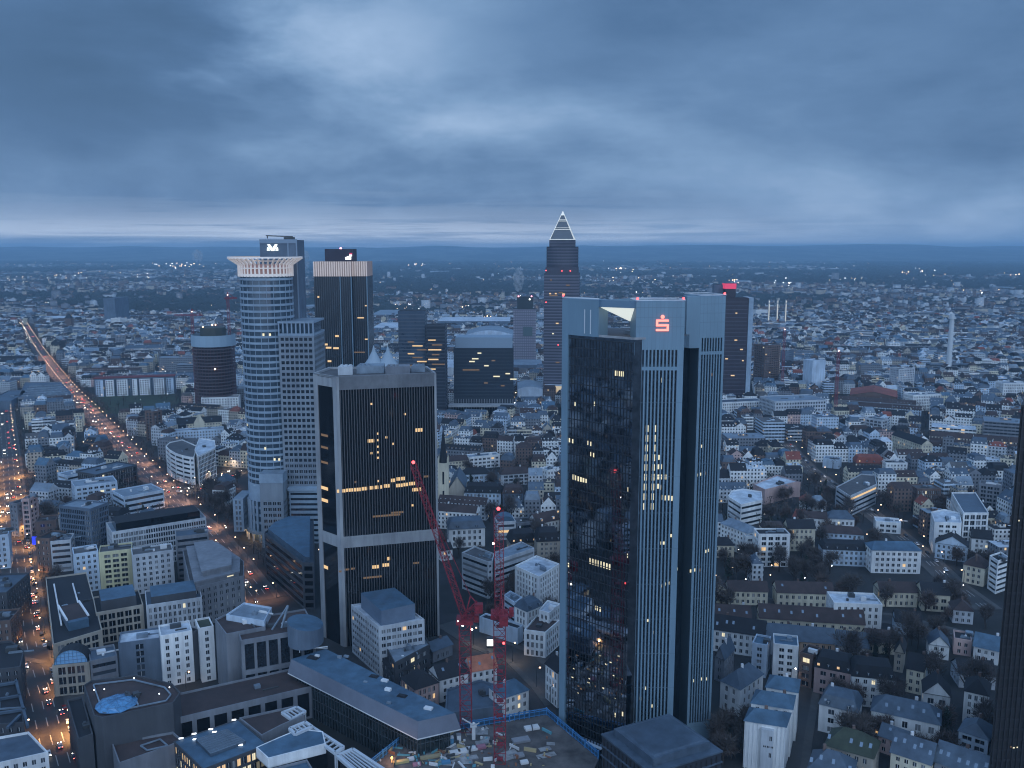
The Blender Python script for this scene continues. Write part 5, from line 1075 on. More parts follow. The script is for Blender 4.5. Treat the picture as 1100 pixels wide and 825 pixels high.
fb('townhouse', 'grey flank house washed by orange light above the left street', 'house', (10, 541), (18, 542), 572, 14, h=24, wc='grey', rc='dark', spec='punch', lit=.02)
fb('townhouse', 'white low house with one dark square window between slate block and street', 'house', (61, 557), (79, 556), 578, 12, h=15, wc='white', rc='metal', spec='none', lit=0, units=1)
fb('office_building', 'brown roofed mixed block above the blue sign office', 'office', (38, 562), (60, 560), 581, 15, h=16, wc='brown', rc='brown', spec='wide', lit=.03, units=3)
fb('townhouse', 'dark grey house at the left edge across the street from the white edged long roof', 'house', (-40, 640), (7, 638), 672, 30, h=19, wc='dark grey', rc='slate blue', spec='punch', lit=.0)
fb('townhouse', 'brown low house at the left edge below the white left edge house', 'house', (-40, 672), (11, 668), 690, 16, h=14, wc='brown', rc='dark', spec='punch', lit=.05)
# bottom-left corner
b_, o_ = building('office_building', 'dark flat block on the left edge beside the street bend', 'office', ccw([P(x, y, 20) for x, y in ((-30, 724), (22, 718), (26, 700), (12, 690), (-30, 694))]), 20, wc='dark grey', rc='dark', spec='punch', lit=.0, units=2, ref='the dark left edge block')
b_, o_ = building('office_building', 'grey courtyard building with crossing pale roof ridges at the left edge', 'office', ccw([P(x, y, 18) for x, y in ((-30, 782), (26, 778), (20, 733), (-30, 738))]), 18, wc='dark grey', rc='dark', spec='punch', lit=.0, units=3, ref='the crossed ridge courtyard')
q = MB(); 
for a, b in (((0, 736), (18, 733)), ((17, 731), (30, 781)), ((0, 766), (28, 762)), ((0, 751), (22, 747)), ((8, 782), (22, 768))): q.bar((*P(*a, 19), 19), (*P(*b, 19), 19), 1.0)
q.build('roof_ridge', [roofm('slate blue')], b_, o_)
b_, o_ = building('townhouse', 'blue slate roofed house with white windowed front in the bottom left corner', 'house', ccw([P(x, y, 15) for x, y in ((-20, 826), (52, 810), (31, 788), (-20, 797))]), 15, wc='white', rc='slate blue', roof='flat', spec='punch', lit=.0, units=0, ref='the bottom left corner house')
# ================================================================== CENTRE: CHURCH, OLD HOUSES, BUILDING SITE
ch = P(476.5, 545, 0); o_ = (ch[0], ch[1], 0.0)
b_ = thing('church', 'pale stone church tower with dark needle spire and a blue roofed nave', 'church', o_); REFS.append(('the church spire', ch[0], ch[1]))
sz = 8.5; zt1 = Q(476, 498, ch[1])[1]; zs = Q(474, 458, ch[1])[1]
FOOT.append([(ch[0] - 8, ch[1] - 6), (ch[0] + 28, ch[1] - 6), (ch[0] + 28, ch[1] + 40), (ch[0] - 8, ch[1] + 40)])
mb = MB(); wins = []; pl = [(ch[0] - sz / 2, ch[1]), (ch[0] + sz / 2, ch[1]), (ch[0] + sz / 2, ch[1] + sz), (ch[0] - sz / 2, ch[1] + sz)]
for i in range(4): wall(mb, pl[i], pl[(i + 1) % 4], 0, zt1, (4.2, 1.5, 12, 8, 2.5, .5), wins)
mb.face([(*p, zt1) for p in pl]); tw_ = mb.build('tower', [wallm('cream')], b_, o_)
for (p_, u, w, h) in wins: add_window(tw_, o_, p_, u, w, h, GL, 'louvre', False)
q = MB(); 
for (dx, dy) in ((0, 0), (1, 0), (1, 1), (0, 1)): p = (ch[0] - sz / 2 + dx * (sz - 1.2), ch[1] + dy * (sz - 1.2)); q.obox(p, (1, 0), 1.2, 1.2, zt1 + .01, zt1 + 3); q.face([(p[0], p[1], zt1 + 3), (p[0] + 1.2, p[1], zt1 + 3), (p[0] + .6, p[1] + .6, zt1 + 6)])
q.build('pinnacle', [wallm('cream')], tw_, o_)
q = MB(); e = [(ch[0] + 3.6 * math.cos(R(22.5 + 45 * i)), ch[1] + sz / 2 + 3.6 * math.sin(R(22.5 + 45 * i))) for i in range(8)]
for i in range(8): q.face([(*e[i], zt1 + .02), (*e[(i + 1) % 8], zt1 + .02), (ch[0], ch[1] + sz / 2, zs)])
q.bar((ch[0], ch[1] + sz / 2, zs - 1), (ch[0], ch[1] + sz / 2, zs + 3), .35); q.build('spire', [roofm('dark')], b_, o_)
q = MB(); X = ch[0] + sz / 2 + .1; q.prism([(X, ch[1] + 2), (X + 13, ch[1] + 2), (X + 13, ch[1] + 34), (X, ch[1] + 34)], 0, 15, 0, 0); nv = q.build('nave', [wallm('sand')], b_, o_)
q = MB(); q.face([(X - .5, ch[1] + 1.5, 15), (X + 6.5, ch[1] + 1.5, 25), (X + 6.5, ch[1] + 34.5, 25), (X - .5, ch[1] + 34.5, 15)][::-1]); q.face([(X + 13.5, ch[1] + 1.5, 15), (X + 13.5, ch[1] + 34.5, 15), (X + 6.5, ch[1] + 34.5, 25), (X + 6.5, ch[1] + 1.5, 25)]); q.face([(X, ch[1] + 2, 15.01), (X + 13, ch[1] + 2, 15.01), (X + 6.5, ch[1] + 2, 24.6)], 1); q.build('nave_roof', [roofm('slate blue'), wallm('sand')], nv, o_)
G2 = 'old town houses between the two big towers'
def th(label, A, B, base, depth=12, name='townhouse', cat='house', **k):
    k.setdefault('roof', 'gable'); k.setdefault('spec', 'punch'); k.setdefault('lit', .03)
    return fb(name, label, cat, A, B, base, depth, **k)
th('cream row house right of the church with dark red brown roof', (482, 496), (503, 494), 506, wc='cream', rc='brown', rh=4, ref='the cream row by the church', group=G2)
th('white house with one glowing warm window right of the cream row', (503.5, 492), (537, 489), 503, wc='white', rc='metal', roof='flat', spec='wide', ref='the glowing window house', group=G2)
th('pale terraced house behind a dark hipped roof, left of its pair', (497, 510), (527, 509), 521, wc='pale blue', rc='dark', roof='hip', rh=5, spec='wide', group=G2, ref='the dark hipped pair')
th('pale balconied house under a long brown hipped roof, right of its pair', (538, 510), (571, 508), 521, wc='pale grey', rc='brown', roof='hip', rh=5, spec='balc', group=G2)
th('long light blue mansard house with a row of dormers', (499, 529), (538, 530), 546, 14, wc='pale blue', rc='dark', roof='mansard', rh=7, dorm=5, group=G2, ref='the dormered mansard')
th('dormered blue grey mansard house next to the light blue one', (540, 530), (562, 530), 547, 14, wc='slate', rc='brown', roof='mansard', rh=6, dorm=3, group=G2)
th('bright white corner house by the left edge of the S sign tower', (588, 506), (601, 504), 520, 12, wc='white', rc='metal', roof='flat', group=G2)
th('white house with twin bays under a blue grey mansard roof', (482, 569), (521, 567), 588, 15, wc='white', rc='slate blue', roof='mansard', rh=7, dorm=2, group=G2, ref='the twin bay white house', spec=(3.6, 1.6, 3.4, 2.0, .8, .3))
th('small white gabled cottage below the twin bay house', (474, 592), (486, 590), 602, 9, wc='white', rc='dark', roof='gable', rh=4, axis='short', group=G2)
th('long brown roofed block with two rows of tiny roof windows', (577, 582), (602, 581), 607, 14, wc='sand', rc='dark', roof='mansard', rh=8, dorm=4, group=G2, ref='the long brown block')
th('darker left part of the long brown roofed block', (549, 584), (576.5, 582), 600, 14, wc='sand', rc='dark', roof='mansard', rh=8, dorm=4, group=G2)
th('white gable ended house with dormers near the S sign tower edge', (577, 563), (601, 558), 573, 12, wc='white', rc='brown', roof='gable', rh=6, dorm=2, group=G2, ref='the white gable end')
b_, o_ = th('grey office with a half-round blue glass roof behind the red mast', (534, 562), (554, 561), 580, 14, name='office_building', cat='office', wc='pale grey', rc='slate blue', roof='flat', spec='band', units=0, group=G2)
pp = front((534, 562), (554, 561), hbase(544, 561.5, 580), 14); hh = hbase(544, 561.5, 580); u, l = dirn(pp[0], pp[1]); q = MB(); n_ = (-u[1], u[0])
for i in range(10):
    a0_, a1_ = math.pi * i / 10, math.pi * (i + 1) / 10
    f = lambda an, d: (pp[0][0] + u[0] * (l / 2 - l * .45 * math.cos(an)) + n_[0] * d, pp[0][1] + u[1] * (l / 2 - l * .45 * math.cos(an)) + n_[1] * d, hh + .5 + l * .28 * math.sin(an))
    q.face([f(a0_, 1), f(a1_, 1), f(a1_, 13), f(a0_, 13)]); 
q.face([f(math.pi * i / 10, 1) for i in range(11)]); q.build('barrel_roof', [roofm('blue metal')], b_, o_)
th('grey banded office wing with a lit lamp above it', (555, 563), (576, 561), 575, 12, name='office_building', cat='office', wc='grey', rc='gravel', roof='flat', spec='band', group=G2)
b_, o_ = building('office_building', 'grey office with strong window bands and a blank corner, left of the red mast', 'office', ccw([P(x, y, 22) for x, y in ((496, 595), (524, 605), (529, 604), (531, 596), (510, 588))]), 22, wc='pale grey', rc='gravel', spec='band', lit=.0, ref='the banded corner office', units=3)
building('office_building', 'right wing of the banded office with flat roof right of the red mast', 'office', ccw([P(x, y, 22) for x, y in ((531.5, 604), (574, 590), (560, 583), (532, 594))]), 22, wc='pale grey', rc='metal', spec='band', lit=.03, units=3)
b_, o_ = building('apartment_building', 'bright white modern block with tall windows, below the banded office', 'apartment block', ccw([P(x, y, 24) for x, y in ((553, 609), (579, 621), (601, 607), (576, 598))]), 24, wc='white', rc='pale', spec=(2.7, 1.2, 3.3, 2.3, .5, .35), lit=.0, ref='the bright white block', units=3)
b_, o_ = building('apartment_building', 'white stepped block with dark mansard bays and roof terraces', 'apartment block', ccw([P(x, y, 17) for x, y in ((553, 651), (566, 657), (583, 650), (568, 643))]), 17, wc='white', rc='slate blue', roof='mansard', rh=4.5, dorm=2, spec='tall', lit=.0, ref='the white stepped block')
b_, o_ = building('apartment_building', 'grey white banded block left of the stepped terraces', 'apartment block', ccw([P(x, y, 15) for x, y in ((541, 641), (553, 649), (561, 643), (548, 636))]), 15, wc='pale blue', rc='metal', spec='band', lit=.0, units=1)
b_, o_ = building('apartment_building', 'white terraced house with planted balconies beside the S sign tower', 'apartment block', ccw([P(x, y, 13) for x, y in ((563, 678), (586, 681), (601, 668), (577, 662))]), 13, wc='white', rc='brown', spec='tall', lit=.0, ref='the planted balcony house', units=1)
b_, o_ = building('apartment_building', 'second white terrace level behind the planted balconies', 'apartment block', ccw([P(x, y, 18) for x, y in ((579, 657), (590, 660), (602, 650), (588, 646))]), 18, wc='white', rc='pale', spec='tall', lit=.0, units=1)
b_, o_ = building('warehouse', 'low windowless pale block with dark roof beside the site access road', 'warehouse', ccw([P(x, y, 8) for x, y in ((515, 664), (556, 677), (562, 673), (522, 660))]), 8, wc='pale blue', rc='dark', spec='none', units=2, ref='the low windowless block')
th('narrow white house at the foot of the S sign tower', (586, 713), (599, 723), 772, 9, wc='white', rc='dark', roof='gable', rh=4, ref='the narrow white house', h=17, spec='tall')
th('white old house under an orange tiled roof, centre of the lower row', (506, 722), (534, 717), 742, 11, wc='white', rc='orange', roof='gable', rh=5, skylights=4, ref='the orange roofed house', h=11, spec='punch')
th('white old house left of the orange roofed one', (472, 731), (503, 723), 748, 12, wc='white', rc='dark', roof='gable', rh=5, skylights=2, h=11, ref='the white old house')
th('dark roofed house with vertical pale wall strips behind the long glass hall', (446, 741), (471, 733), 758, 13, wc='pink', rc='dark', roof='hip', rh=5, h=11, spec='tall')
th('white house with blue hipped roof beside the building site rail', (541, 750), (568, 741), 772, 12, wc='white', rc='blue metal', roof='hip', rh=3.5, h=12, lit=.1, ref='the blue hipped site house')
b_, o_ = building('hall', 'low blue roofed hall between the white old house and the site', 'hall', ccw([P(x, y, 7) for x, y in ((478, 768), (541, 760), (548, 741), (515, 732), (480, 742))]), 7, wc='slate', rc='slate blue', spec='none', units=2)
th('dark low roof cluster between the dark stepped block and the hall', (426, 722), (445, 716), 728, 22, wc='dark grey', rc='dark', roof='hip', rh=4, h=8)
th('small grey roofed shed in the courtyard behind the red crane', (465, 700), (486, 692), 706, 10, wc='grey', rc='slate blue', roof='gable', rh=3, h=6, ref='the courtyard shed')
# building site
so_ = (*P(520, 800, 9), 0.0)
dk = ccw([P(x, y, 9) for x, y in ((396, 826), (436, 794), (530, 778), (587, 768), (643, 815), (620, 870), (420, 900))]); FOOT.append(dk)
DS = thing('building_site', 'unfinished concrete deck with stacked material inside a blue guard rail', 'building site', so_); REFS.append(('the building site', so_[0], so_[1]))
q = MB(); q.prism(dk, 0, 9, 0, 1); q.build('deck', [CONCD, mat('muddy deck', (.11, .10, .095), .9, noise=.55, scale=.12)], DS, so_)
rs = random.Random(4)
q = MB()
for i in range(26):
    x, y = rs.uniform(430, 590), rs.uniform(785, 822)
    if y < 828 - (x - 396) * .9 and x < 440: continue
    p = P(x, y, 9); a = rs.uniform(-.2, .5); q.obox(p, (math.cos(a), math.sin(a)), rs.uniform(3, 9), rs.uniform(2, 6), 9.02 + i * .004, 9.1 + i * .004, 0)
q.build('deck_plates', [mat('pale deck plate', (.30, .30, .30), .85, noise=.4, scale=.4)], DS, so_)
q = MB()
for i in range(170):
    x, y = (rs.gauss(465, 38), rs.gauss(812, 9)) if i % 3 else (rs.uniform(440, 600), rs.uniform(782, 824))
    if y > 828 or y < 826 - (x - 396) * .8 or y < 792 - (x - 436) * .165 or (x > 587 and y < 768 + (x - 587) * .9): continue
    p = P(x, y, 9); a = rs.uniform(0, 3.1); q.obox(p, (math.cos(a), math.sin(a)), rs.choice((.5, .8, 1.4, 3.5, 5)), rs.uniform(.15, .9), 9.02, 9.15 + rs.random() ** 2 * 1.5, rs.randrange(5))
tag(q.build('site_clutter', [mat('site white', (.6, .6, .6)), mat('site rust', (.22, .1, .06), .9), mat('site timber', (.4, .32, .18), .9), METD, mat('site cyan', (.1, .3, .36), .8)]), 'timber, rebar bundles and tools strewn over the site deck', 'site clutter', kind='stuff')
q = MB(); edges = [((396, 826), (436, 794)), ((436, 794), (587, 768)), ((587, 768), (643, 815))]
for a, b in edges:
    pa, pb = P(*a, 9), P(*b, 9); u, l = dirn(pa, pb); k = 0
    for zz in (9.5, 11.2, 12.0): q.bar((*pa, zz), (*pb, zz), .28)
    while k < l: q.bar((pa[0] + u[0] * k, pa[1] + u[1] * k, 8), (pa[0] + u[0] * k, pa[1] + u[1] * k, 12.3), .28 if int(k / 2.2) % 4 else .6); k += 2.2
q.build('guard_rail', [BLUEP], DS, so_)
q = MB()
for a, b in edges:
    pa, pb = P(*a, 9), P(*b, 9); q.face([(*pa, 9.6), (*pb, 9.6), (*pb, 11.1), (*pa, 11.1)]); q.face([(*pb, 9.6), (*pa, 9.6), (*pa, 11.1), (*pb, 11.1)][::1])
q.build('guard_mesh', [mat('blue guard net', (.05, .12, .2), .8)], DS, so_)
def onsite(name, label, cat, x, y, build_, mats, z=9.12, group=None):
    p = P(x, y, z); q = MB(); build_(q, p[0], p[1], z); return tag(q.build(name, mats, None, (p[0], p[1], z)), label, cat, group)
GS = 'things lying on the site deck'
SC = {'yellow': (.5, .4, .18), 'white': (.65, .66, .66), 'blue': (.10, .28, .45), 'red': (.4, .05, .06), 'pink': (.45, .2, .25), 'grey': (.3, .31, .33), 'sand': (.4, .33, .2)}
def stack(q, x, y, z, l, w, h, n, a=.3):
    u = (math.cos(a), math.sin(a))
    for i in range(n): q.obox((x - u[1] * 0 + .08 * (i % 2), y + .05 * i), u, l, w, z + i * (h / n), z + (i + .85) * (h / n), 0)
lst = [('plank_stack', 'yellow plank stack nearest the left end of the deck', 423, 822, 'yellow', 6, 1.6), ('plank_stack', 'long pale yellow boards in the middle of the site deck', 452, 817, 'sand', 8, 1.6), ('plank_stack', 'thin yellow boards beside the blue rail', 447, 808, 'yellow', 5, .9),
       ('sheet_stack', 'white formwork sheets, left of three panels lying side by side', 484, 812, 'white', 4.2, 2.4), ('sheet_stack', 'white formwork sheets, middle of three panels lying side by side', 493, 810, 'white', 4.2, 2.4), ('sheet_stack', 'white formwork sheets, right of three panels lying side by side', 502, 808, 'white', 4.2, 2.4),
       ('sheet_stack', 'rust coloured sheets next to the three white panels', 512, 806, 'pink', 4, 2.4), ('sheet_stack', 'light grey slab stack near the mast of the upright crane', 552, 800, 'grey', 7, 3.5), ('sheet_stack', 'pale plates on the deck corner near the blue hipped house', 565, 786, 'white', 6, 3),
       ('pallet', 'small blue white pallet at the deck bottom', 475, 822, 'blue', 3.4, 1.8), ('pallet', 'white pallet between the yellow boards', 438, 818, 'white', 2.6, 1.6), ('pallet', 'pink covered pallet at the bottom of the deck', 444, 824, 'pink', 3, 1.6), ('pallet', 'grey pallet right of the mast', 553, 815, 'grey', 4, 2.4), ('pallet', 'white pallet at the lower right deck', 560, 822, 'white', 3, 2), ('pallet', 'red pallet close to the portable toilets', 463, 800, 'red', 2.0, 1.2)]
for nm, lb, x, y, c_, l, w in lst:
    m = mat('site ' + c_, SC[c_], .8, noise=.15); onsite(nm, lb, 'building material', x, y, lambda q, X, Y, z, l=l, w=w: stack(q, X, Y, z, l, w, .9, 3), [m], group=GS)
def toilet(q, x, y, z): q.obox((x, y), (1, .2), 1.6, 1.6, z, z + 2.6, 0); q.obox((x - .1, y - .1), (1, .2), 1.8, 1.8, z + 2.6, z + 2.85, 1)
onsite('site_cabin', 'upright blue cabin with white lid on the site deck', 'cabin', 483, 800, toilet, [mat('site blue', (0, 0, 0)), WHT])
onsite('site_cabin', 'white cabin behind the blue one near the rail', 'cabin', 491, 797, toilet, [WHT, mat('site grey', (0, 0, 0))])
def barge(q, x, y, z):
    q.ball((x, y, z + 1.0), 1.1, 0, 10, 6)
for x, y, lb in ((421, 819, 'orange work lamp glowing at the left end of the site'), (463, 793, 'orange work lamp glowing beside the long glass hall end')):
    o = onsite('work_lamp', lb, 'lamp', x, y, lambda q, X, Y, z: (q.bar((X, Y, z), (X, Y, z + 1.4), .2), q.ball((X, Y, z + 1.8), .55)), [mat('orange work lamp', (.8, .4, .1), em=(1, .45, .15), es=2.2)])
    ld = bpy.data.lights.new('work_light', 'POINT'); ld.energy = 900; ld.color = (1, .5, .2); ld.shadow_soft_size = .6; lo = bpy.data.objects.new('work_light', ld); C.objects.link(lo); lo.parent = o; lo.location = (0, 0, 2.9)
def pumpm(q, x, y, z):
    q.obox((x, y), (1, .1), 1.4, 1.4, z, z + 5.5); q.obox((x - .6, y - .3), (1, .1), 2.6, 2, z + 5.5, z + 6.1); q.bar((x + .7, y + .7, z + 6.1), (x - 4, y + 1, z + 8.8), .4); q.bar((x + .7, y, z + 6), (x + 3, y, z + 7.5), .3); q.ball((x + .7, y + .5, z + 6.8), .7)
onsite('concrete_placing_boom', 'pale placing boom on a short mast between the cranes', 'machine', 507, 795, pumpm, [mat('site white', (.6, .6, .6))])
# walkway canopy behind the deck
q = MB(); pa, pb = P(592, 780, 5), P(645, 806, 5); u, l = dirn(pa, pb)
q.obox(pa, u, l, 3.2, 5.0, 5.3, 0); k = 0
while k < l: q.bar((pa[0] + u[0] * k, pa[1] + u[1] * k, 0), (pa[0] + u[0] * k, pa[1] + u[1] * k, 5.2), .25, 1); k += 1.6
tag(q.build('covered_walkway', [mat('pale canopy', (.55, .65, .75), .5), BLUEP]), 'pale covered walkway between the deck rail and the S sign tower', 'walkway')

# ---- cranes
def lattice(mb, a, b, w, n, mi=0, t=.22):
    a = Vector(a); b = Vector(b); d = (b - a).normalized(); r = d.cross(Vector((0, 1, 0)))
    if r.length < .1: r = Vector((1, 0, 0))
    r.normalize(); s = d.cross(r)
    cs = [(r * sx + s * sy) * (w / 2) for sx, sy in ((1, 1), (-1, 1), (-1, -1), (1, -1))]
    for c_ in cs: mb.bar(a + c_, b + c_, t * 1.5, mi)
    for i in range(n):
        p = a + (b - a) * (i / n); q_ = a + (b - a) * ((i + 1) / n)
        for k in range(4):
            j = (k + 1) % 4; mb.bar(p + cs[k], p + cs[j], t, mi); mb.bar(*( (p + cs[k], q_ + cs[j]) if i % 2 else (p + cs[j], q_ + cs[k])), t, mi)
def crane(label, base, ztop, w, jib_to, cj_to, ref, red=True, wj=1.8, zbase=0, group='red tower cranes'):
    o = (base[0], base[1], float(zbase)); t = thing('tower_crane', label, 'crane', o, group); REFS.append((ref, *base))
    q = MB(); lattice(q, (base[0], base[1], zbase), (base[0], base[1], ztop), w, int((ztop - zbase) / w / 1.0), 0, .17); q.build('mast', [REDM], t, o)
    q = MB(); q.obox((base[0] - w * .75, base[1] - w * .75), (1, 0), w * 1.5, w * 1.5, ztop, ztop + 1.6); q.obox((base[0] + w * .8, base[1] - 1), (1, 0), 1.8, 2.4, ztop + .2, ztop + 3); q.build('cab', [REDM, GL], t, o)
    q = MB(); lattice(q, (base[0], base[1], ztop + 1.6), jib_to, wj, max(6, int((Vector(jib_to) - Vector((base[0], base[1], ztop))).length / 2.6)), 0, .12); q.build('jib', [REDM], t, o)
    q = MB(); lattice(q, (base[0], base[1], ztop + 1.6), cj_to, wj * 1.2, 4, 0, .16); q.obox((cj_to[0] - 1.5, cj_to[1] - 1.2), (1, 0), 3.2, 2.6, cj_to[2] - 3, cj_to[2] + .6); q.build('counter_jib', [REDM], t, o)
    q = MB(); ap = (base[0] + (cj_to[0] - base[0]) * .4, base[1], ztop + 11); q.bar((base[0], base[1], ztop + 1.6), ap, .5); q.bar(cj_to, ap, .3); q.bar(ap, lerp3((base[0], base[1], ztop + 1.6), jib_to, .85), .18); q.build('a_frame', [REDM], t, o)
    q = MB(); q.ball((jib_to[0], jib_to[1], jib_to[2] + .9), .7); q.build('warning_lamp', [REDL], t, o)
    return t, o
def lerp3(a, b, t): return tuple(a[i] + (b[i] - a[i]) * t for i in range(3))
c1 = (Q(500, 720, 338)[0], 338.0); zt1 = Q(500, 668, 338)[1]; tip = Q(444, 499, 343)
t1, o1 = crane('red luffing tower crane left, its jib raised in front of the dark finned tower', c1, zt1, 4.6, (tip[0], 343, tip[1]), (Q(514, 650, 334)[0], 334, Q(514, 650, 334)[1]), 'the red luffing crane', wj=2.2)
for (x, y) in ((497, 672), (492, 668), (507, 676)): 
    pz = Q(x, y, 335); q = MB(); q.ball((pz[0], 335, pz[1]), .38); q.build('work_lamp', [LAMPC], t1, o1)
c2 = (Q(537, 800, 316)[0], 316.0); zt2 = Q(536, 662, 316)[1]; tp = Q(535.5, 549, 318)
t2, o2 = crane('tall red lattice crane right, standing upright in the building site', c2, zt2, 4.4, (tp[0], 318, tp[1]), (c2[0] + 1.5, 308, zt2 + 3), 'the upright red crane', wj=3.4, zbase=9)
q = MB()
for zz in range(10, int(zt2), 6): q.obox((c2[0] - 1.2, c2[1] - 1.2), (1, 0), 2.4, 2.4, zz, zz + .3)
q.build('mast_platform', [REDM], t2, o2)
q = MB(); pz = Q(530, 583, 316); q.ball((pz[0], 315, pz[1]), .35); q.build('work_lamp', [LAMPC], t2, o2)
q = MB(); pz = Q(541, 691, 313); q.ball((pz[0], 313, pz[1]), .5); q.build('red_lamp', [REDL], t2, o2)
# small luminous screen and red site lamps in the yard
p = P(527, 690, 3); q = MB(); q.obox((p[0] - 2, p[1]), (1, 0), 3.4, 3, 0.1, 5, 1); q.face([(p[0] - 1.9, p[1] - .05, 1), (p[0] + 1.3, p[1] - .05, 1), (p[0] + 1.3, p[1] - .05, 4.6), (p[0] - 1.9, p[1] - .05, 4.6)], 0); tag(q.build('lit_kiosk', [mat('white lit panel', (.9, .9, .9), em=(1, .97, .92), es=1.6), METD], None, (p[0], p[1], 0)), 'small kiosk with a bright white lit face beside the site road', 'kiosk')
def small_crane(label, px, pyb, pyt, Y, jl, jr, pj=None):
    x = Q(px, pyt, Y)[0]; zt = Q(px, pyt, Y)[1]; o = (x, float(Y), 0.0); t = thing('tower_crane', label, 'crane', o, 'distant tower cranes')
    q = MB(); lattice(q, (x, Y, 0), (x, Y, zt), 2.6, int(zt / 5), 0, .15); q.build('mast', [REDM], t, o)
    if jl or jr: q = MB(); lattice(q, (x + jl, Y, zt - 3), (x + jr, Y, zt - 2.5), 2.0, 12, 0, .22); q.bar((x, Y, zt + 5), (x + jr * .7, Y, zt - 2), .4); q.bar((x, Y, zt), (x, Y, zt + 5), 1); q.build('jib', [REDM], t, o)
    q = MB(); q.ball((x, Y, zt + 1.4), .8); q.build('warning_lamp', [mat('warm pink lamp', (.8, .5, .4), em=(1, .55, .45), es=6)], t, o)
small_crane('red crane mast standing between the S sign tower and the white chimney', 901, 430, 378, 1050, 0, 0)
small_crane('thin red crane mast left of the lit apartment tower', 843, 400, 355, 1250, 0, 0)
small_crane('crane mast with left jib rising left of the unfinished round tower', 206, 420, 336, 1130, -22, 14)
small_crane('pink lit crane mast directly right of the unfinished round tower', 244.5, 420, 318, 1140, -4, 12)

# ================================================================== RIGHT SIDE HOUSES
GRt = 'houses in the quarter right of the S sign tower'
def rh_(label, A, B, base, depth=12, **k):
    k.setdefault('group', GRt); k.setdefault('roof', 'gable'); k.setdefault('rc', 'dark')
    nm = k.pop('name', 'townhouse'); return th(label, A, B, base, depth, name=nm, **k)
rh_('left third of a cream row with brown roof, right beside the S sign tower', (764, 634), (781, 634.5), 648, wc='cream', rc='brown', rh=4.5)
rh_('middle part of the cream row with a shaded front and long brown roof', (783, 635), (825, 636), 650, wc='cream', rc='brown', rh=4.5, ref='the long cream row')
rh_('cream row house with blue stair strips and a white chimney wall at its left end', (835, 636.5), (896, 638.5), 653, 13, wc='cream', rc='brown', rh=4.8, ref='the blue stair strip row', spec=(3.4, 1.5, 3.2, 1.6, .8, .25), skylights=3)
rh_('white modern apartment house with glass railed attic right of the blue stair strip row', (896, 649), (948, 651), 679, 16, wc='white', rc='pale', roof='flat', spec=(3.2, 1.4, 3.2, 1.9, .6, .3), ref='the glass railed white house', units=4)
rh_('dim cream row under a brown roof right of the white modern house', (946, 636), (986, 637), 652, wc='cream', rc='brown', rh=4.5, ref='the dim cream row')
b_, o_ = rh_('bright cream corner house with a gable end facing right, at the row end', (991, 638), (1021, 640), 657, 14, wc='cream', rc='dark', rh=5, ref='the cream corner gable', spec='wide')
rh_('very long low row with mauve brown roof and few cream bays', (816, 664), (929, 671.5), 681, 13, wc='cream', rc='brown', rh=6, ref='the mauve roofed row', spec=(4.4, 1.5, 3.2, 1.6, .8, .25), skylights=8)
rh_('short mauve roofed house hard against the S sign tower', (766, 662), (807, 664), 672, 12, wc='cream', rc='brown', rh=5, skylights=3)
rh_('pale front with lit twin windows under a long dark roof near the S sign tower', (766, 676), (821, 684), 703, 13, wc='white', rc='dark', roof='gable', rh=6, skylights=6, lit=.08, ref='the lit twin window row')
rh_('dark blue roofed terrace right of the lit twin windows', (822, 686), (858, 689), 704, 13, wc='pale grey', rc='slate blue', rh=6, skylights=1)
rh_('peach coloured terrace under a dark blue roof', (859, 689), (897, 692), 707, 12, wc='peach', rc='slate blue', rh=6, ref='the peach terrace', lit=.05)
rh_('white low terrace under the dark blue roof, right of the peach one', (899, 693), (933, 697), 706, 12, wc='white', rc='slate blue', rh=6)
rh_('modern pale apartment block with a dark balcony slot and blue metal roof', (831, 693), (858, 696), 730, 12, wc='white', rc='blue metal', roof='flat', spec=(3.8, 2.2, 3.1, 1.9, .6, .7), ref='the balcony slot block', units=2, name='apartment_building', cat='apartment block')
rh_('narrow pale apartment wing left of the balcony slot block', (808, 692), (824, 695), 727, 11, wc='pale blue', rc='blue metal', roof='flat', spec=(3.8, 2.2, 3.1, 1.9, .6, .7), units=1, name='apartment_building', cat='apartment block')
rh_('brown shaded balcony tower between modern block and pink house', (859, 702), (873, 706), 738, 11, wc='brown', rc='dark', roof='flat', spec='balc', lit=.15, units=1, name='apartment_building', cat='apartment block')
rh_('pinkish plastered apartment house with dark mansard roof', (875, 716), (915, 724), 748, 13, wc='pink', rc='dark', roof='mansard', rh=6.5, dorm=4, ref='the pinkish mansard house', spec=(4.2, 2.4, 3.2, 1.6, .8, .3), lit=.05)
rh_('white blue apartment house with four bright roof windows', (915.5, 726), (962, 731), 760, 13, wc='white', rc='dark', roof='mansard', rh=7, dorm=4, ref='the four bright roof windows', spec=(3.4, 1.5, 3.2, 1.9, .7, .3))
building('villa', 'pale free standing villa with hipped blue slate roof and central chimney', 'villa', ccw([P(774, 731, 13), P(795, 741, 13), P(820, 724, 13), P(800, 715, 13)]), 13, wc='white', rc='slate blue', roof='hip', rh=5.5, spec=(4.0, 1.4, 4.0, 2.4, .9, .3), lit=.0, ref='the hipped villa', group=GRt)
building('townhouse', 'dark gabled house squeezed between hipped villa and S sign tower', 'house', ccw([P(768, 705, 12), P(778, 709, 12), P(789, 697, 12), P(778, 693, 12)]), 12, wc='grey', rc='slate blue', roof='gable', rh=6, spec='punch', lit=.0, group=GRt)
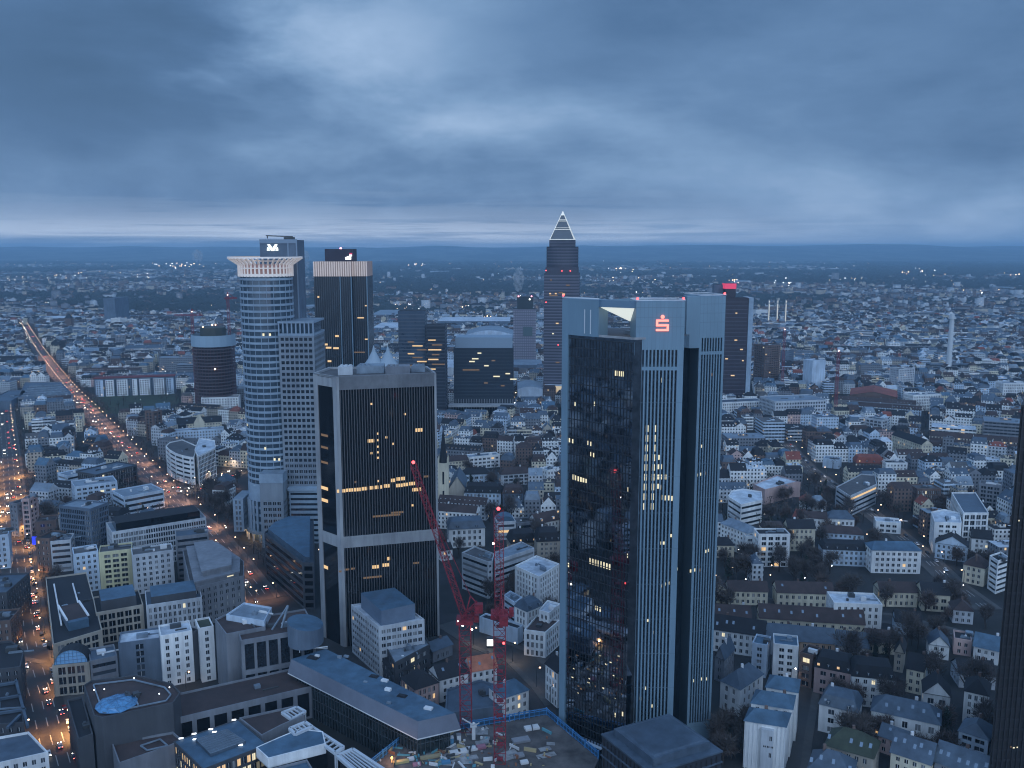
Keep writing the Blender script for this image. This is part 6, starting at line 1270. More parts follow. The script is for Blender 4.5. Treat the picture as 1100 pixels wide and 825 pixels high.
for k, (c4, h, lb) in enumerate(((((800, 774), (844, 781), (849, 766), (806, 760)), 20, 'lowest and nearest'), (((807, 755), (851, 762), (854, 747), (813, 741)), 21, 'middle'), (((823, 738), (857, 744), (859, 730), (828, 725)), 22, 'farthest'))):
    b_, o_ = building('apartment_building', '%s of three pale stepped blocks with hipped blue roofs' % lb, 'apartment block', ccw([P(x, y, h) for x, y in c4]), h, wc='white', rc='blue metal', roof='hip', rh=3.2, spec=('none' if k == 0 else (3.6, 1.2, 3.4, 1.7, .9, .3)), lit=.0, group='three stepped hipped blocks', ref='the three stepped hipped blocks' if k == 0 else None)
    if k == 0:
        pp = front((800, 774), (844, 781), h, 8); u, l = dirn(pp[0], pp[1]); q = MB(); a = (pp[0][0] + u[0] * l * .42, pp[0][1] + u[1] * l * .42); q.obox(a, u, l * .3, -1.6, 0, 18.4); bay = q.build('bay', [wallm('pale grey')], b_, o_)
        for (x, z, w, h2) in ((1.0, 11, .9, .9), (2.4, 11, .9, .9), (3.8, 11, .9, .9), (3.2, 14, .9, 2), (3.2, 7, .9, 2)): add_window(bay, o_, (a[0] + u[0] * x + u[1] * 1.66, a[1] + u[1] * x - u[0] * 1.66, z), u, w, h2, GL)
        q = MB(); 
        for t in (.03, .12, .22, .33, .8, .9, .98): q.obox((pp[0][0] + u[0] * l * t, pp[0][1] + u[1] * l * t), u, .35, -.35, 0, 19.5)
        q.build('pilaster', [WHT], b_, o_)
rh_('pale villa with grey mansard roof and framed roof window, centre of the lower right', (880, 756), (921, 766), 790, 13, wc='white', rc='slate blue', roof='mansard', rh=6, dorm=2, name='villa', cat='villa', ref='the mansard villa', spec=(5.4, 2.4, 3.8, 2.2, .8, .3), lit=.04, skylights=2)
rh_('long pale villa with blue slate roof, right of the mansard villa', (936, 763), (1010, 779), 797, 13, wc='white', rc='slate blue', roof='hip', rh=5.5, skylights=6, name='villa', cat='villa', ref='the long slate villa', spec=(5.0, 2.0, 4.0, 2.2, .8, .3), lit=.05)
rh_('white house with dark roof behind the long slate villa', (992, 744), (1021, 749), 770, 12, wc='white', rc='dark', rh=6, spec=(4.6, 2.4, 3.6, 2.0, .8, .5), ref='the white dark roofed house')
rh_('cream gabled narrow house above the white dark roofed one', (974, 718), (992, 722), 745, 12, wc='cream', rc='dark', rh=6, axis='short', ref='the cream narrow gable')
rh_('brown grey house with tall front left of the cream narrow gable', (961, 700), (971, 702), 722, 12, wc='sand', rc='dark', rh=5)
rh_('pale blue domed corner house right of the cream gable', (993, 716), (1005, 718), 735, 10, wc='pale blue', rc='blue metal', roof='hip', rh=5)
rh_('small pink plastered house near the right edge', (1025, 687), (1044, 690), 704, 11, wc='pink', rc='dark', roof='flat', ref='the small pink house')
rh_('white gabled house with shiny blue roof near the right edge', (1046, 694), (1073, 700), 712, 12, wc='white', rc='blue metal', rh=5.5, axis='short', ref='the shiny blue gable')
rh_('long dark roof house with a pale glazed strip by the right edge', (1031, 724), (1070, 727), 740, 13, wc='pale grey', rc='dark', rh=5, spec='strips')
rh_('white house behind a bare tree at the right edge', (1036, 742), (1062, 748), 778, 13, wc='white', rc='dark', roof='hip', rh=5, spec='tall')
rh_('grey blue house with deep dark loggia in the lower right', (1030, 785), (1062, 795), 822, 12, wc='pale blue', rc='slate blue', roof='hip', rh=4, spec='balc')
rh_('cream house with dotted roof windows at the bottom right edge', (957, 808), (1000, 822), 850, 13, wc='cream', rc='slate blue', rh=6, skylights=5, h=13)
rh_('dark roofed house with round bright roof windows in the bottom right corner', (1004, 818), (1062, 838), 862, 13, wc='grey', rc='slate blue', rh=6, skylights=6, h=13)
rh_('green grey roofed house below the mansard villa', (886, 800), (938, 815), 850, 14, wc='sand', rc='green', roof='hip', rh=6, skylights=5, h=12)
rh_('dark wide roof at the bottom edge right of the parked cars', (868, 826), (915, 838), 872, 14, wc='grey', rc='slate blue', roof='hip', rh=6, skylights=5, h=12)
rh_('dark blue roofed house between green roof and long slate villa', (944, 790), (972, 800), 812, 9, wc='pink', rc='slate blue', rh=4, skylights=2, h=7)
rh_('low brown roofed row above the four bright roof windows', (930, 688), (962, 691), 702, 11, wc='cream', rc='brown', rh=4.5)
rh_('grey blue house left of the small pink house', (998, 692), (1020, 695), 708, 11, wc='white', rc='slate blue', rh=5)
rh_('pale house with brown hipped roof near the dim cream row end', (1024, 655), (1046, 657), 670, 11, wc='pale grey', rc='brown', roof='hip', rh=4.5)
rh_('pale low house below the cream corner gable', (962, 668), (990, 671), 682, 11, wc='pale blue', rc='dark', rh=5)
# rows further back on the right
b_, o_ = building('office_building', 'white five sided office with strong window bands and a roof wedge', 'office', ccw([P(x, y, 17) for x, y in ((782, 534), (796, 543), (819, 538), (818, 529), (798, 526), (786, 528))]), 17, wc='white', rc='pale', spec=(0, 0, 3.9, 1.7, 1.3, .4), lit=.0, ref='the five sided white office', units=1, group=GRt)
building('hall', 'large low market hall with pale flat roof behind the five sided office', 'hall', ccw([P(x, y, 12) for x, y in ((809, 521), (822, 527), (853, 519), (860, 519), (835, 511))]), 12, wc='pink', rc='pale', spec='none', units=5, ref='the pale market hall')
rh_('long bending white house with attic band near the S sign tower', (774, 562), (803, 573), 592, 12, wc='white', rc='metal', roof='hip', rh=4, ref='the bending white house')
rh_('white house with black windows left of the balcony grid block', (801, 577), (811, 577), 600, 10, wc='white', rc='metal', roof='flat', spec='wide', units=0)
rh_('white apartment house with a black balcony grid', (815, 575), (849, 575), 609, 12, wc='white', rc='dark', roof='flat', spec=(4.4, 2.9, 3.1, 2.1, .4, .6), ref='the black balcony grid block', units=3, name='apartment_building', cat='apartment block')
rh_('cream gabled apartment house right of the balcony grid block', (847, 568), (876, 568), 592, 12, wc='cream', rc='dark', rh=5, ref='the cream gabled apartment house', chim=2)
rh_('cream house with lit flank far left of the row', (766, 586), (789, 586), 599, 12, wc='cream', rc='dark', roof='hip', rh=4)
rh_('pale long house with brown roof behind the blue white block', (884, 572), (928, 575), 588, 12, wc='pale blue', rc='brown', roof='hip', rh=4, ref='the pale long house')
rh_('blue white row with dormered dark roof in front of the pale long house', (884, 590), (936, 592), 608, 13, wc='pale blue', rc='dark', roof='mansard', rh=5, dorm=5)
b_, o_ = rh_('large blue white apartment block with sloping metal roof', (937, 591), (990, 592), 616, 14, wc='white', rc='blue metal', roof='hip', rh=4, ref='the large blue white block', name='apartment_building', cat='apartment block', spec=(3.4, 1.8, 3.3, 1.8, .7, .3))
building('apartment_building', 'white angular block with scalloped roof terraces', 'apartment block', ccw([P(x, y, 21) for x, y in ((1000, 551), (1004, 562), (1033, 563), (1031, 552), (1014, 548))]), 21, wc='white', rc='pale', spec='wide', lit=.0, ref='the scalloped white block', units=4, group=GRt)
building('apartment_building', 'tall white block with a glazed slot and long dark roof slope', 'apartment block', ccw([P(1035, 552, 25), P(1062, 552, 25), P(1048, 530, 25), P(1022, 530, 25)]), 25, wc='white', rc='slate blue', spec='grid', lit=.02, ref='the glazed slot block', units=0, group=GRt)
rh_('white gabled house with dark timber attic below the scalloped block', (1005, 583), (1040, 588), 602, 12, wc='pale blue', rc='dark', rh=6, axis='short')
rh_('pale house with dark roof right of the timber attic house', (1044, 578), (1066, 580), 594, 11, wc='white', rc='dark', rh=5)
rh_('brown house on the street corner below the timber attic house', (1035, 606), (1058, 611), 628, 13, wc='cream', rc='brown', roof='hip', rh=6)
building('apartment_building', 'white block with bold dark diagonal bands at the right edge', 'apartment block', ccw([P(1063, 598, 20), P(1072, 604, 20), P(1084, 600, 20), P(1075, 594, 20)]), 20, wc='white', rc='dark', spec=(0, 0, 3.0, 1.5, 1.0, .5), lit=.0, ref='the boldly banded block', group=GRt)
rh_('white stepped villa with roof terrace above the large blue white block', (941, 561), (968, 563), 573, 12, wc='white', rc='pale', roof='flat', spec='wide', ref='the roof terrace villa')
building('apartment_building', 'long pale L shaped office with a low flat roof, upper right', 'office', ccw([P(x, y, 16) for x, y in ((898, 524), (913, 534), (942, 521), (940, 511), (925, 510))]), 16, wc='pale grey', rc='gravel', spec='band', lit=.02, ref='the L shaped pale office', units=4, group=GRt)
rh_('dark brown square house with pale roof plant', (985, 526), (1011, 526), 546, 14, wc='brown', rc='gravel', roof='flat', ref='the dark brown square house', spec='mull')
rh_('dark terrace block with stacked balconies near the right edge', (1052, 520), (1076, 523), 548, 13, wc='grey', rc='gravel', roof='flat', spec='balc', ref='the stacked balcony block')
rh_('red gabled house left of a white row', (852, 555), (862, 557), 567, 11, wc='pale blue', rc='red', rh=5, axis='short')
rh_('white row with brown roof right of the red gable', (863, 556), (888, 558), 570, 11, wc='white', rc='brown', rh=4)
rh_('blue roofed white corner house right of the brown roofed row', (889, 557), (918, 558), 571, 12, wc='white', rc='slate blue', roof='hip', rh=5, lit=.1)
rh_('white villa with bright red hipped roof', (859, 538), (872, 539), 547, 10, wc='white', rc='red', roof='hip', rh=5, ref='the bright red hipped villa')
rh_('white villa with metal roof right of the red hipped villa', (873, 539), (888, 539), 549, 10, wc='white', rc='metal', roof='hip', rh=4)
rh_('white pale roofed house with blank gable', (884, 493), (902, 495), 503, 12, wc='pale blue', rc='metal', roof='flat', spec='none')
rh_('blue grey white block with many small windows', (952, 498), (975, 498), 513, 12, wc='white', rc='dark', roof='flat')
rh_('wide house with red tiled roof, upper middle right', (920, 497), (950, 498), 510, 14, wc='brown', rc='red', roof='mansard', rh=7, dorm=4, ref='the wide red tiled roof')
rh_('sand coloured curved apartment row, upper right', (958, 467), (990, 478), 491, 12, wc='cream', rc='dark', rh=5)
rh_('slab of flats seen edge on, pale with tiny balconies', (929, 449), (948, 452), 468, 12, wc='pale grey', rc='gravel', roof='flat', spec='balc', ref='the pale slab of flats', name='apartment_building', cat='apartment block')
# public buildings further out
b_, o_ = building('office_building', 'large pale square windowed institute with curved dark roof right of the pink sign tower', 'office', front((833, 432), (888, 430), 26, 40), 26, wc='pale grey', rc='metal', spec=(3.4, 2.0, 4.0, 2.2, 1, .4), lit=.0, ref='the pale institute', units=3, maxwin=60)
b_, o_ = building('office_building', 'long white office with a dark roof at the foot of the pink sign tower', 'office', front((776, 433), (821, 431), 18, 22), 18, wc='white', rc='slate blue', spec='tall', lit=.0, units=2)
b_, o_ = building('warehouse', 'long low red roofed market building with a dark shaded front', 'hall', front((913, 424), (964, 427), 14, 60), 14, wc='brown', rc='red', roof='gable', rh=6, spec='none', ref='the red market roof')
b_, o_ = building('apartment_tower', 'slim apartment tower with bright vertical lit edge', 'apartment block', front((822, 372), (839, 371), 62, 24), 62, wc='brown', rc='dark', spec='wide', lit=.02, ref='the lit apartment tower', maxwin=60)
pp = front((822, 372), (839, 371), 62, 24); q = MB(); q.obox((pp[1][0] - 5, pp[1][1] - .3), (1, 0), 4.2, .5, 4, 60); q.build('lit_stair', [mat('lit stair strip', (.5, .5, .5), em=(.9, .85, .85), es=.55)], b_, o_)
fb('apartment_tower', 'pale blue white tower block with one bright roof lamp', 'apartment block', (873, 388), (887, 387), 422, 18, h=46, wc='pale blue', rc='pale', spec='none', lit=.0, ref='the pale blue tower block')
fb('apartment_tower', 'teal grey low tower right of the lit apartment tower', 'apartment block', (843, 378), (853, 377), 400, 18, h=36, wc='slate', rc='dark', spec='punch', lit=.0)
fb('apartment_tower', 'pinkish block pair above the red market roof', 'apartment block', (966, 397), (983, 396), 424, 18, h=34, wc='pale grey', rc='gravel', spec='punch', lit=.02, ref='the pinkish block pair')
fb('office_building', 'white palace like building below the tall chimney', 'office', (981, 425), (1011, 424), 436, 20, h=20, wc='white', rc='metal', spec='tall', lit=.0, ref='the palace like building')
fb('office_building', 'white pillared building at the far right', 'office', (1078, 412), (1105, 412), 428, 20, h=24, wc='white', rc='metal', spec='tall', lit=.0, ref='the white pillared building')
fb('apartment_tower', 'distant blue grey tower block left of the round crowned tower', 'apartment block', (123, 321), (138, 319), 345, 30, h=72, wc='slate', rc='slate blue', spec='none', lit=.0, ref='the distant blue grey block')
fb('clock_tower', 'slim red brown tower with a dark cap above the boulevard', 'tower', (69, 342), (76, 342), 352, 14, h=32, wc='brown', rc='dark', roof='hip', rh=12, spec='none', lit=.0)
for k, x in enumerate((825, 834, 843)):
    p = P(x, 352, 0); zt = Q(x, 322, p[1])[1]; q = MB(); cyl(q, p, 2.6, 0, zt, n=12, cap=0); cyl(q, p, 3.2, zt * .86, zt * .9, n=12)
    q.face([(p[0] - 1.1, p[1] - 2.9, zt * .1), (p[0] + 1.1, p[1] - 2.9, zt * .1), (p[0] + 1.1, p[1] - 2.9, zt * .97), (p[0] - 1.1, p[1] - 2.9, zt * .97)], 1)
    tag(q.build('power_station_chimney', [CONC, mat('floodlit strip', (.6, .55, .45), em=(1, .9, .7), es=.45)], None, (p[0], p[1], 0)), ('leftmost', 'middle', 'rightmost')[k] + ' of three floodlit chimneys in a row', 'chimney', 'three floodlit chimneys')
p = P(1018, 406, 0); zt = Q(1020, 337, p[1])[1]; q = MB()
cyl(q, p, 4.4, 0, zt, n=14, cap=0, r1=3.2)
for zz in range(8, int(zt) - 3, 9): ringb(q, p, 5.2 - 1.4 * zz / zt, zz, zz + .8, 1.2, n=14)
ringb(q, p, 5.4, zt - 8, zt - 6.5, 2, n=14)
tag(q.build('tall_chimney', [mat('pale chimney concrete', (.52, .55, .57), .7)], None, (p[0], p[1], 0)), 'very tall tapering pale chimney standing alone at the far right', 'chimney'); REFS.append(('the very tall chimney', *p))
# exhibition quarter
p = P(416, 420, 0)
for k, x in enumerate((402, 417)):
    Y = 900; X = Q(x, 400, Y)[0]; q = MB(); zb, zt = Q(x, 393, Y)[1], Q(x, 371, Y)[1]; r = 11
    n = 16
    for i in range(n):
        a0_, a1_ = R(360 * i / n), R(360 * (i + 1) / n); prev = None
        for t0, t1 in ((0, .35), (.35, .7), (.7, 1)):
            rr0, rr1 = r * (1 - t0) ** 1.5 + .25, r * (1 - t1) ** 1.5 + .25; z0, z1 = zb + (zt - zb) * t0, zb + (zt - zb) * t1
            q.face([(X + rr0 * math.cos(a0_), Y + rr0 * math.sin(a0_), z0), (X + rr0 * math.cos(a1_), Y + rr0 * math.sin(a1_), z0), (X + rr1 * math.cos(a1_), Y + rr1 * math.sin(a1_), z1), (X + rr1 * math.cos(a0_), Y + rr1 * math.sin(a0_), z1)])
    cyl(q, (X, Y), r - .5, 0, zb, n=16, mi=1)
    tag(q.build('tent_roof', [mat('tent membrane', (.30, .37, .43), .7), wallm('slate')], None, (X, Y, 0)), ('left', 'right')[k] + ' white peaked tent roof above the dark finned tower', 'tent roof', 'pair of peaked tent roofs')
    FOOT.append(sq((X, Y), 18))
def hall(label, px0, px1, py, base, depth, h, curved=True, m='pale', wc='slate', lit=0):
    pp = front((px0, py), (px1, py), h, depth); cx_ = sum(p[0] for p in pp) / 4; cy_2 = sum(p[1] for p in pp) / 4; o = (cx_, cy_2, 0.0); FOOT.append(pp)
    t = thing('exhibition_hall', label, 'hall', o, 'exhibition halls'); q = MB(); q.prism(pp, 0, h, 0, False); q.build('wall', [wallm(wc)], t, o); q = MB(); l = math.dist(pp[0], pp[1]); n = 10
    f = lambda i, y: (pp[0][0] + (pp[1][0] - pp[0][0]) * i / n, y, h + (l * .10 * math.sin(math.pi * i / n) if curved else 0.05))
    for i in range(n): q.face([f(i, pp[0][1]), f(i + 1, pp[0][1]), f(i + 1, pp[2][1]), f(i, pp[2][1])])
    if curved: q.face([f(i, pp[0][1] - .1) for i in range(n + 1)][::1], 1)
    q.build('roof', [roofm(m), wallm('pale blue')], t, o)
    if lit:
        q = MB(); q.obox((pp[0][0] + 4, pp[0][1] - .4), (1, 0), l - 8, .3, 3, h * .5); q.build('lit_front', [mat('lit hall front', (.4, .38, .3), em=(1, .85, .65), es=.5)], t, o)
hall('arched white hall with a big round window left of the pyramid topped skyscraper', 556, 583, 418, 432, 60, 22, True, 'metal', 'pale blue', 1)
hall('flat pale blue exhibition hall below the tower with the square recess', 551, 583, 392, 400, 70, 22, False, 'metal')
hall('long curved blue roofed exhibition hall behind the wide dark glass block', 500, 552, 360, 372, 120, 22, True, 'metal', 'slate', 1)
hall('distant broad hall roof left of the tower with the square recess', 470, 548, 345, 355, 140, 20, False, 'pale', 'slate')
hall('white barrel roofed hall beside the warm lit twin towers', 472, 487, 395, 430, 80, 24, True, 'pale', 'pale grey')
hall('distant hall with wide pale roof above the tents', 400, 428, 352, 372, 150, 18, False, 'pale')
hall('distant flat hall roof near the beige crowned tower', 398, 436, 338, 345, 200, 18, False, 'metal')
hall('large blue flat hall between boulevard and unfinished tower', 72, 120, 377, 384, 60, 14, False, 'metal')
hall('long pale hall roof upper left', 10, 70, 335, 343, 120, 16, False, 'metal')
hall('second long pale hall roof upper left, nearer one', 20, 85, 342, 350, 90, 14, False, 'pale')
# ================================================================== THE TOWN BETWEEN (rows of houses round courtyards)
rng = random.Random(11)
ORD = ['nearest', 'second nearest', 'third nearest', 'fourth nearest', 'fifth nearest', 'sixth nearest', 'seventh nearest', 'eighth nearest', 'ninth nearest', 'tenth nearest', 'eleventh nearest', 'twelfth nearest', 'thirteenth nearest', 'fourteenth nearest', 'fifteenth nearest', 'sixteenth nearest']
def relate(x, y):
    best = min(REFS, key=lambda r: math.hypot(r[1] - x, r[2] - y)); a = math.atan2(x, y) - math.atan2(best[1], best[2]); d = math.hypot(x, y); w = 14 / d
    rel = 'left of' if a < -w else 'right of' if a > w else ('behind' if d > math.hypot(best[1], best[2]) else 'before')
    return best[0], rel, math.hypot(best[1] - x, best[2] - y)
def relabel(items, fmt):
    """items: (object, attribute text, x, y); one label each, by look and by nearest landmark"""
    g = {}
    for o, at, x, y in items: r, rel, d = relate(x, y); g.setdefault((at, rel, r), []).append((d, o))
    for (at, rel, r), l in g.items():
        l.sort(key=lambda t: t[0])
        for i, (d, o) in enumerate(l): o['label'] = fmt(at) + (', %s %s' % (rel, r) if len(l) == 1 else ', %s %s %s' % (ORD[min(i, 15)], rel, r))
cells = {}
def cell_add(poly, k):
    xs = [p[0] for p in poly]; ys = [p[1] for p in poly]
    for i in range(int(min(xs) // 40), int(max(xs) // 40) + 1):
        for j in range(int(min(ys) // 40), int(max(ys) // 40) + 1): cells.setdefault((i, j), []).append(poly)
for f in FOOT: cell_add(f, 0)
def overl(a, b):      # separating axis test
    for P1, P2 in ((a, b), (b, a)):
        n = len(P1)
        for i in range(n):
            ex, ey = P1[(i + 1) % n][0] - P1[i][0], P1[(i + 1) % n][1] - P1[i][1]; nx, ny = ey, -ex
            if nx == ny == 0: continue
            m1 = [p[0] * nx + p[1] * ny for p in P1]; m2 = [p[0] * nx + p[1] * ny for p in P2]
            if max(m1) <= min(m2) + 1e-6 or max(m2) <= min(m1) + 1e-6: return False
    return True
rsegs = []
for nm, pts, w in ROADS:
    for a, b in zip(pts, pts[1:]): rsegs.append((a, b, w / 2 + 5))
def dseg(p, a, b):
    vx, vy = b[0] - a[0], b[1] - a[1]; t = max(0, min(1, ((p[0] - a[0]) * vx + (p[1] - a[1]) * vy) / (vx * vx + vy * vy))); return math.hypot(p[0] - a[0] - vx * t, p[1] - a[1] - vy * t)
def free(poly, add=True, roads=True):
    xs = [p[0] for p in poly]; ys = [p[1] for p in poly]; seen = set()
    for i in range(int(min(xs) // 40), int(max(xs) // 40) + 1):
        for j in range(int(min(ys) // 40), int(max(ys) // 40) + 1):
            for q_ in cells.get((i, j), ()):
                if id(q_) in seen: continue
                seen.add(id(q_))
                if overl(poly, q_): return False
    if roads:
        c_ = (sum(xs) / len(xs), sum(ys) / len(ys))
        for a, b, w in rsegs:
            if abs(a[0] - c_[0]) > 60 and abs(b[0] - c_[0]) > 60: continue
            if dseg(c_, a, b) < w + 4 or any(dseg(p, a, b) < w for p in poly): return False
    if add: cell_add(poly, 0)
    return True
hsc = []
for poly, h in HEROB:
    d = min(math.hypot(*p) for p in poly)
    if d > 1150: continue
    pr_ = [scr(p[0], p[1], 0) for p in poly] + [scr(p[0], p[1], h) for p in poly]
    hsc.append((min(p[0] for p in pr_), max(p[0] for p in pr_), min(p[1] for p in pr_), max(p[1] for p in pr_), d))
def hides(poly, h):
    d = min(math.hypot(*p) for p in poly); pr_ = [scr(p[0], p[1], h) for p in poly]; x0 = min(p[0] for p in pr_); x1 = max(p[0] for p in pr_); y0 = min(p[1] for p in pr_)
    for a0_, a1_, b0, b1, hd in hsc:
        if hd < d: continue
        ov = min(x1, a1_) - max(x0, a0_)
        if ov > .35 * min(x1 - x0, a1_ - a0_) and y0 < b1 - .6 * (b1 - b0) and scr(poly[0][0], poly[0][1], 0)[1] > b0: return True
    return False
FC = ['white', 'cream', 'pale grey', 'pale blue', 'pink', 'brown', 'sand', 'grey']; FWt = [14, 6, 5, 7, 1.2, 5, 4, 6]
RC = ['dark', 'brown', 'slate blue', 'metal', 'gravel', 'pale', 'red', 'blue metal']
def house(mb, poly, h, rt, rh, wi, ri, uo=0.0, z0=0.0):
    n = 4; u = uo
    for i in range(4):
        a, b = poly[i], poly[(i + 1) % 4]; l = math.dist(a, b); mb.face([(*a, z0), (*b, z0), (*b, h), (*a, h)], wi, [(u, 0), (u + l, 0), (u + l, h - z0), (u, h - z0)]); u += math.ceil(l / 2.9) * 2.9
    k = 0 if math.dist(poly[0], poly[1]) >= math.dist(poly[1], poly[2]) else 1
    p = poly[k:] + poly[:k]; m1 = lerp(p[3], p[0], .5); m2 = lerp(p[1], p[2], .5)
    if rt != 'flat':                       # dormers and roof windows on both slopes
        hr = random.Random(int(uo * 10) + int(p[0][0])); run = (1.5 if rt == 'mansard' else math.dist(p[1], p[2]) / 2); rise = rh * .75 if rt == 'mansard' else rh
        for A_0, A_1 in ((p[0], p[1]), (p[2], p[3])):
            d_ = math.dist(A_0, A_1); u1 = ((A_1[0] - A_0[0]) / d_, (A_1[1] - A_0[1]) / d_); nn = (-u1[1], u1[0]); cnt_ = int(d_ / 3.6); md = hr.choice((0, 1, 1, 2))
            for i in range(cnt_):
                if md == 0 or hr.random() < .25: continue
                uu_ = d_ * (i + .5) / cnt_ - .6; f_ = .2 if md == 1 else .45; q0 = (A_0[0] + u1[0] * uu_ + nn[0] * run * f_, A_0[1] + u1[1] * uu_ + nn[1] * run * f_); zz0 = h + rise * f_
                if md == 1: mb.obox(q0, u1, 1.3, min(2.0, run * .6), zz0 - .1, zz0 + 1.35, wi, ri, False)
                else: mb.obox(q0, u1, .9, .8, zz0 - .2, zz0 + .55, wi, ri, False)
    if rt == 'flat':
        mb.face([(*q_, h) for q_ in poly], ri)
        a = lerp(p[0], p[2], .35); b = lerp(p[1], p[3], .3); mb.obox(b, (1, 0), 2.2, 1.6, h, h + 1.3, ri, wi, False); b = lerp(p[1], p[3], .75); mb.obox(b, (1, .1), 4.5, .7, h, h + .8, wi, ri, False); l = math.dist(p[0], p[1]); ux_ = ((p[1][0] - p[0][0]) / l, (p[1][1] - p[0][1]) / l)
        mb.obox(a, ux_, l * .25, 3.2, h, h + 2.2, wi, ri, False)
    elif rt == 'mansard':
        ip = inset(p, 1.5); zz = h + rh * .75
        for i in range(4): j = (i + 1) % 4; mb.face([(*p[i], h), (*p[j], h), (*ip[j], zz), (*ip[i], zz)], ri)
        f1 = lerp(ip[3], ip[0], .5); f2 = lerp(ip[1], ip[2], .5)
        mb.face([(*ip[0], zz), (*ip[1], zz), (*f2, h + rh), (*f1, h + rh)], ri); mb.face([(*ip[2], zz), (*ip[3], zz), (*f1, h + rh), (*f2, h + rh)], ri)
        mb.face([(*ip[1], zz), (*ip[2], zz), (*f2, h + rh)], ri); mb.face([(*ip[3], zz), (*ip[0], zz), (*f1, h + rh)], ri)
    else:
        e1, e2 = (m1, m2) if rt == 'gable' else (lerp(m1, m2, .3), lerp(m1, m2, .7))
        zr = h + rh
        mb.face([(*p[0], h), (*p[1], h), (*e2, zr), (*e1, zr)], ri); mb.face([(*p[2], h), (*p[3], h), (*e1, zr), (*e2, zr)], ri)
        mb.face([(*p[1], h), (*p[2], h), (*e2, zr)], wi if rt == 'gable' else ri, [(.1, .1)] * 3); mb.face([(*p[3], h), (*p[0], h), (*e1, zr)], wi if rt == 'gable' else ri, [(.1, .1)] * 3)
        c_ = lerp(m1, m2, .2 + .6 * ((uo * 7.3) % 1)); mb.obox(c_, (1, 0), 1.1, .9, zr - 1, zr + 1.2, wi, wi, False)
def allowed(x, y):
    px, py = scr(x, y, 0)
    if px < -60 or px > 1160: return False
    if 60 < px < 250 and 575 < py < 596: return True
    if px < 250 and py > 560: return False
    if 250 <= px < 340 and py > 520: return False
    if 340 <= px < 600 and py > 590: return False
    if 600 <= px < 765 and py > 725: return False
    if px >= 765 and py > 735: return False
    if 93 < px < 200 and 418 < py < 450: return False
    return True
cand = []
def district(x, y):
    i, j = int(math.floor(x / 420)), int(math.floor(y / 380)); r_ = random.Random(i * 131 + j * 17); return r_.uniform(-28, 28), (i, j)
ymax = 2700
yy = 480
seenb = set()
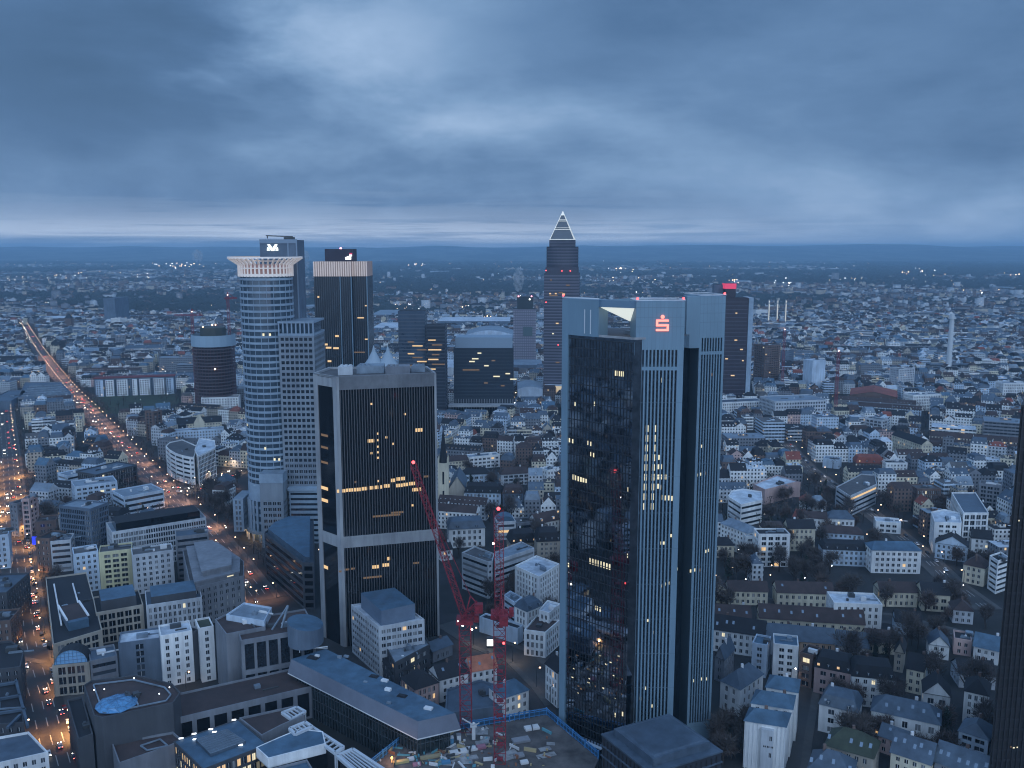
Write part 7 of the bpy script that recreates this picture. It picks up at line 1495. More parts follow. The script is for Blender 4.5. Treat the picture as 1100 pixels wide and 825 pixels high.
for di in range(-6, 7):
    for dj in range(0, 9):
        r_ = random.Random(di * 131 + dj * 17); ang = R(r_.uniform(-26, 26)); cxd, cyd = (di + .5) * 420, (dj + .5) * 380; ca, sa = math.cos(ang), math.sin(ang)
        bw, bd = r_.uniform(70, 100), r_.uniform(44, 56); st_ = r_.uniform(8, 12)
        nx_, ny_ = int(260 / bw) + 2, int(250 / bd) + 2
        for a in range(-nx_, nx_ + 1):
            for b in range(-ny_, ny_ + 1):
                ox, oy = a * (bw + st_), b * (bd + st_)
                kind = r_.random()
                W_, D__ = bw, bd
                def place(u0, v0, l, w, hh, rt, wc_, rc_, rhh):
                    p = [(cxd + (ox + u) * ca - (oy + v) * sa, cyd + (ox + u) * sa + (oy + v) * ca) for u, v in ((u0, v0), (u0 + l, v0), (u0 + l, v0 + w), (u0, v0 + w))]
                    c_ = (p[0][0] + p[2][0]) / 2, (p[0][1] + p[2][1]) / 2
                    if not (c_[0] < -.6 * c_[1] - 40 and 40 < c_[1] < 500 and c_[0] > -950) and (c_[1] < 480 or c_[1] > ymax or not allowed(*c_)): return
                    if int(math.floor(c_[0] / 420)) != di or int(math.floor(c_[1] / 380)) != dj: return
                    cand.append((p, hh, rt, rhh, wc_, rc_))
                if kind < .03: continue                     # a park or yard, left to trees
                if kind < .17:                              # large flat offices and slabs
                    k = r_.choice((1, 2, 3)); 
                    for i in range(k): place(-W_ / 2 + i * W_ / k + 2, -D__ / 2 + r_.uniform(0, 10), W_ / k - 6, r_.uniform(14, 30), r_.uniform(12, 32 if r_.random() < .3 else 22), 'flat', r_.choice(('white', 'pale grey', 'grey', 'pale blue')), r_.choice(('gravel', 'metal', 'pale', 'slate blue', 'dark')), 0)
                    continue
                if kind < .36:                              # parallel rows
                    rc_ = r_.choice(RC[:3])
                    for v in (-D__ / 2, -D__ / 2 + 27 if D__ > 50 else 0):
                        u = -W_ / 2; hh = r_.uniform(10, 14); wc_ = r_.choices(FC, FWt)[0]
                        while u < W_ / 2 - 20: l = r_.uniform(24, 42); place(u, v, min(l, W_ / 2 - u) - .5, 11.5, hh, 'gable', wc_, rc_, 4.5); u += l
                    continue
                for side in range(4):                       # closed block edge
                    ln = W_ if side % 2 == 0 else D__ - 26; u = -ln / 2
                    while u < ln / 2 - 7:
                        l = min(r_.uniform(10, 18), ln / 2 - u); hh = r_.choice((11, 13, 14.5, 16, 17.5, 19)) + r_.uniform(-.5, .5); rt = r_.choices(('gable', 'mansard', 'hip', 'flat'), (5, 4, 2, 3))[0]
                        wc_ = r_.choices(FC, FWt)[0]; rc_ = r_.choices(RC, (9, 5, 8, 2, 1, .5, .8, 1.5))[0] if rt != 'flat' else r_.choice(('gravel', 'metal', 'gravel', 'pale', 'slate blue', 'dark'))
                        dd = r_.uniform(11, 13.5)
                        if side == 0: place(u, -D__ / 2 + r_.uniform(0, .8), l, dd, hh, rt, wc_, rc_, r_.uniform(3.5, 6.5))
                        elif side == 2: place(u, D__ / 2 - dd, l, dd, hh, rt, wc_, rc_, r_.uniform(3.5, 6.5))
                        elif side == 1: place(W_ / 2 - dd, u, dd, l, hh, rt, wc_, rc_, r_.uniform(3.5, 6.5))
                        else: place(-W_ / 2, u, dd, l, hh, rt, wc_, rc_, r_.uniform(3.5, 6.5))
                        u += l + .02
                if r_.random() < .7: place(r_.uniform(-12, 4), -5, 16, 9, r_.uniform(5, 10), r_.choice(('flat', 'gable')), r_.choices(FC, FWt)[0], r_.choice(RC[:5]), 3)
cand.sort(key=lambda c_: c_[0][0][1])
houses = []
for c_ in cand:
    p = inset(ccw(c_[0]), .06)
    if hides(p, c_[1] + c_[3] * .8): continue
    if free(p): houses.append((p,) + c_[1:])
ni = {'h': 0, 'f': 0}; town = MB(); town_m = []; mi_ = {}
def tmi(m):
    if m.name not in mi_: mi_[m.name] = len(town_m); town_m.append(m)
    return mi_[m.name]
hl = []; fl = []
def word(h): return {3: 'three', 4: 'four', 5: 'five', 6: 'six', 7: 'seven', 8: 'eight', 9: 'nine', 10: 'ten'}.get(max(3, min(10, int(h / 3.1))), 'low')
for p, h, rt, rh__, wc_, rc_ in houses:
    big = rt == 'flat' and math.dist(p[0], p[1]) > 22; wm = facm(wc_, band=(rt == 'flat' and hash((round(p[0][0]), 1)) % 3 == 0)); rm = roofm(rc_); uo = rng.randrange(200) * 2.9
    key = 'f' if big else 'h'; cap = 90 if big else 290
    if ni[key] < cap and scr(p[0][0], p[0][1], 10)[0] > -5 and scr(p[0][0], p[0][1], 10)[0] < 1095:
        ni[key] += 1; c_ = (sum(q_[0] for q_ in p) / 4, sum(q_[1] for q_ in p) / 4, 0.0); q = MB(); house(q, p, h, rt, rh__, 0, 1, uo)
        o = q.build('apartment_building' if big else 'townhouse', [wm, rm], None, c_); tag(o, 'x', 'apartment block' if big else 'house', 'flat roofed blocks of the inner town' if big else 'town houses of the inner town')
        (fl if big else hl).append((o, '%s %s-storey %s-%s' % (wc_, word(h), rc_.replace(' metal', '').replace('slate ', ''), {'gable': 'gabled', 'flat': 'roofed', 'hip': 'hipped'}.get(rt, rt)), c_[0], c_[1]))
    else: house(town, p, h, rt, rh__, tmi(wm), tmi(rm), uo)
relabel(hl, lambda a: a + ' house'); relabel(fl, lambda a: a + ' block')
tag(town.build('inner_town', town_m), 'dense rows of town houses and flat roofed blocks stretching away behind the towers', 'town', kind='stuff')

# ================================================================== FAR TOWN, WOODS, HILLS
def hn(x, y, s, sd=0):
    v = 0
    for k, (f, a) in enumerate(((1, 1), (2.1, .5), (4.3, .25))): v = v + a * np.sin(x / s * f * 1.3 + 1.7 * k + sd + 1.3 * np.sin(y / s * f + k * 2.1 + sd)) * np.cos(y / s * f * 1.1 + .9 * k + sd * 2 + np.sin(x / s * f * .8))
    return v
nr = np.random.default_rng(3)
def boxes(name, mats, n, y0, y1, dens, smin, smax, hmin, hmax, label, cat, pw=1.0):
    V = []; Fm = []
    Y = y0 * (y1 / y0) ** (nr.random(n) ** pw); X = (nr.random(n) * 2 - 1) * Y * .64
    keep = nr.random(n) < dens(X, Y); X = X[keep]; Y = Y[keep]; n = len(X)
    l = smin + (smax - smin) * nr.random(n) ** 3; w = smin * .6 + (smax * .45 - smin * .6) * nr.random(n) ** 2; h = hmin + (hmax - hmin) * nr.random(n) ** 4
    a = hn(X, Y, 900) * .8 + (nr.random(n) > .5) * 1.57; ca, sa = np.cos(a), np.sin(a)
    base = np.array([(-1, -1), (1, -1), (1, 1), (-1, 1)]) * .5
    P_ = np.zeros((n, 10, 3)); 
    for k in range(4):
        u = base[k][0] * l; v = base[k][1] * w; P_[:, k, 0] = X + u * ca - v * sa; P_[:, k, 1] = Y + u * sa + v * ca; P_[:, k + 4] = P_[:, k]; P_[:, k + 4, 2] = h
    rg = h * np.where(nr.random(n) < .5, .35, 0.02); rg = np.minimum(rg, 5)
    for k, s_ in ((8, -.5), (9, .5)): P_[:, k, 0] = X + s_ * l * ca; P_[:, k, 1] = Y + s_ * l * sa; P_[:, k, 2] = h + rg
    faces = [(0, 1, 5, 4), (2, 3, 7, 6), (1, 2, 6, 9, 5), (3, 0, 4, 8, 7), (4, 5, 9, 8), (6, 7, 8, 9)]
    q = bpy.data.meshes.new(name); q.vertices.add(n * 10); q.vertices.foreach_set('co', P_.ravel())
    li = []; ls = []; lt = []; off = 0
    fi = np.concatenate([np.array(f) for f in faces]); lens = np.array([len(f) for f in faces]); tot = len(fi)
    allv = (np.arange(n)[:, None] * 10 + fi[None, :]).ravel().astype(np.int32)
    starts = (np.arange(n)[:, None] * tot + np.concatenate([[0], np.cumsum(lens)[:-1]])[None, :]).ravel().astype(np.int32)
    q.loops.add(len(allv)); q.loops.foreach_set('vertex_index', allv); q.polygons.add(n * 6); q.polygons.foreach_set('loop_start', starts); q.polygons.foreach_set('loop_total', np.tile(lens, n).astype(np.int32))
    nm_ = len(mats) // 2; wi = nr.integers(0, nm_, n); ri = nr.integers(nm_, len(mats), n); mi = np.stack([wi, wi, wi, wi, ri, ri], 1).ravel().astype(np.int32); q.polygons.foreach_set('material_index', mi)
    uv = np.zeros((n, tot, 2), dtype=np.float32)
    for fidx, (fs, ll) in enumerate(((0, l), (4, l), (8, w), (13, w))):
        L4 = 4 if fidx < 2 else 5; uo = nr.integers(0, 100, n) * 2.9
        pat = [(0, 0), (1, 0), (1, 1), (0, 1)] if L4 == 4 else [(0, 0), (1, 0), (1, 1), (.5, 1), (0, 1)]
        for k, (a_, b_2) in enumerate(pat): uv[:, fs + k, 0] = a_ * ll + uo; uv[:, fs + k, 1] = b_2 * h
    ul = q.uv_layers.new(name='UVMap'); ul.data.foreach_set('uv', uv.ravel())
    for m in mats: q.materials.append(m)
    q.update(calc_edges=True); o = bpy.data.objects.new(name, q); C.objects.link(o); tag(o, label, cat, kind='stuff'); return o
FM = [facm('grey'), facm('brown'), facm('pale grey'), facm('brown'), facm('sand'), facm('grey'), roofm('dark'), roofm('brown'), roofm('slate blue'), roofm('dark'), roofm('gravel'), roofm('brown')]
boxes('outer_town', FM, 26000, 2650, 6500, lambda X, Y: np.clip(.5 + .6 * hn(X, Y, 700, 1) - (Y - 2650) / 8000, .03, 1), 12, 60, 7, 24, 'hazy outer districts of low buildings spreading to the woods', 'town')
boxes('distant_villages', FM, 9000, 6000, 15500, lambda X, Y: np.clip(.05 + .75 * hn(X, Y, 1500, 4) - (Y - 6000) / 24000, 0, 1), 20, 110, 6, 22, 'pale scattered villages and sheds below the far hills', 'village')
PALE = [facm('pale grey'), facm('grey'), roofm('metal'), roofm('gravel')]
boxes('distant_sheds', PALE, 240, 2700, 9000, lambda X, Y: np.clip(.5 + .5 * hn(X, Y, 1200, 9), 0, 1), 50, 190, 8, 18, 'long pale warehouse roofs scattered through the far plain', 'warehouses')
boxes('distant_tower_blocks', PALE, 45, 2900, 7000, lambda X, Y: X * 0 + 1, 22, 60, 28, 62, 'small pale tower blocks far away in the haze', 'tower blocks')
def treemat(nm, c): return mat(nm, c, .95, noise=.4, scale=.5)
BARE = treemat('bare twigs', (.10, .085, .078)); BARE2 = treemat('bare brown twigs', (.13, .10, .088)); EVER = treemat('evergreen leaves', (.022, .038, .026)); BARK = treemat('bark', (.05, .042, .038))
def crown_tris(q, c, r, rz, n, sz, rr, mi=0, shell=.35, twig=0):
    for i in range(n):
        a = rr.uniform(0, 6.283); z = rr.uniform(-1, 1); t = (shell + (1 - shell) * rr.random()) ; s = math.sqrt(1 - z * z); k = 1 + .28 * math.sin(a * 3 + z * 4 + c[0])
        p = (c[0] + r * t * k * s * math.cos(a), c[1] + r * t * k * s * math.sin(a), c[2] + rz * t * k * z)
        if twig:
            d = Vector((s * math.cos(a) + rr.uniform(-.6, .6), s * math.sin(a) + rr.uniform(-.6, .6), z + rr.uniform(-.2, .9))) * twig; e = (rr.uniform(-sz, sz), rr.uniform(-sz, sz), rr.uniform(-sz, sz))
            v = [p, (p[0] + d.x, p[1] + d.y, p[2] + d.z), (p[0] + e[0], p[1] + e[1], p[2] + e[2])]
        else: v = [(p[0] + rr.uniform(-sz, sz), p[1] + rr.uniform(-sz, sz), p[2] + rr.uniform(-sz, sz)) for _ in range(3)]
        q.face(v, mi)
def tree_proto(k):
    rr = random.Random(k); m = (BARE, BARE2, BARE, EVER)[k % 4]; q = MB(); h = (13, 10, 16, 11)[k % 4]; r = (4.6, 4.0, 5.2, 2.6)[k % 4]
    q.bar((0, 0, 0), (0, 0, h * .35), .5); q.bar((0, 0, h * .33), (.3, .2, h * .7), .3)
    for i in range(6):
        a = rr.uniform(0, 6.28); q.bar((0, 0, h * (.25 + .05 * i)), (math.cos(a) * r * .7, math.sin(a) * r * .7, h * (.5 + .06 * i)), .2)
    t = q.build('trunk', [BARK]); q = MB()
    for i in range(7 if k % 4 != 3 else 5):
        a = rr.uniform(0, 6.28); d = rr.uniform(.2, .62) * r; zz = h * rr.uniform(.45, .85) if k % 4 != 3 else h * (.25 + .15 * i)
        if k % 4 == 3: d *= .2
        crown_tris(q, (math.cos(a) * d, math.sin(a) * d, zz), r * (.52 if k % 4 != 3 else .95 - .16 * i), h * .18, 230 if k % 4 != 3 else 150, .22 if k % 4 != 3 else .5, rr, 0, .15, 1.5 if k % 4 != 3 else 0)
    c_ = q.build('crown', [m]); mt_, mc_ = t.data, c_.data; bpy.data.objects.remove(t); bpy.data.objects.remove(c_); return mt_, mc_, h
PRO = [tree_proto(k) for k in range(8)]
trl = []
def put_tree(x, y, k, s, z=0.0):
    mt_, mc_, h = PRO[k]; e = empty('tree', (x, y, z)); tag(e, 'x', 'tree', 'trees between the houses'); e.scale = (s, s, s); e.rotation_euler = (0, 0, rng.uniform(0, 6.28))
    a = bpy.data.objects.new('trunk', mt_); C.objects.link(a); a.parent = e; b = bpy.data.objects.new('crown', mc_); C.objects.link(b); b.parent = e
    trl.append((e, '%s %s tree' % ('tall' if s > 1.18 else 'small' if s < .95 else 'mid-sized', 'dark evergreen' if k % 4 == 3 else 'leafless'), x, y))
zones = [((765, 880), (600, 634), 20), ((955, 1060), (642, 705), 20), ((765, 852), (786, 824), 14), ((870, 960), (700, 722), 8), ((880, 1060), (735, 822), 22), ((820, 1060), (556, 622), 34),
         ((470, 600), (505, 600), 22), ((500, 600), (600, 720), 14), ((60, 260), (540, 600), 8), ((225, 262), (516, 610), 22), ((40, 60), (560, 690), 14), ((765, 1060), (640, 660), 12), ((840, 1060), (520, 556), 30)]
cnt = 0
for (x0, x1), (y0, y1), n in zones:
    for i in range(n * 3):
        if n <= 0 or cnt >= 285: break
        px, py = rng.uniform(x0, x1), rng.uniform(y0, y1); x, y = P(px, py, 0); s = rng.uniform(.8, 1.35); d = 1.4
        if free([(x - d, y - d), (x + d, y - d), (x + d, y + d), (x - d, y + d)], True): put_tree(x, y, rng.choice((0, 1, 2, 4, 5, 6, 0, 1, 3)), s); n -= 1; cnt += 1
relabel(trl, lambda a: a)
q = MB(); rr = random.Random(8)
for i in range(11000):      # further trees, too many to tell apart
    Y = 620 * (2900 / 620) ** rr.random(); X = rr.uniform(-1, 1) * Y * .62; px, py = scr(X, Y, 0)
    if not (py < 470 or allowed(X, Y)): continue
    if math.sin(X / 90) * math.cos(Y / 110) + math.sin(X / 37 + Y / 61) * .6 < .1 and rr.random() < .7: continue
    d = 1.2
    if not free([(X - d, Y - d), (X + d, Y - d), (X + d, Y + d), (X - d, Y + d)], False): continue
    h = rr.uniform(8, 17); m = rr.choice((0, 0, 1, 2)); q.bar((X, Y, 0), (X, Y, h * .5), .5, 3); crown_tris(q, (X, Y, h * .62), h * .36, h * .36, 40 if Y < 1300 else 12, .8 if Y < 1300 else 1.8, rr, m, .2)
for pts, off in ((R1, 15.5), (R1, -15.5), (R1, 20), (R2, 14)):
    for a, b in zip(resample(pts, 9), resample(pts, 9)[1:]):
        l = math.dist(a, b)
        if l < 1 or rr.random() < .25: continue
        X, Y = a[0] - (b[1] - a[1]) / l * off, a[1] + (b[0] - a[0]) / l * off
        if scr(X, Y, 0)[1] > 640 or not free([(X - 1, Y - 1), (X + 1, Y - 1), (X + 1, Y + 1), (X - 1, Y + 1)], False, False): continue
        h = rr.uniform(7, 12); q.bar((X, Y, 0), (X, Y, h * .5), .4, 3); crown_tris(q, (X, Y, h * .6), h * .36, h * .36, 70 if Y < 1100 else 26, .55 if Y < 1100 else 1.1, rr, rr.choice((0, 1)), .2)
tag(q.build('town_trees', [BARE, BARE2, EVER, BARK]), 'leafless trees filling courtyards and streets of the town', 'trees', kind='stuff')
def woods(name, n, y0, y1, dens, label):
    Y = y0 * (y1 / y0) ** nr.random(n); X = (nr.random(n) * 2 - 1) * Y * .64; k = nr.random(n) < dens(X, Y); X, Y = X[k], Y[k]; n = len(X)
    r = (6 + 8 * nr.random(n)) * (1 + Y / 4500); h = 10 + 9 * nr.random(n)
    V = np.zeros((n, 7, 3)); an = nr.random(n) * 6.28
    for i in range(6): V[:, i, 0] = X + r * np.cos(an + i * 1.047) * (.7 + .6 * nr.random(n)); V[:, i, 1] = Y + r * np.sin(an + i * 1.047) * (.7 + .6 * nr.random(n)); V[:, i, 2] = h * (.2 + .3 * nr.random(n))
    V[:, 6, 0] = X + r * .4 * (nr.random(n) - .5); V[:, 6, 1] = Y; V[:, 6, 2] = h
    B = V.copy(); B[:, :6, 2] = 0
    vv = np.concatenate([V, B[:, :6]], 1); m = bpy.data.meshes.new(name); m.vertices.add(n * 13); m.vertices.foreach_set('co', vv.ravel())
    t = []; 
    for i in range(6): j = (i + 1) % 6; t += [(i, j, 6), (7 + i, 7 + j, j), (7 + i, j, i)]
    t = np.array(t); al = (np.arange(n)[:, None, None] * 13 + t[None]).reshape(-1).astype(np.int32); nf = n * len(t)
    m.loops.add(nf * 3); m.loops.foreach_set('vertex_index', al); m.polygons.add(nf); m.polygons.foreach_set('loop_start', np.arange(nf, dtype=np.int32) * 3); m.polygons.foreach_set('loop_total', np.full(nf, 3, dtype=np.int32))
    m.materials.append(mat('winter wood', (.022, .030, .028), .95, noise=.45, scale=.02)); m.update(calc_edges=True); o = bpy.data.objects.new(name, m); C.objects.link(o); tag(o, label, 'woodland', kind='stuff')
woods('suburban_woods', 34000, 2600, 7000, lambda X, Y: np.clip(.38 - .8 * hn(X, Y, 700, 1), .04, 1), 'dark winter woods and gardens between the outer districts')
woods('plain_woods', 26000, 6500, 14000, lambda X, Y: np.clip(.55 - .9 * hn(X, Y, 1500, 4), .05, 1), 'dark forest belts across the far plain')
# hills
def hillm():
    m = bpy.data.materials.new('hill forest and fields'); m.use_nodes = True; N, L = nodes(m.node_tree); b = N('ShaderNodeBsdfPrincipled'); o = N('ShaderNodeOutputMaterial'); L(b.outputs[0], o.inputs[0]); b.inputs['Roughness'].default_value = .95
    g = N('ShaderNodeNewGeometry'); mp_ = N('ShaderNodeMapping'); L(g.outputs['Position'], mp_.inputs[0]); mp_.inputs['Scale'].default_value = (1, .55, 6)
    n = N('ShaderNodeTexNoise', inp={'Scale': .0016, 'Detail': 6.0, 'Roughness': .62}); L(mp_.outputs[0], n.inputs['Vector'])
    L(ramp(N, L, n.outputs[0], [(.42, (.006, .012, .012)), (.5, (.02, .03, .03)), (.57, (.10, .12, .11)), (.62, (.02, .03, .03)), (.7, (.16, .17, .17))]), b.inputs['Base Color']); return m
n1_, n2_ = 140, 26; xs = np.linspace(-17500, 17500, n1_); ys = np.linspace(12500, 24500, n2_); XX, YY = np.meshgrid(xs, ys)
def elev(x, y): 
    t = np.clip((y - 13500) / 7500, 0, 1); t = t * t * (3 - 2 * t)
    prof = 245 + 40 * np.exp(-((x - 4800) / 1900) ** 2) + 48 * np.exp(-((x - 8700) / 1300) ** 2) + 25 * np.exp(-((x - 1700) / 1500) ** 2) + 26 * np.exp(-((x + 1900) / 900) ** 2) + 18 * np.exp(-((x + 9000) / 4200) ** 2) + 24 * np.exp(-((x - 11800) / 900) ** 2)
    return np.maximum(0, t * (215 + (prof - 245) * 1.7 + 12 * np.sin(x / 410 + y / 900) + 7 * np.sin(x / 170 + 1) * np.cos(y / 500))) - 1.5
q = MB(); ZZ = elev(XX, YY); m = bpy.data.meshes.new('hills'); vv = np.stack([XX, YY, ZZ], -1).reshape(-1, 3); fs = [(j * n1_ + i, j * n1_ + i + 1, (j + 1) * n1_ + i + 1, (j + 1) * n1_ + i) for j in range(n2_ - 1) for i in range(n1_ - 1)]
m.from_pydata(vv.tolist(), [], fs); m.materials.append(hillm()); 
for p_ in m.polygons: p_.use_smooth = True
o = bpy.data.objects.new('hills', m); C.objects.link(o); tag(o, kind='structure')

# ================================================================== STREET LAMPS, CARS, FAR LIGHTS
DLAMP = mat('far lamp warm', (.8, .6, .4), em=(1, .68, .42), es=6.5); DLAMPW = mat('far lamp white', (.8, .8, .8), em=(.95, .97, 1), es=6)
lamp_me = None; lamps = []
q = MB(); q.bar((0, 0, 0), (0, 0, 9), .22); q.bar((0, 0, 9), (1.8, 0, 9.6), .18); pm = q.build('pole', [METD]); pmd = pm.data; bpy.data.objects.remove(pm)
q = MB(); q.ball((1.8, 0, 9.5), .42, 0, 8, 5, .6); hm = q.build('lamp_head', [LAMPW]); hmd = hm.data; bpy.data.objects.remove(hm)
q = MB(); q.ball((1.8, 0, 9.5), .42, 0, 8, 5, .6); hm = q.build('lamp_head', [LAMPC]); hmw = hm.data; bpy.data.objects.remove(hm)
def lamp_at(x, y, ang, label, group, power=0, white=False, col=(1, .55, .25)):
    e = thing('street_lamp', label, 'street lamp', (x, y, 0), group); e.rotation_euler = (0, 0, ang)
    a = bpy.data.objects.new('pole', pmd); C.objects.link(a); a.parent = e; b = bpy.data.objects.new('lamp_head', hmw if white else hmd); C.objects.link(b); b.parent = e
    if power:
        ld = bpy.data.lights.new('street_light', 'SPOT'); ld.energy = power * random.choice((.3, .7, 1.0, 1.9)); ld.color = col; ld.spot_size = R(140); ld.spot_blend = .8; ld.shadow_soft_size = .4
        lo = bpy.data.objects.new('street_light', ld); C.objects.link(lo); lo.parent = e; lo.location = (1.8, 0, 9.1)
def ordw(i):
    u = ['', 'first', 'second', 'third', 'fourth', 'fifth', 'sixth', 'seventh', 'eighth', 'ninth', 'tenth', 'eleventh', 'twelfth', 'thirteenth', 'fourteenth', 'fifteenth', 'sixteenth', 'seventeenth', 'eighteenth', 'nineteenth']
    if i < 20: return u[i]
    t = ['', '', 'twenty', 'thirty', 'forty', 'fifty', 'sixty', 'seventy', 'eighty', 'ninety'][i // 10 % 10]; r_ = i % 10
    return (t[:-1] + 'ieth') if r_ == 0 else t + '-' + u[r_]
def lamps_along(pts, w, step, nm, grp, power, ymaxp, y0=0, white=False, col=(1, .55, .25), sides=(1, -1), near_last=True):
    rp = resample(pts, step)
    if near_last: rp = rp[::-1]
    k = 0
    for i in range(len(rp) - 1):
        a, b = rp[i], rp[i + 1]; l = math.dist(a, b)
        if l < 1: continue
        nx, ny = -(b[1] - a[1]) / l, (b[0] - a[0]) / l
        if scr(a[0], a[1], 0)[1] > 822: continue
        k += 1
        for s in sides:
            x, y = a[0] + nx * s * (w / 2 + .8), a[1] + ny * s * (w / 2 + .8)
            far = a[1] > ymaxp
            lamp_at(x, y, math.atan2(-ny * s, -nx * s), '%s lamp from the near end, %s side of the %s' % (ordw(k), 'left' if x < a[0] else 'right', nm), grp, 0 if far else power, white, col)
lamps_along(R1, 15, 56, 'wide boulevard', 'street lamps along the wide boulevard', 9000, 1700, col=(1, .48, .28))
lamps_along(R2, 17, 36, 'left street', 'street lamps along the left street', 15000, 850, col=(1, .45, .14), sides=(1, -1))
lamps_along(R3, 18, 26, 'curved office side street', 'street lamps by the curved white office', 7000, 1500, col=(1, .66, .4))
lamps_along(R5, 10, 60, 'right hand street', 'street lamps in the right quarter', 900, 1500, sides=(1,), col=(1, .8, .6))
lamps_along(R6, 12, 34, 'site access road', 'street lamps beside the building site', 2500, 1500, sides=(1,), col=(1, .75, .5))
lamps_along(R4, 9, 34, 'narrow street of parked cars', 'street lamps by the parked cars', 500, 1500, sides=(1,), white=True, col=(1, .85, .7))
jn = P(205, 532, 0)
for k, (dx, dy) in enumerate(((-26, 10), (4, -22), (26, 14), (40, -20), (-44, -12), (60, 6))): lamp_at(jn[0] + dx, jn[1] + dy, k, '%s lamp from the left on the open boulevard junction' % ordw(1 + sorted([-26, 4, 26, 40, -44, 60]).index(dx)), 'lamps on the boulevard junction', 22000, False, (1, .55, .38))
for k, (x, y, lb) in enumerate(((193, 506, 'warm floodlight at the foot of the white curved corner'), (214, 507, 'warm floodlight under the dark glass corner office'), (247, 503, 'street light at the dark edge left of the round crowned tower'), (200, 742, 'light at the foot of the white hotel'), (838, 800, 'single lamp post beside the stepped pale blocks'), (975, 788, 'orange lamp before the long slate villa'))):
    p = P(x, y, 0); lamp_at(p[0], p[1], 0, lb, None, 6000 if k < 3 else 1400, False, (1, .7, .45))
# cars
CARC = {'white': (.7, .7, .7), 'silver': (.4, .41, .43), 'black': (.02, .02, .022), 'dark blue': (.03, .05, .12), 'red': (.3, .03, .03), 'grey': (.15, .155, .16)}
def carmesh(cn):
    q = MB(); 
    sec = [(-2.2, .45, .95, .80), (-1.9, .35, 1.0, .88), (-1.2, .32, 1.02, .9), (.8, .32, 1.0, .9), (1.7, .35, .9, .88), (2.2, .45, .7, .78)]
    for a, b in zip(sec, sec[1:]):
        A = [(a[0], -a[3], a[1]), (a[0], a[3], a[1]), (a[0], a[3], a[2]), (a[0], -a[3], a[2])]; B = [(b[0], -b[3], b[1]), (b[0], b[3], b[1]), (b[0], b[3], b[2]), (b[0], -b[3], b[2])]
        for i in range(4): j = (i + 1) % 4; q.face([A[i], B[i], B[j], A[j]][::-1])
    a, b = sec[0], sec[-1]; q.face([(a[0], -a[3], a[1]), (a[0], a[3], a[1]), (a[0], a[3], a[2]), (a[0], -a[3], a[2])][::-1]); q.face([(b[0], -b[3], b[1]), (b[0], b[3], b[1]), (b[0], b[3], b[2]), (b[0], -b[3], b[2])])
    t = [(-1.35, -.68), (.35, -.68), (.35, .68), (-1.35, .68)]; q.face([(*p, 1.45) for p in t]); body = q.build('body', [mat('car ' + cn, CARC[cn], .25, spec=.8)]).data
    q = MB(); bt = [(-1.75, -.82), (.95, -.82), (.95, .82), (-1.75, .82)]
    for i in range(4): j = (i + 1) % 4; q.face([(*bt[i], 1.0), (*bt[j], 1.0), (*t[j], 1.445), (*t[i], 1.445)])
    win = q.build('windows', [GL]).data
    return body, win
def disp(me_name):
    for o in [o for o in C.objects if o.data and o.data.name.startswith(me_name) and not o.parent]: bpy.data.objects.remove(o)
CM = {}
for cn in CARC:
    n0 = set(o.name for o in C.objects); CM[cn] = carmesh(cn)
    for o in [o for o in C.objects if o.name not in n0]: bpy.data.objects.remove(o)
q = MB()
for i in range(10):
    a0_, a1_ = i * .628, (i + 1) * .628; q.face([(.33 * math.cos(a0_), -.1, .33 * math.sin(a0_)), (.33 * math.cos(a1_), -.1, .33 * math.sin(a1_)), (.33 * math.cos(a1_), .1, .33 * math.sin(a1_)), (.33 * math.cos(a0_), .1, .33 * math.sin(a0_))])
for ss in (-.1, .1): q.face([(.33 * math.cos(i * .628), ss, .33 * math.sin(i * .628)) for i in range(10)])
o = q.build('wheel', [mat('tyre rubber', (.02, .02, .02), .9)]); whm = o.data; bpy.data.objects.remove(o)
q = MB(); q.ball((0, 0, 0), .2, 0, 6, 4); o = q.build('headlight', [mat('headlight', (1, 1, 1), em=(1, .93, .82), es=24)]); hlm = o.data; bpy.data.objects.remove(o)
q = MB(); q.ball((0, 0, 0), .16, 0, 6, 4); o = q.build('taillight', [mat('taillight', (.5, .02, .02), em=(1, .10, .07), es=14)]); tlm = o.data; bpy.data.objects.remove(o)
CT = MATS['car white']
def put_car(x, y, ang, cn, lab, grp, on=True, z=.14):
    e = thing('car', lab, 'car', (x, y, z), grp); e.rotation_euler = (0, 0, ang)
    for nm, me, loc in [('body', CM[cn][0], None), ('windows', CM[cn][1], None)] + [('wheel', whm, (wx, wy, .33)) for wx in (-1.35, 1.4) for wy in (-.78, .78)]:
        o = bpy.data.objects.new(nm, me); C.objects.link(o); o.parent = e
        if loc: o.location = loc
    if on:
        for s in (-.62, .62):
            o = bpy.data.objects.new('headlight', hlm); C.objects.link(o); o.parent = e; o.location = (2.18, s, .68)
            o = bpy.data.objects.new('taillight', tlm); C.objects.link(o); o.parent = e; o.location = (-2.2, s, .8)
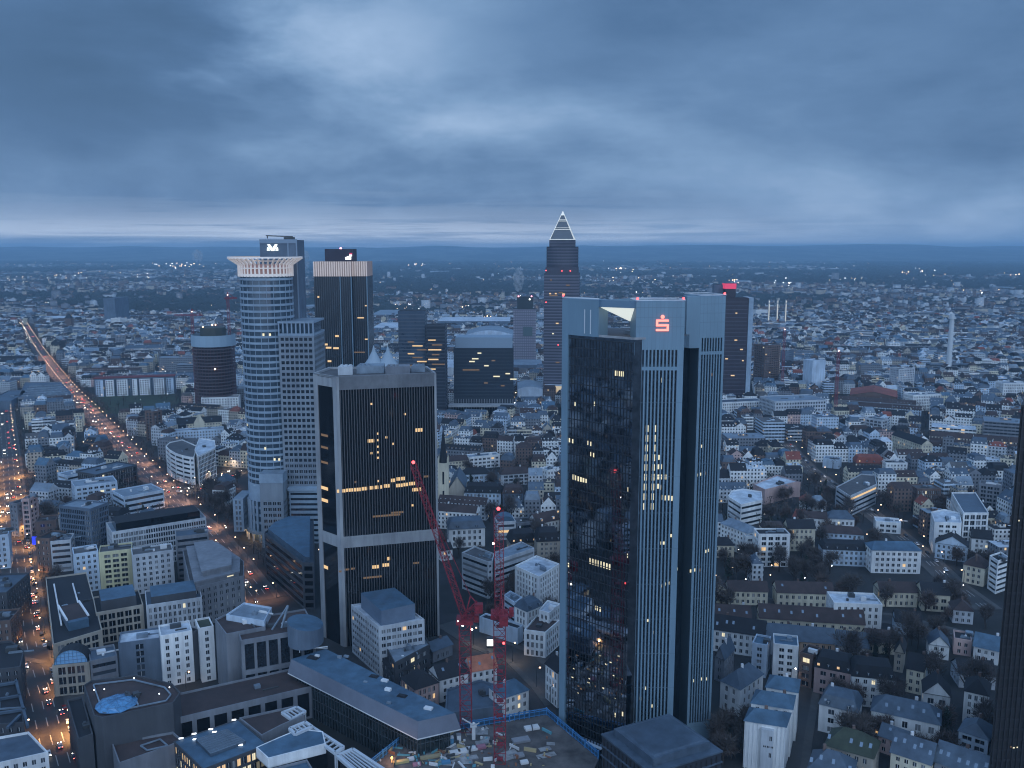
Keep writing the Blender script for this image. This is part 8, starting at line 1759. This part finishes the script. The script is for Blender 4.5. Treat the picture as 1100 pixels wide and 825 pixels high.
def traffic(pts, w, nm, n, d0, d1, seed, lanes):
    rr = random.Random(seed); rp = resample(pts, 4)[::-1]; vis = [i for i in range(len(rp) - 1) if scr(*rp[i], 0)[1] < 822 and scr(*rp[i], 0)[0] > 0]
    used = []; k = {}; rec = []
    for t in range(n * 6):
        if len(rec) >= n: break
        i = vis[int(rr.random() ** 1.15 * (len(vis) - 1))]; ln = rr.choice(lanes)
        if any(abs(i - a) < 3 and ln == b for a, b in used): continue
        used.append((i, ln)); a, b = rp[i], rp[i + 1]; l = math.dist(a, b)
        if l < .5: continue
        ux_, uy_ = (b[0] - a[0]) / l, (b[1] - a[1]) / l; nx, ny = -uy_, ux_       # direction away from the viewer
        away = ln < 0; x, y = a[0] + nx * ln, a[1] + ny * ln; rec.append((i, x, y, math.atan2(uy_, ux_) + (0 if away else math.pi), rr.choices(list(CARC), (6, 5, 4, 2, 1, 3))[0], away))
    rec.sort()
    for i, x, y, an, cn, away in rec:
        k[(cn, away)] = k.get((cn, away), 0) + 1
        put_car(x, y, an, cn, '%s %s car on the %s, %s of these from the near end' % (cn, 'departing' if away else 'oncoming', nm, ordw(k[(cn, away)])), 'cars driving on the %s' % nm)
traffic(R1, 16, 'wide boulevard', 70, 0, 1, 1, (-6.4, -4, -1.7, 1.7, 4, 6.4))
traffic(R2, 17, 'left street', 60, 0, 1, 2, (-6.4, -2.4, 2.4, 6.4))
traffic(R3, 18, 'side street', 14, 0, 1, 3, (-5, 5))
def parked(pts, off, nm, n, seed, step=6):
    rr = random.Random(seed); rp = resample(pts, step)[::-1]; k = {}
    c_ = 0
    for i in range(len(rp) - 1):
        if c_ >= n: break
        a, b = rp[i], rp[i + 1]; l = math.dist(a, b)
        if l < 1 or rr.random() < .35 or scr(*a, 0)[1] > 824: continue
        ux_, uy_ = (b[0] - a[0]) / l, (b[1] - a[1]) / l; cn = rr.choices(list(CARC), (6, 5, 4, 2, 1, 3))[0]; k[cn] = k.get(cn, 0) + 1; c_ += 1
        put_car(a[0] - uy_ * off, a[1] + ux_ * off, math.atan2(uy_, ux_), cn, '%s parked car, %s of its colour from the near end, %s' % (cn, ordw(k[cn]), nm), 'cars parked in the %s' % nm, on=False)
parked(R4, 3.2, 'narrow lower street', 22, 4); parked(R7, 3.3, 'right cross street', 30, 5, 7); parked(R5, 4.0, 'long right street', 30, 6, 8); parked(R2, -7.8, 'left street', 26, 7, 7)
# far lights
q = MB(); rr = random.Random(21)
def fl_(px, py, m=None, s=1.0):
    if py < 272: return
    x, y = P(px, py, 9); r_ = y * .00048 * s * rr.uniform(.6, 1.3)
    if y > 24000: return
    c_ = (x, y, 9 + r_); m = m if m is not None else (0 if rr.random() < .55 else 1)
    v = [(c_[0] + r_, c_[1], c_[2]), (c_[0], c_[1] + r_, c_[2]), (c_[0] - r_, c_[1], c_[2]), (c_[0], c_[1] - r_, c_[2])]; t = (c_[0], c_[1], c_[2] + r_); b = (c_[0], c_[1], c_[2] - r_)
    for i in range(4): j = (i + 1) % 4; q.face([v[i], v[j], t], m); q.face([v[j], v[i], b], m)
for (cx_, cy_2, sx_, sy_, n, s) in ((230, 352, 26, 16, 26, 1.2), (445, 328, 26, 12, 46, 1.1), (492, 340, 30, 10, 40, 1.1), (530, 345, 14, 10, 34, 1.3), (405, 352, 10, 8, 22, 1.2), (60, 297, 40, 4, 16, 1), (190, 285, 24, 3, 22, 1.2), (20, 300, 26, 4, 14, .9), (150, 297, 20, 3, 12, .9), (452, 285, 10, 1.5, 7, 1),
                                (690, 300, 30, 8, 20, .9), (790, 302, 6, 2, 8, 1.2), (843, 304, 10, 4, 14, 1.3), (900, 300, 24, 3, 10, 1), (985, 293, 30, 3, 14, 1.1), (1050, 314, 16, 3, 16, 1.2), (1000, 303, 40, 5, 14, .9), (1090, 296, 8, 1.5, 4, 1.4), (667, 289, 8, 1, 8, 1.1), (960, 408, 14, 5, 12, 1), (800, 395, 26, 30, 14, .8), (470, 452, 24, 16, 26, .9), (560, 435, 26, 12, 26, 1.1), (218, 395, 18, 18, 22, .9), (110, 345, 80, 24, 44, .8), (600, 330, 60, 14, 12, .8)):
    for i in range(n): fl_(rr.gauss(cx_, sx_ * .6), rr.gauss(cy_2, sy_ * .6), None, s)
for i in range(480): fl_(rr.uniform(0, 1100), 276 + 190 * rr.random() ** 1.4, None, .62)
for a, b, n in (((0, 322), (60, 326), 22), ((118, 330), (150, 326), 10), ((170, 394), (215, 425), 18), ((0, 352), (28, 345), 8), ((820, 299), (850, 312), 12), ((1035, 312), (1080, 318), 12)):
    for i in range(n): p_ = lerp(a, b, i / n); fl_(p_[0], p_[1], None, .8)
tag(q.build('distant_lights', [DLAMP, DLAMPW]), 'countless small lamps and lit signs of the far town', 'lights', kind='stuff')
q = MB(); rr = random.Random(5); c0 = 0      # small lamps in streets and courts between the nearer houses
for i in range(900):
    px, py = rr.uniform(0, 1060), rr.uniform(400, 640)
    x, y = P(px, py, 4)
    if 345 < px < 600 and py > 500: continue
    if free([(x - .4, y - .4), (x + .4, y - .4), (x + .4, y + .4), (x - .4, y + .4)], False, False) and c0 < 190: q.ball((x, y, 4.6), .26 + y * .00014, 0 if rr.random() < .5 else 1, 6, 4); q.bar((x, y, 0), (x, y, 4.4), .15, 2); c0 += 1
tag(q.build('courtyard_lamps', [DLAMP, DLAMPW, METD]), 'small lamps glowing in streets and courtyards between the houses', 'lamps', kind='stuff')
def plume(px, py, Y, w, h, dens, label):
    x, z = Q(px, py, Y); q = MB(); q.ball((x, Y, z), w, 0, 14, 10, h / w); o = q.build('steam_plume', [pm_(dens, w)], None, (x, Y, z)); tag(o, label, 'steam', kind='stuff')
def pm_(dens, w):
    m = bpy.data.materials.new('steam'); m.use_nodes = True; N, L = nodes(m.node_tree); v = N('ShaderNodeVolumePrincipled'); o = N('ShaderNodeOutputMaterial'); L(v.outputs[0], o.inputs['Volume']); v.inputs['Color'].default_value = (.9, .93, .97, 1)
    g = N('ShaderNodeNewGeometry'); n = N('ShaderNodeTexNoise', inp={'Scale': 1.6 / w, 'Detail': 4.0, 'Roughness': .6}); L(g.outputs['Position'], n.inputs['Vector'])
    L(math_(N, L, 'MULTIPLY', math_(N, L, 'MAXIMUM', math_(N, L, 'SUBTRACT', n.outputs[0], .46), 0.0), dens), v.inputs['Density']); return m
plume(557, 300, 1540, 10, 22, .9, 'pale steam plume rising from the tower with the square recess')
plume(327, 279, 5200, 34, 60, .3, 'faint steam plume far behind the round crowned tower')
plume(212, 275, 5400, 34, 40, .3, 'faint steam plume left of the round crowned tower')
# ================================================================== HAZE
hb = MB(); HX = GX + 40
hb.prism([(-HX, -1600), (HX, -1600), (HX, 27600), (-HX, 27600)], -2.6, 330, 0, 0, True)
hm_ = bpy.data.materials.new('haze'); hm_.use_nodes = True; N, L = nodes(hm_.node_tree)
pv_ = N('ShaderNodeVolumePrincipled'); ho = N('ShaderNodeOutputMaterial'); L(pv_.outputs[0], ho.inputs['Volume'])
pv_.inputs['Color'].default_value = (.46, .74, .98, 1); pv_.inputs['Density'].default_value = 0.72e-4; pv_.inputs['Anisotropy'].default_value = 0.0
try: hm_.cycles.homogeneous_volume = True
except Exception: pass
hz_ = hb.build('haze', [hm_]); tag(hz_, kind='stuff'); 
try: hz_.visible_shadow = True
except Exception: pass
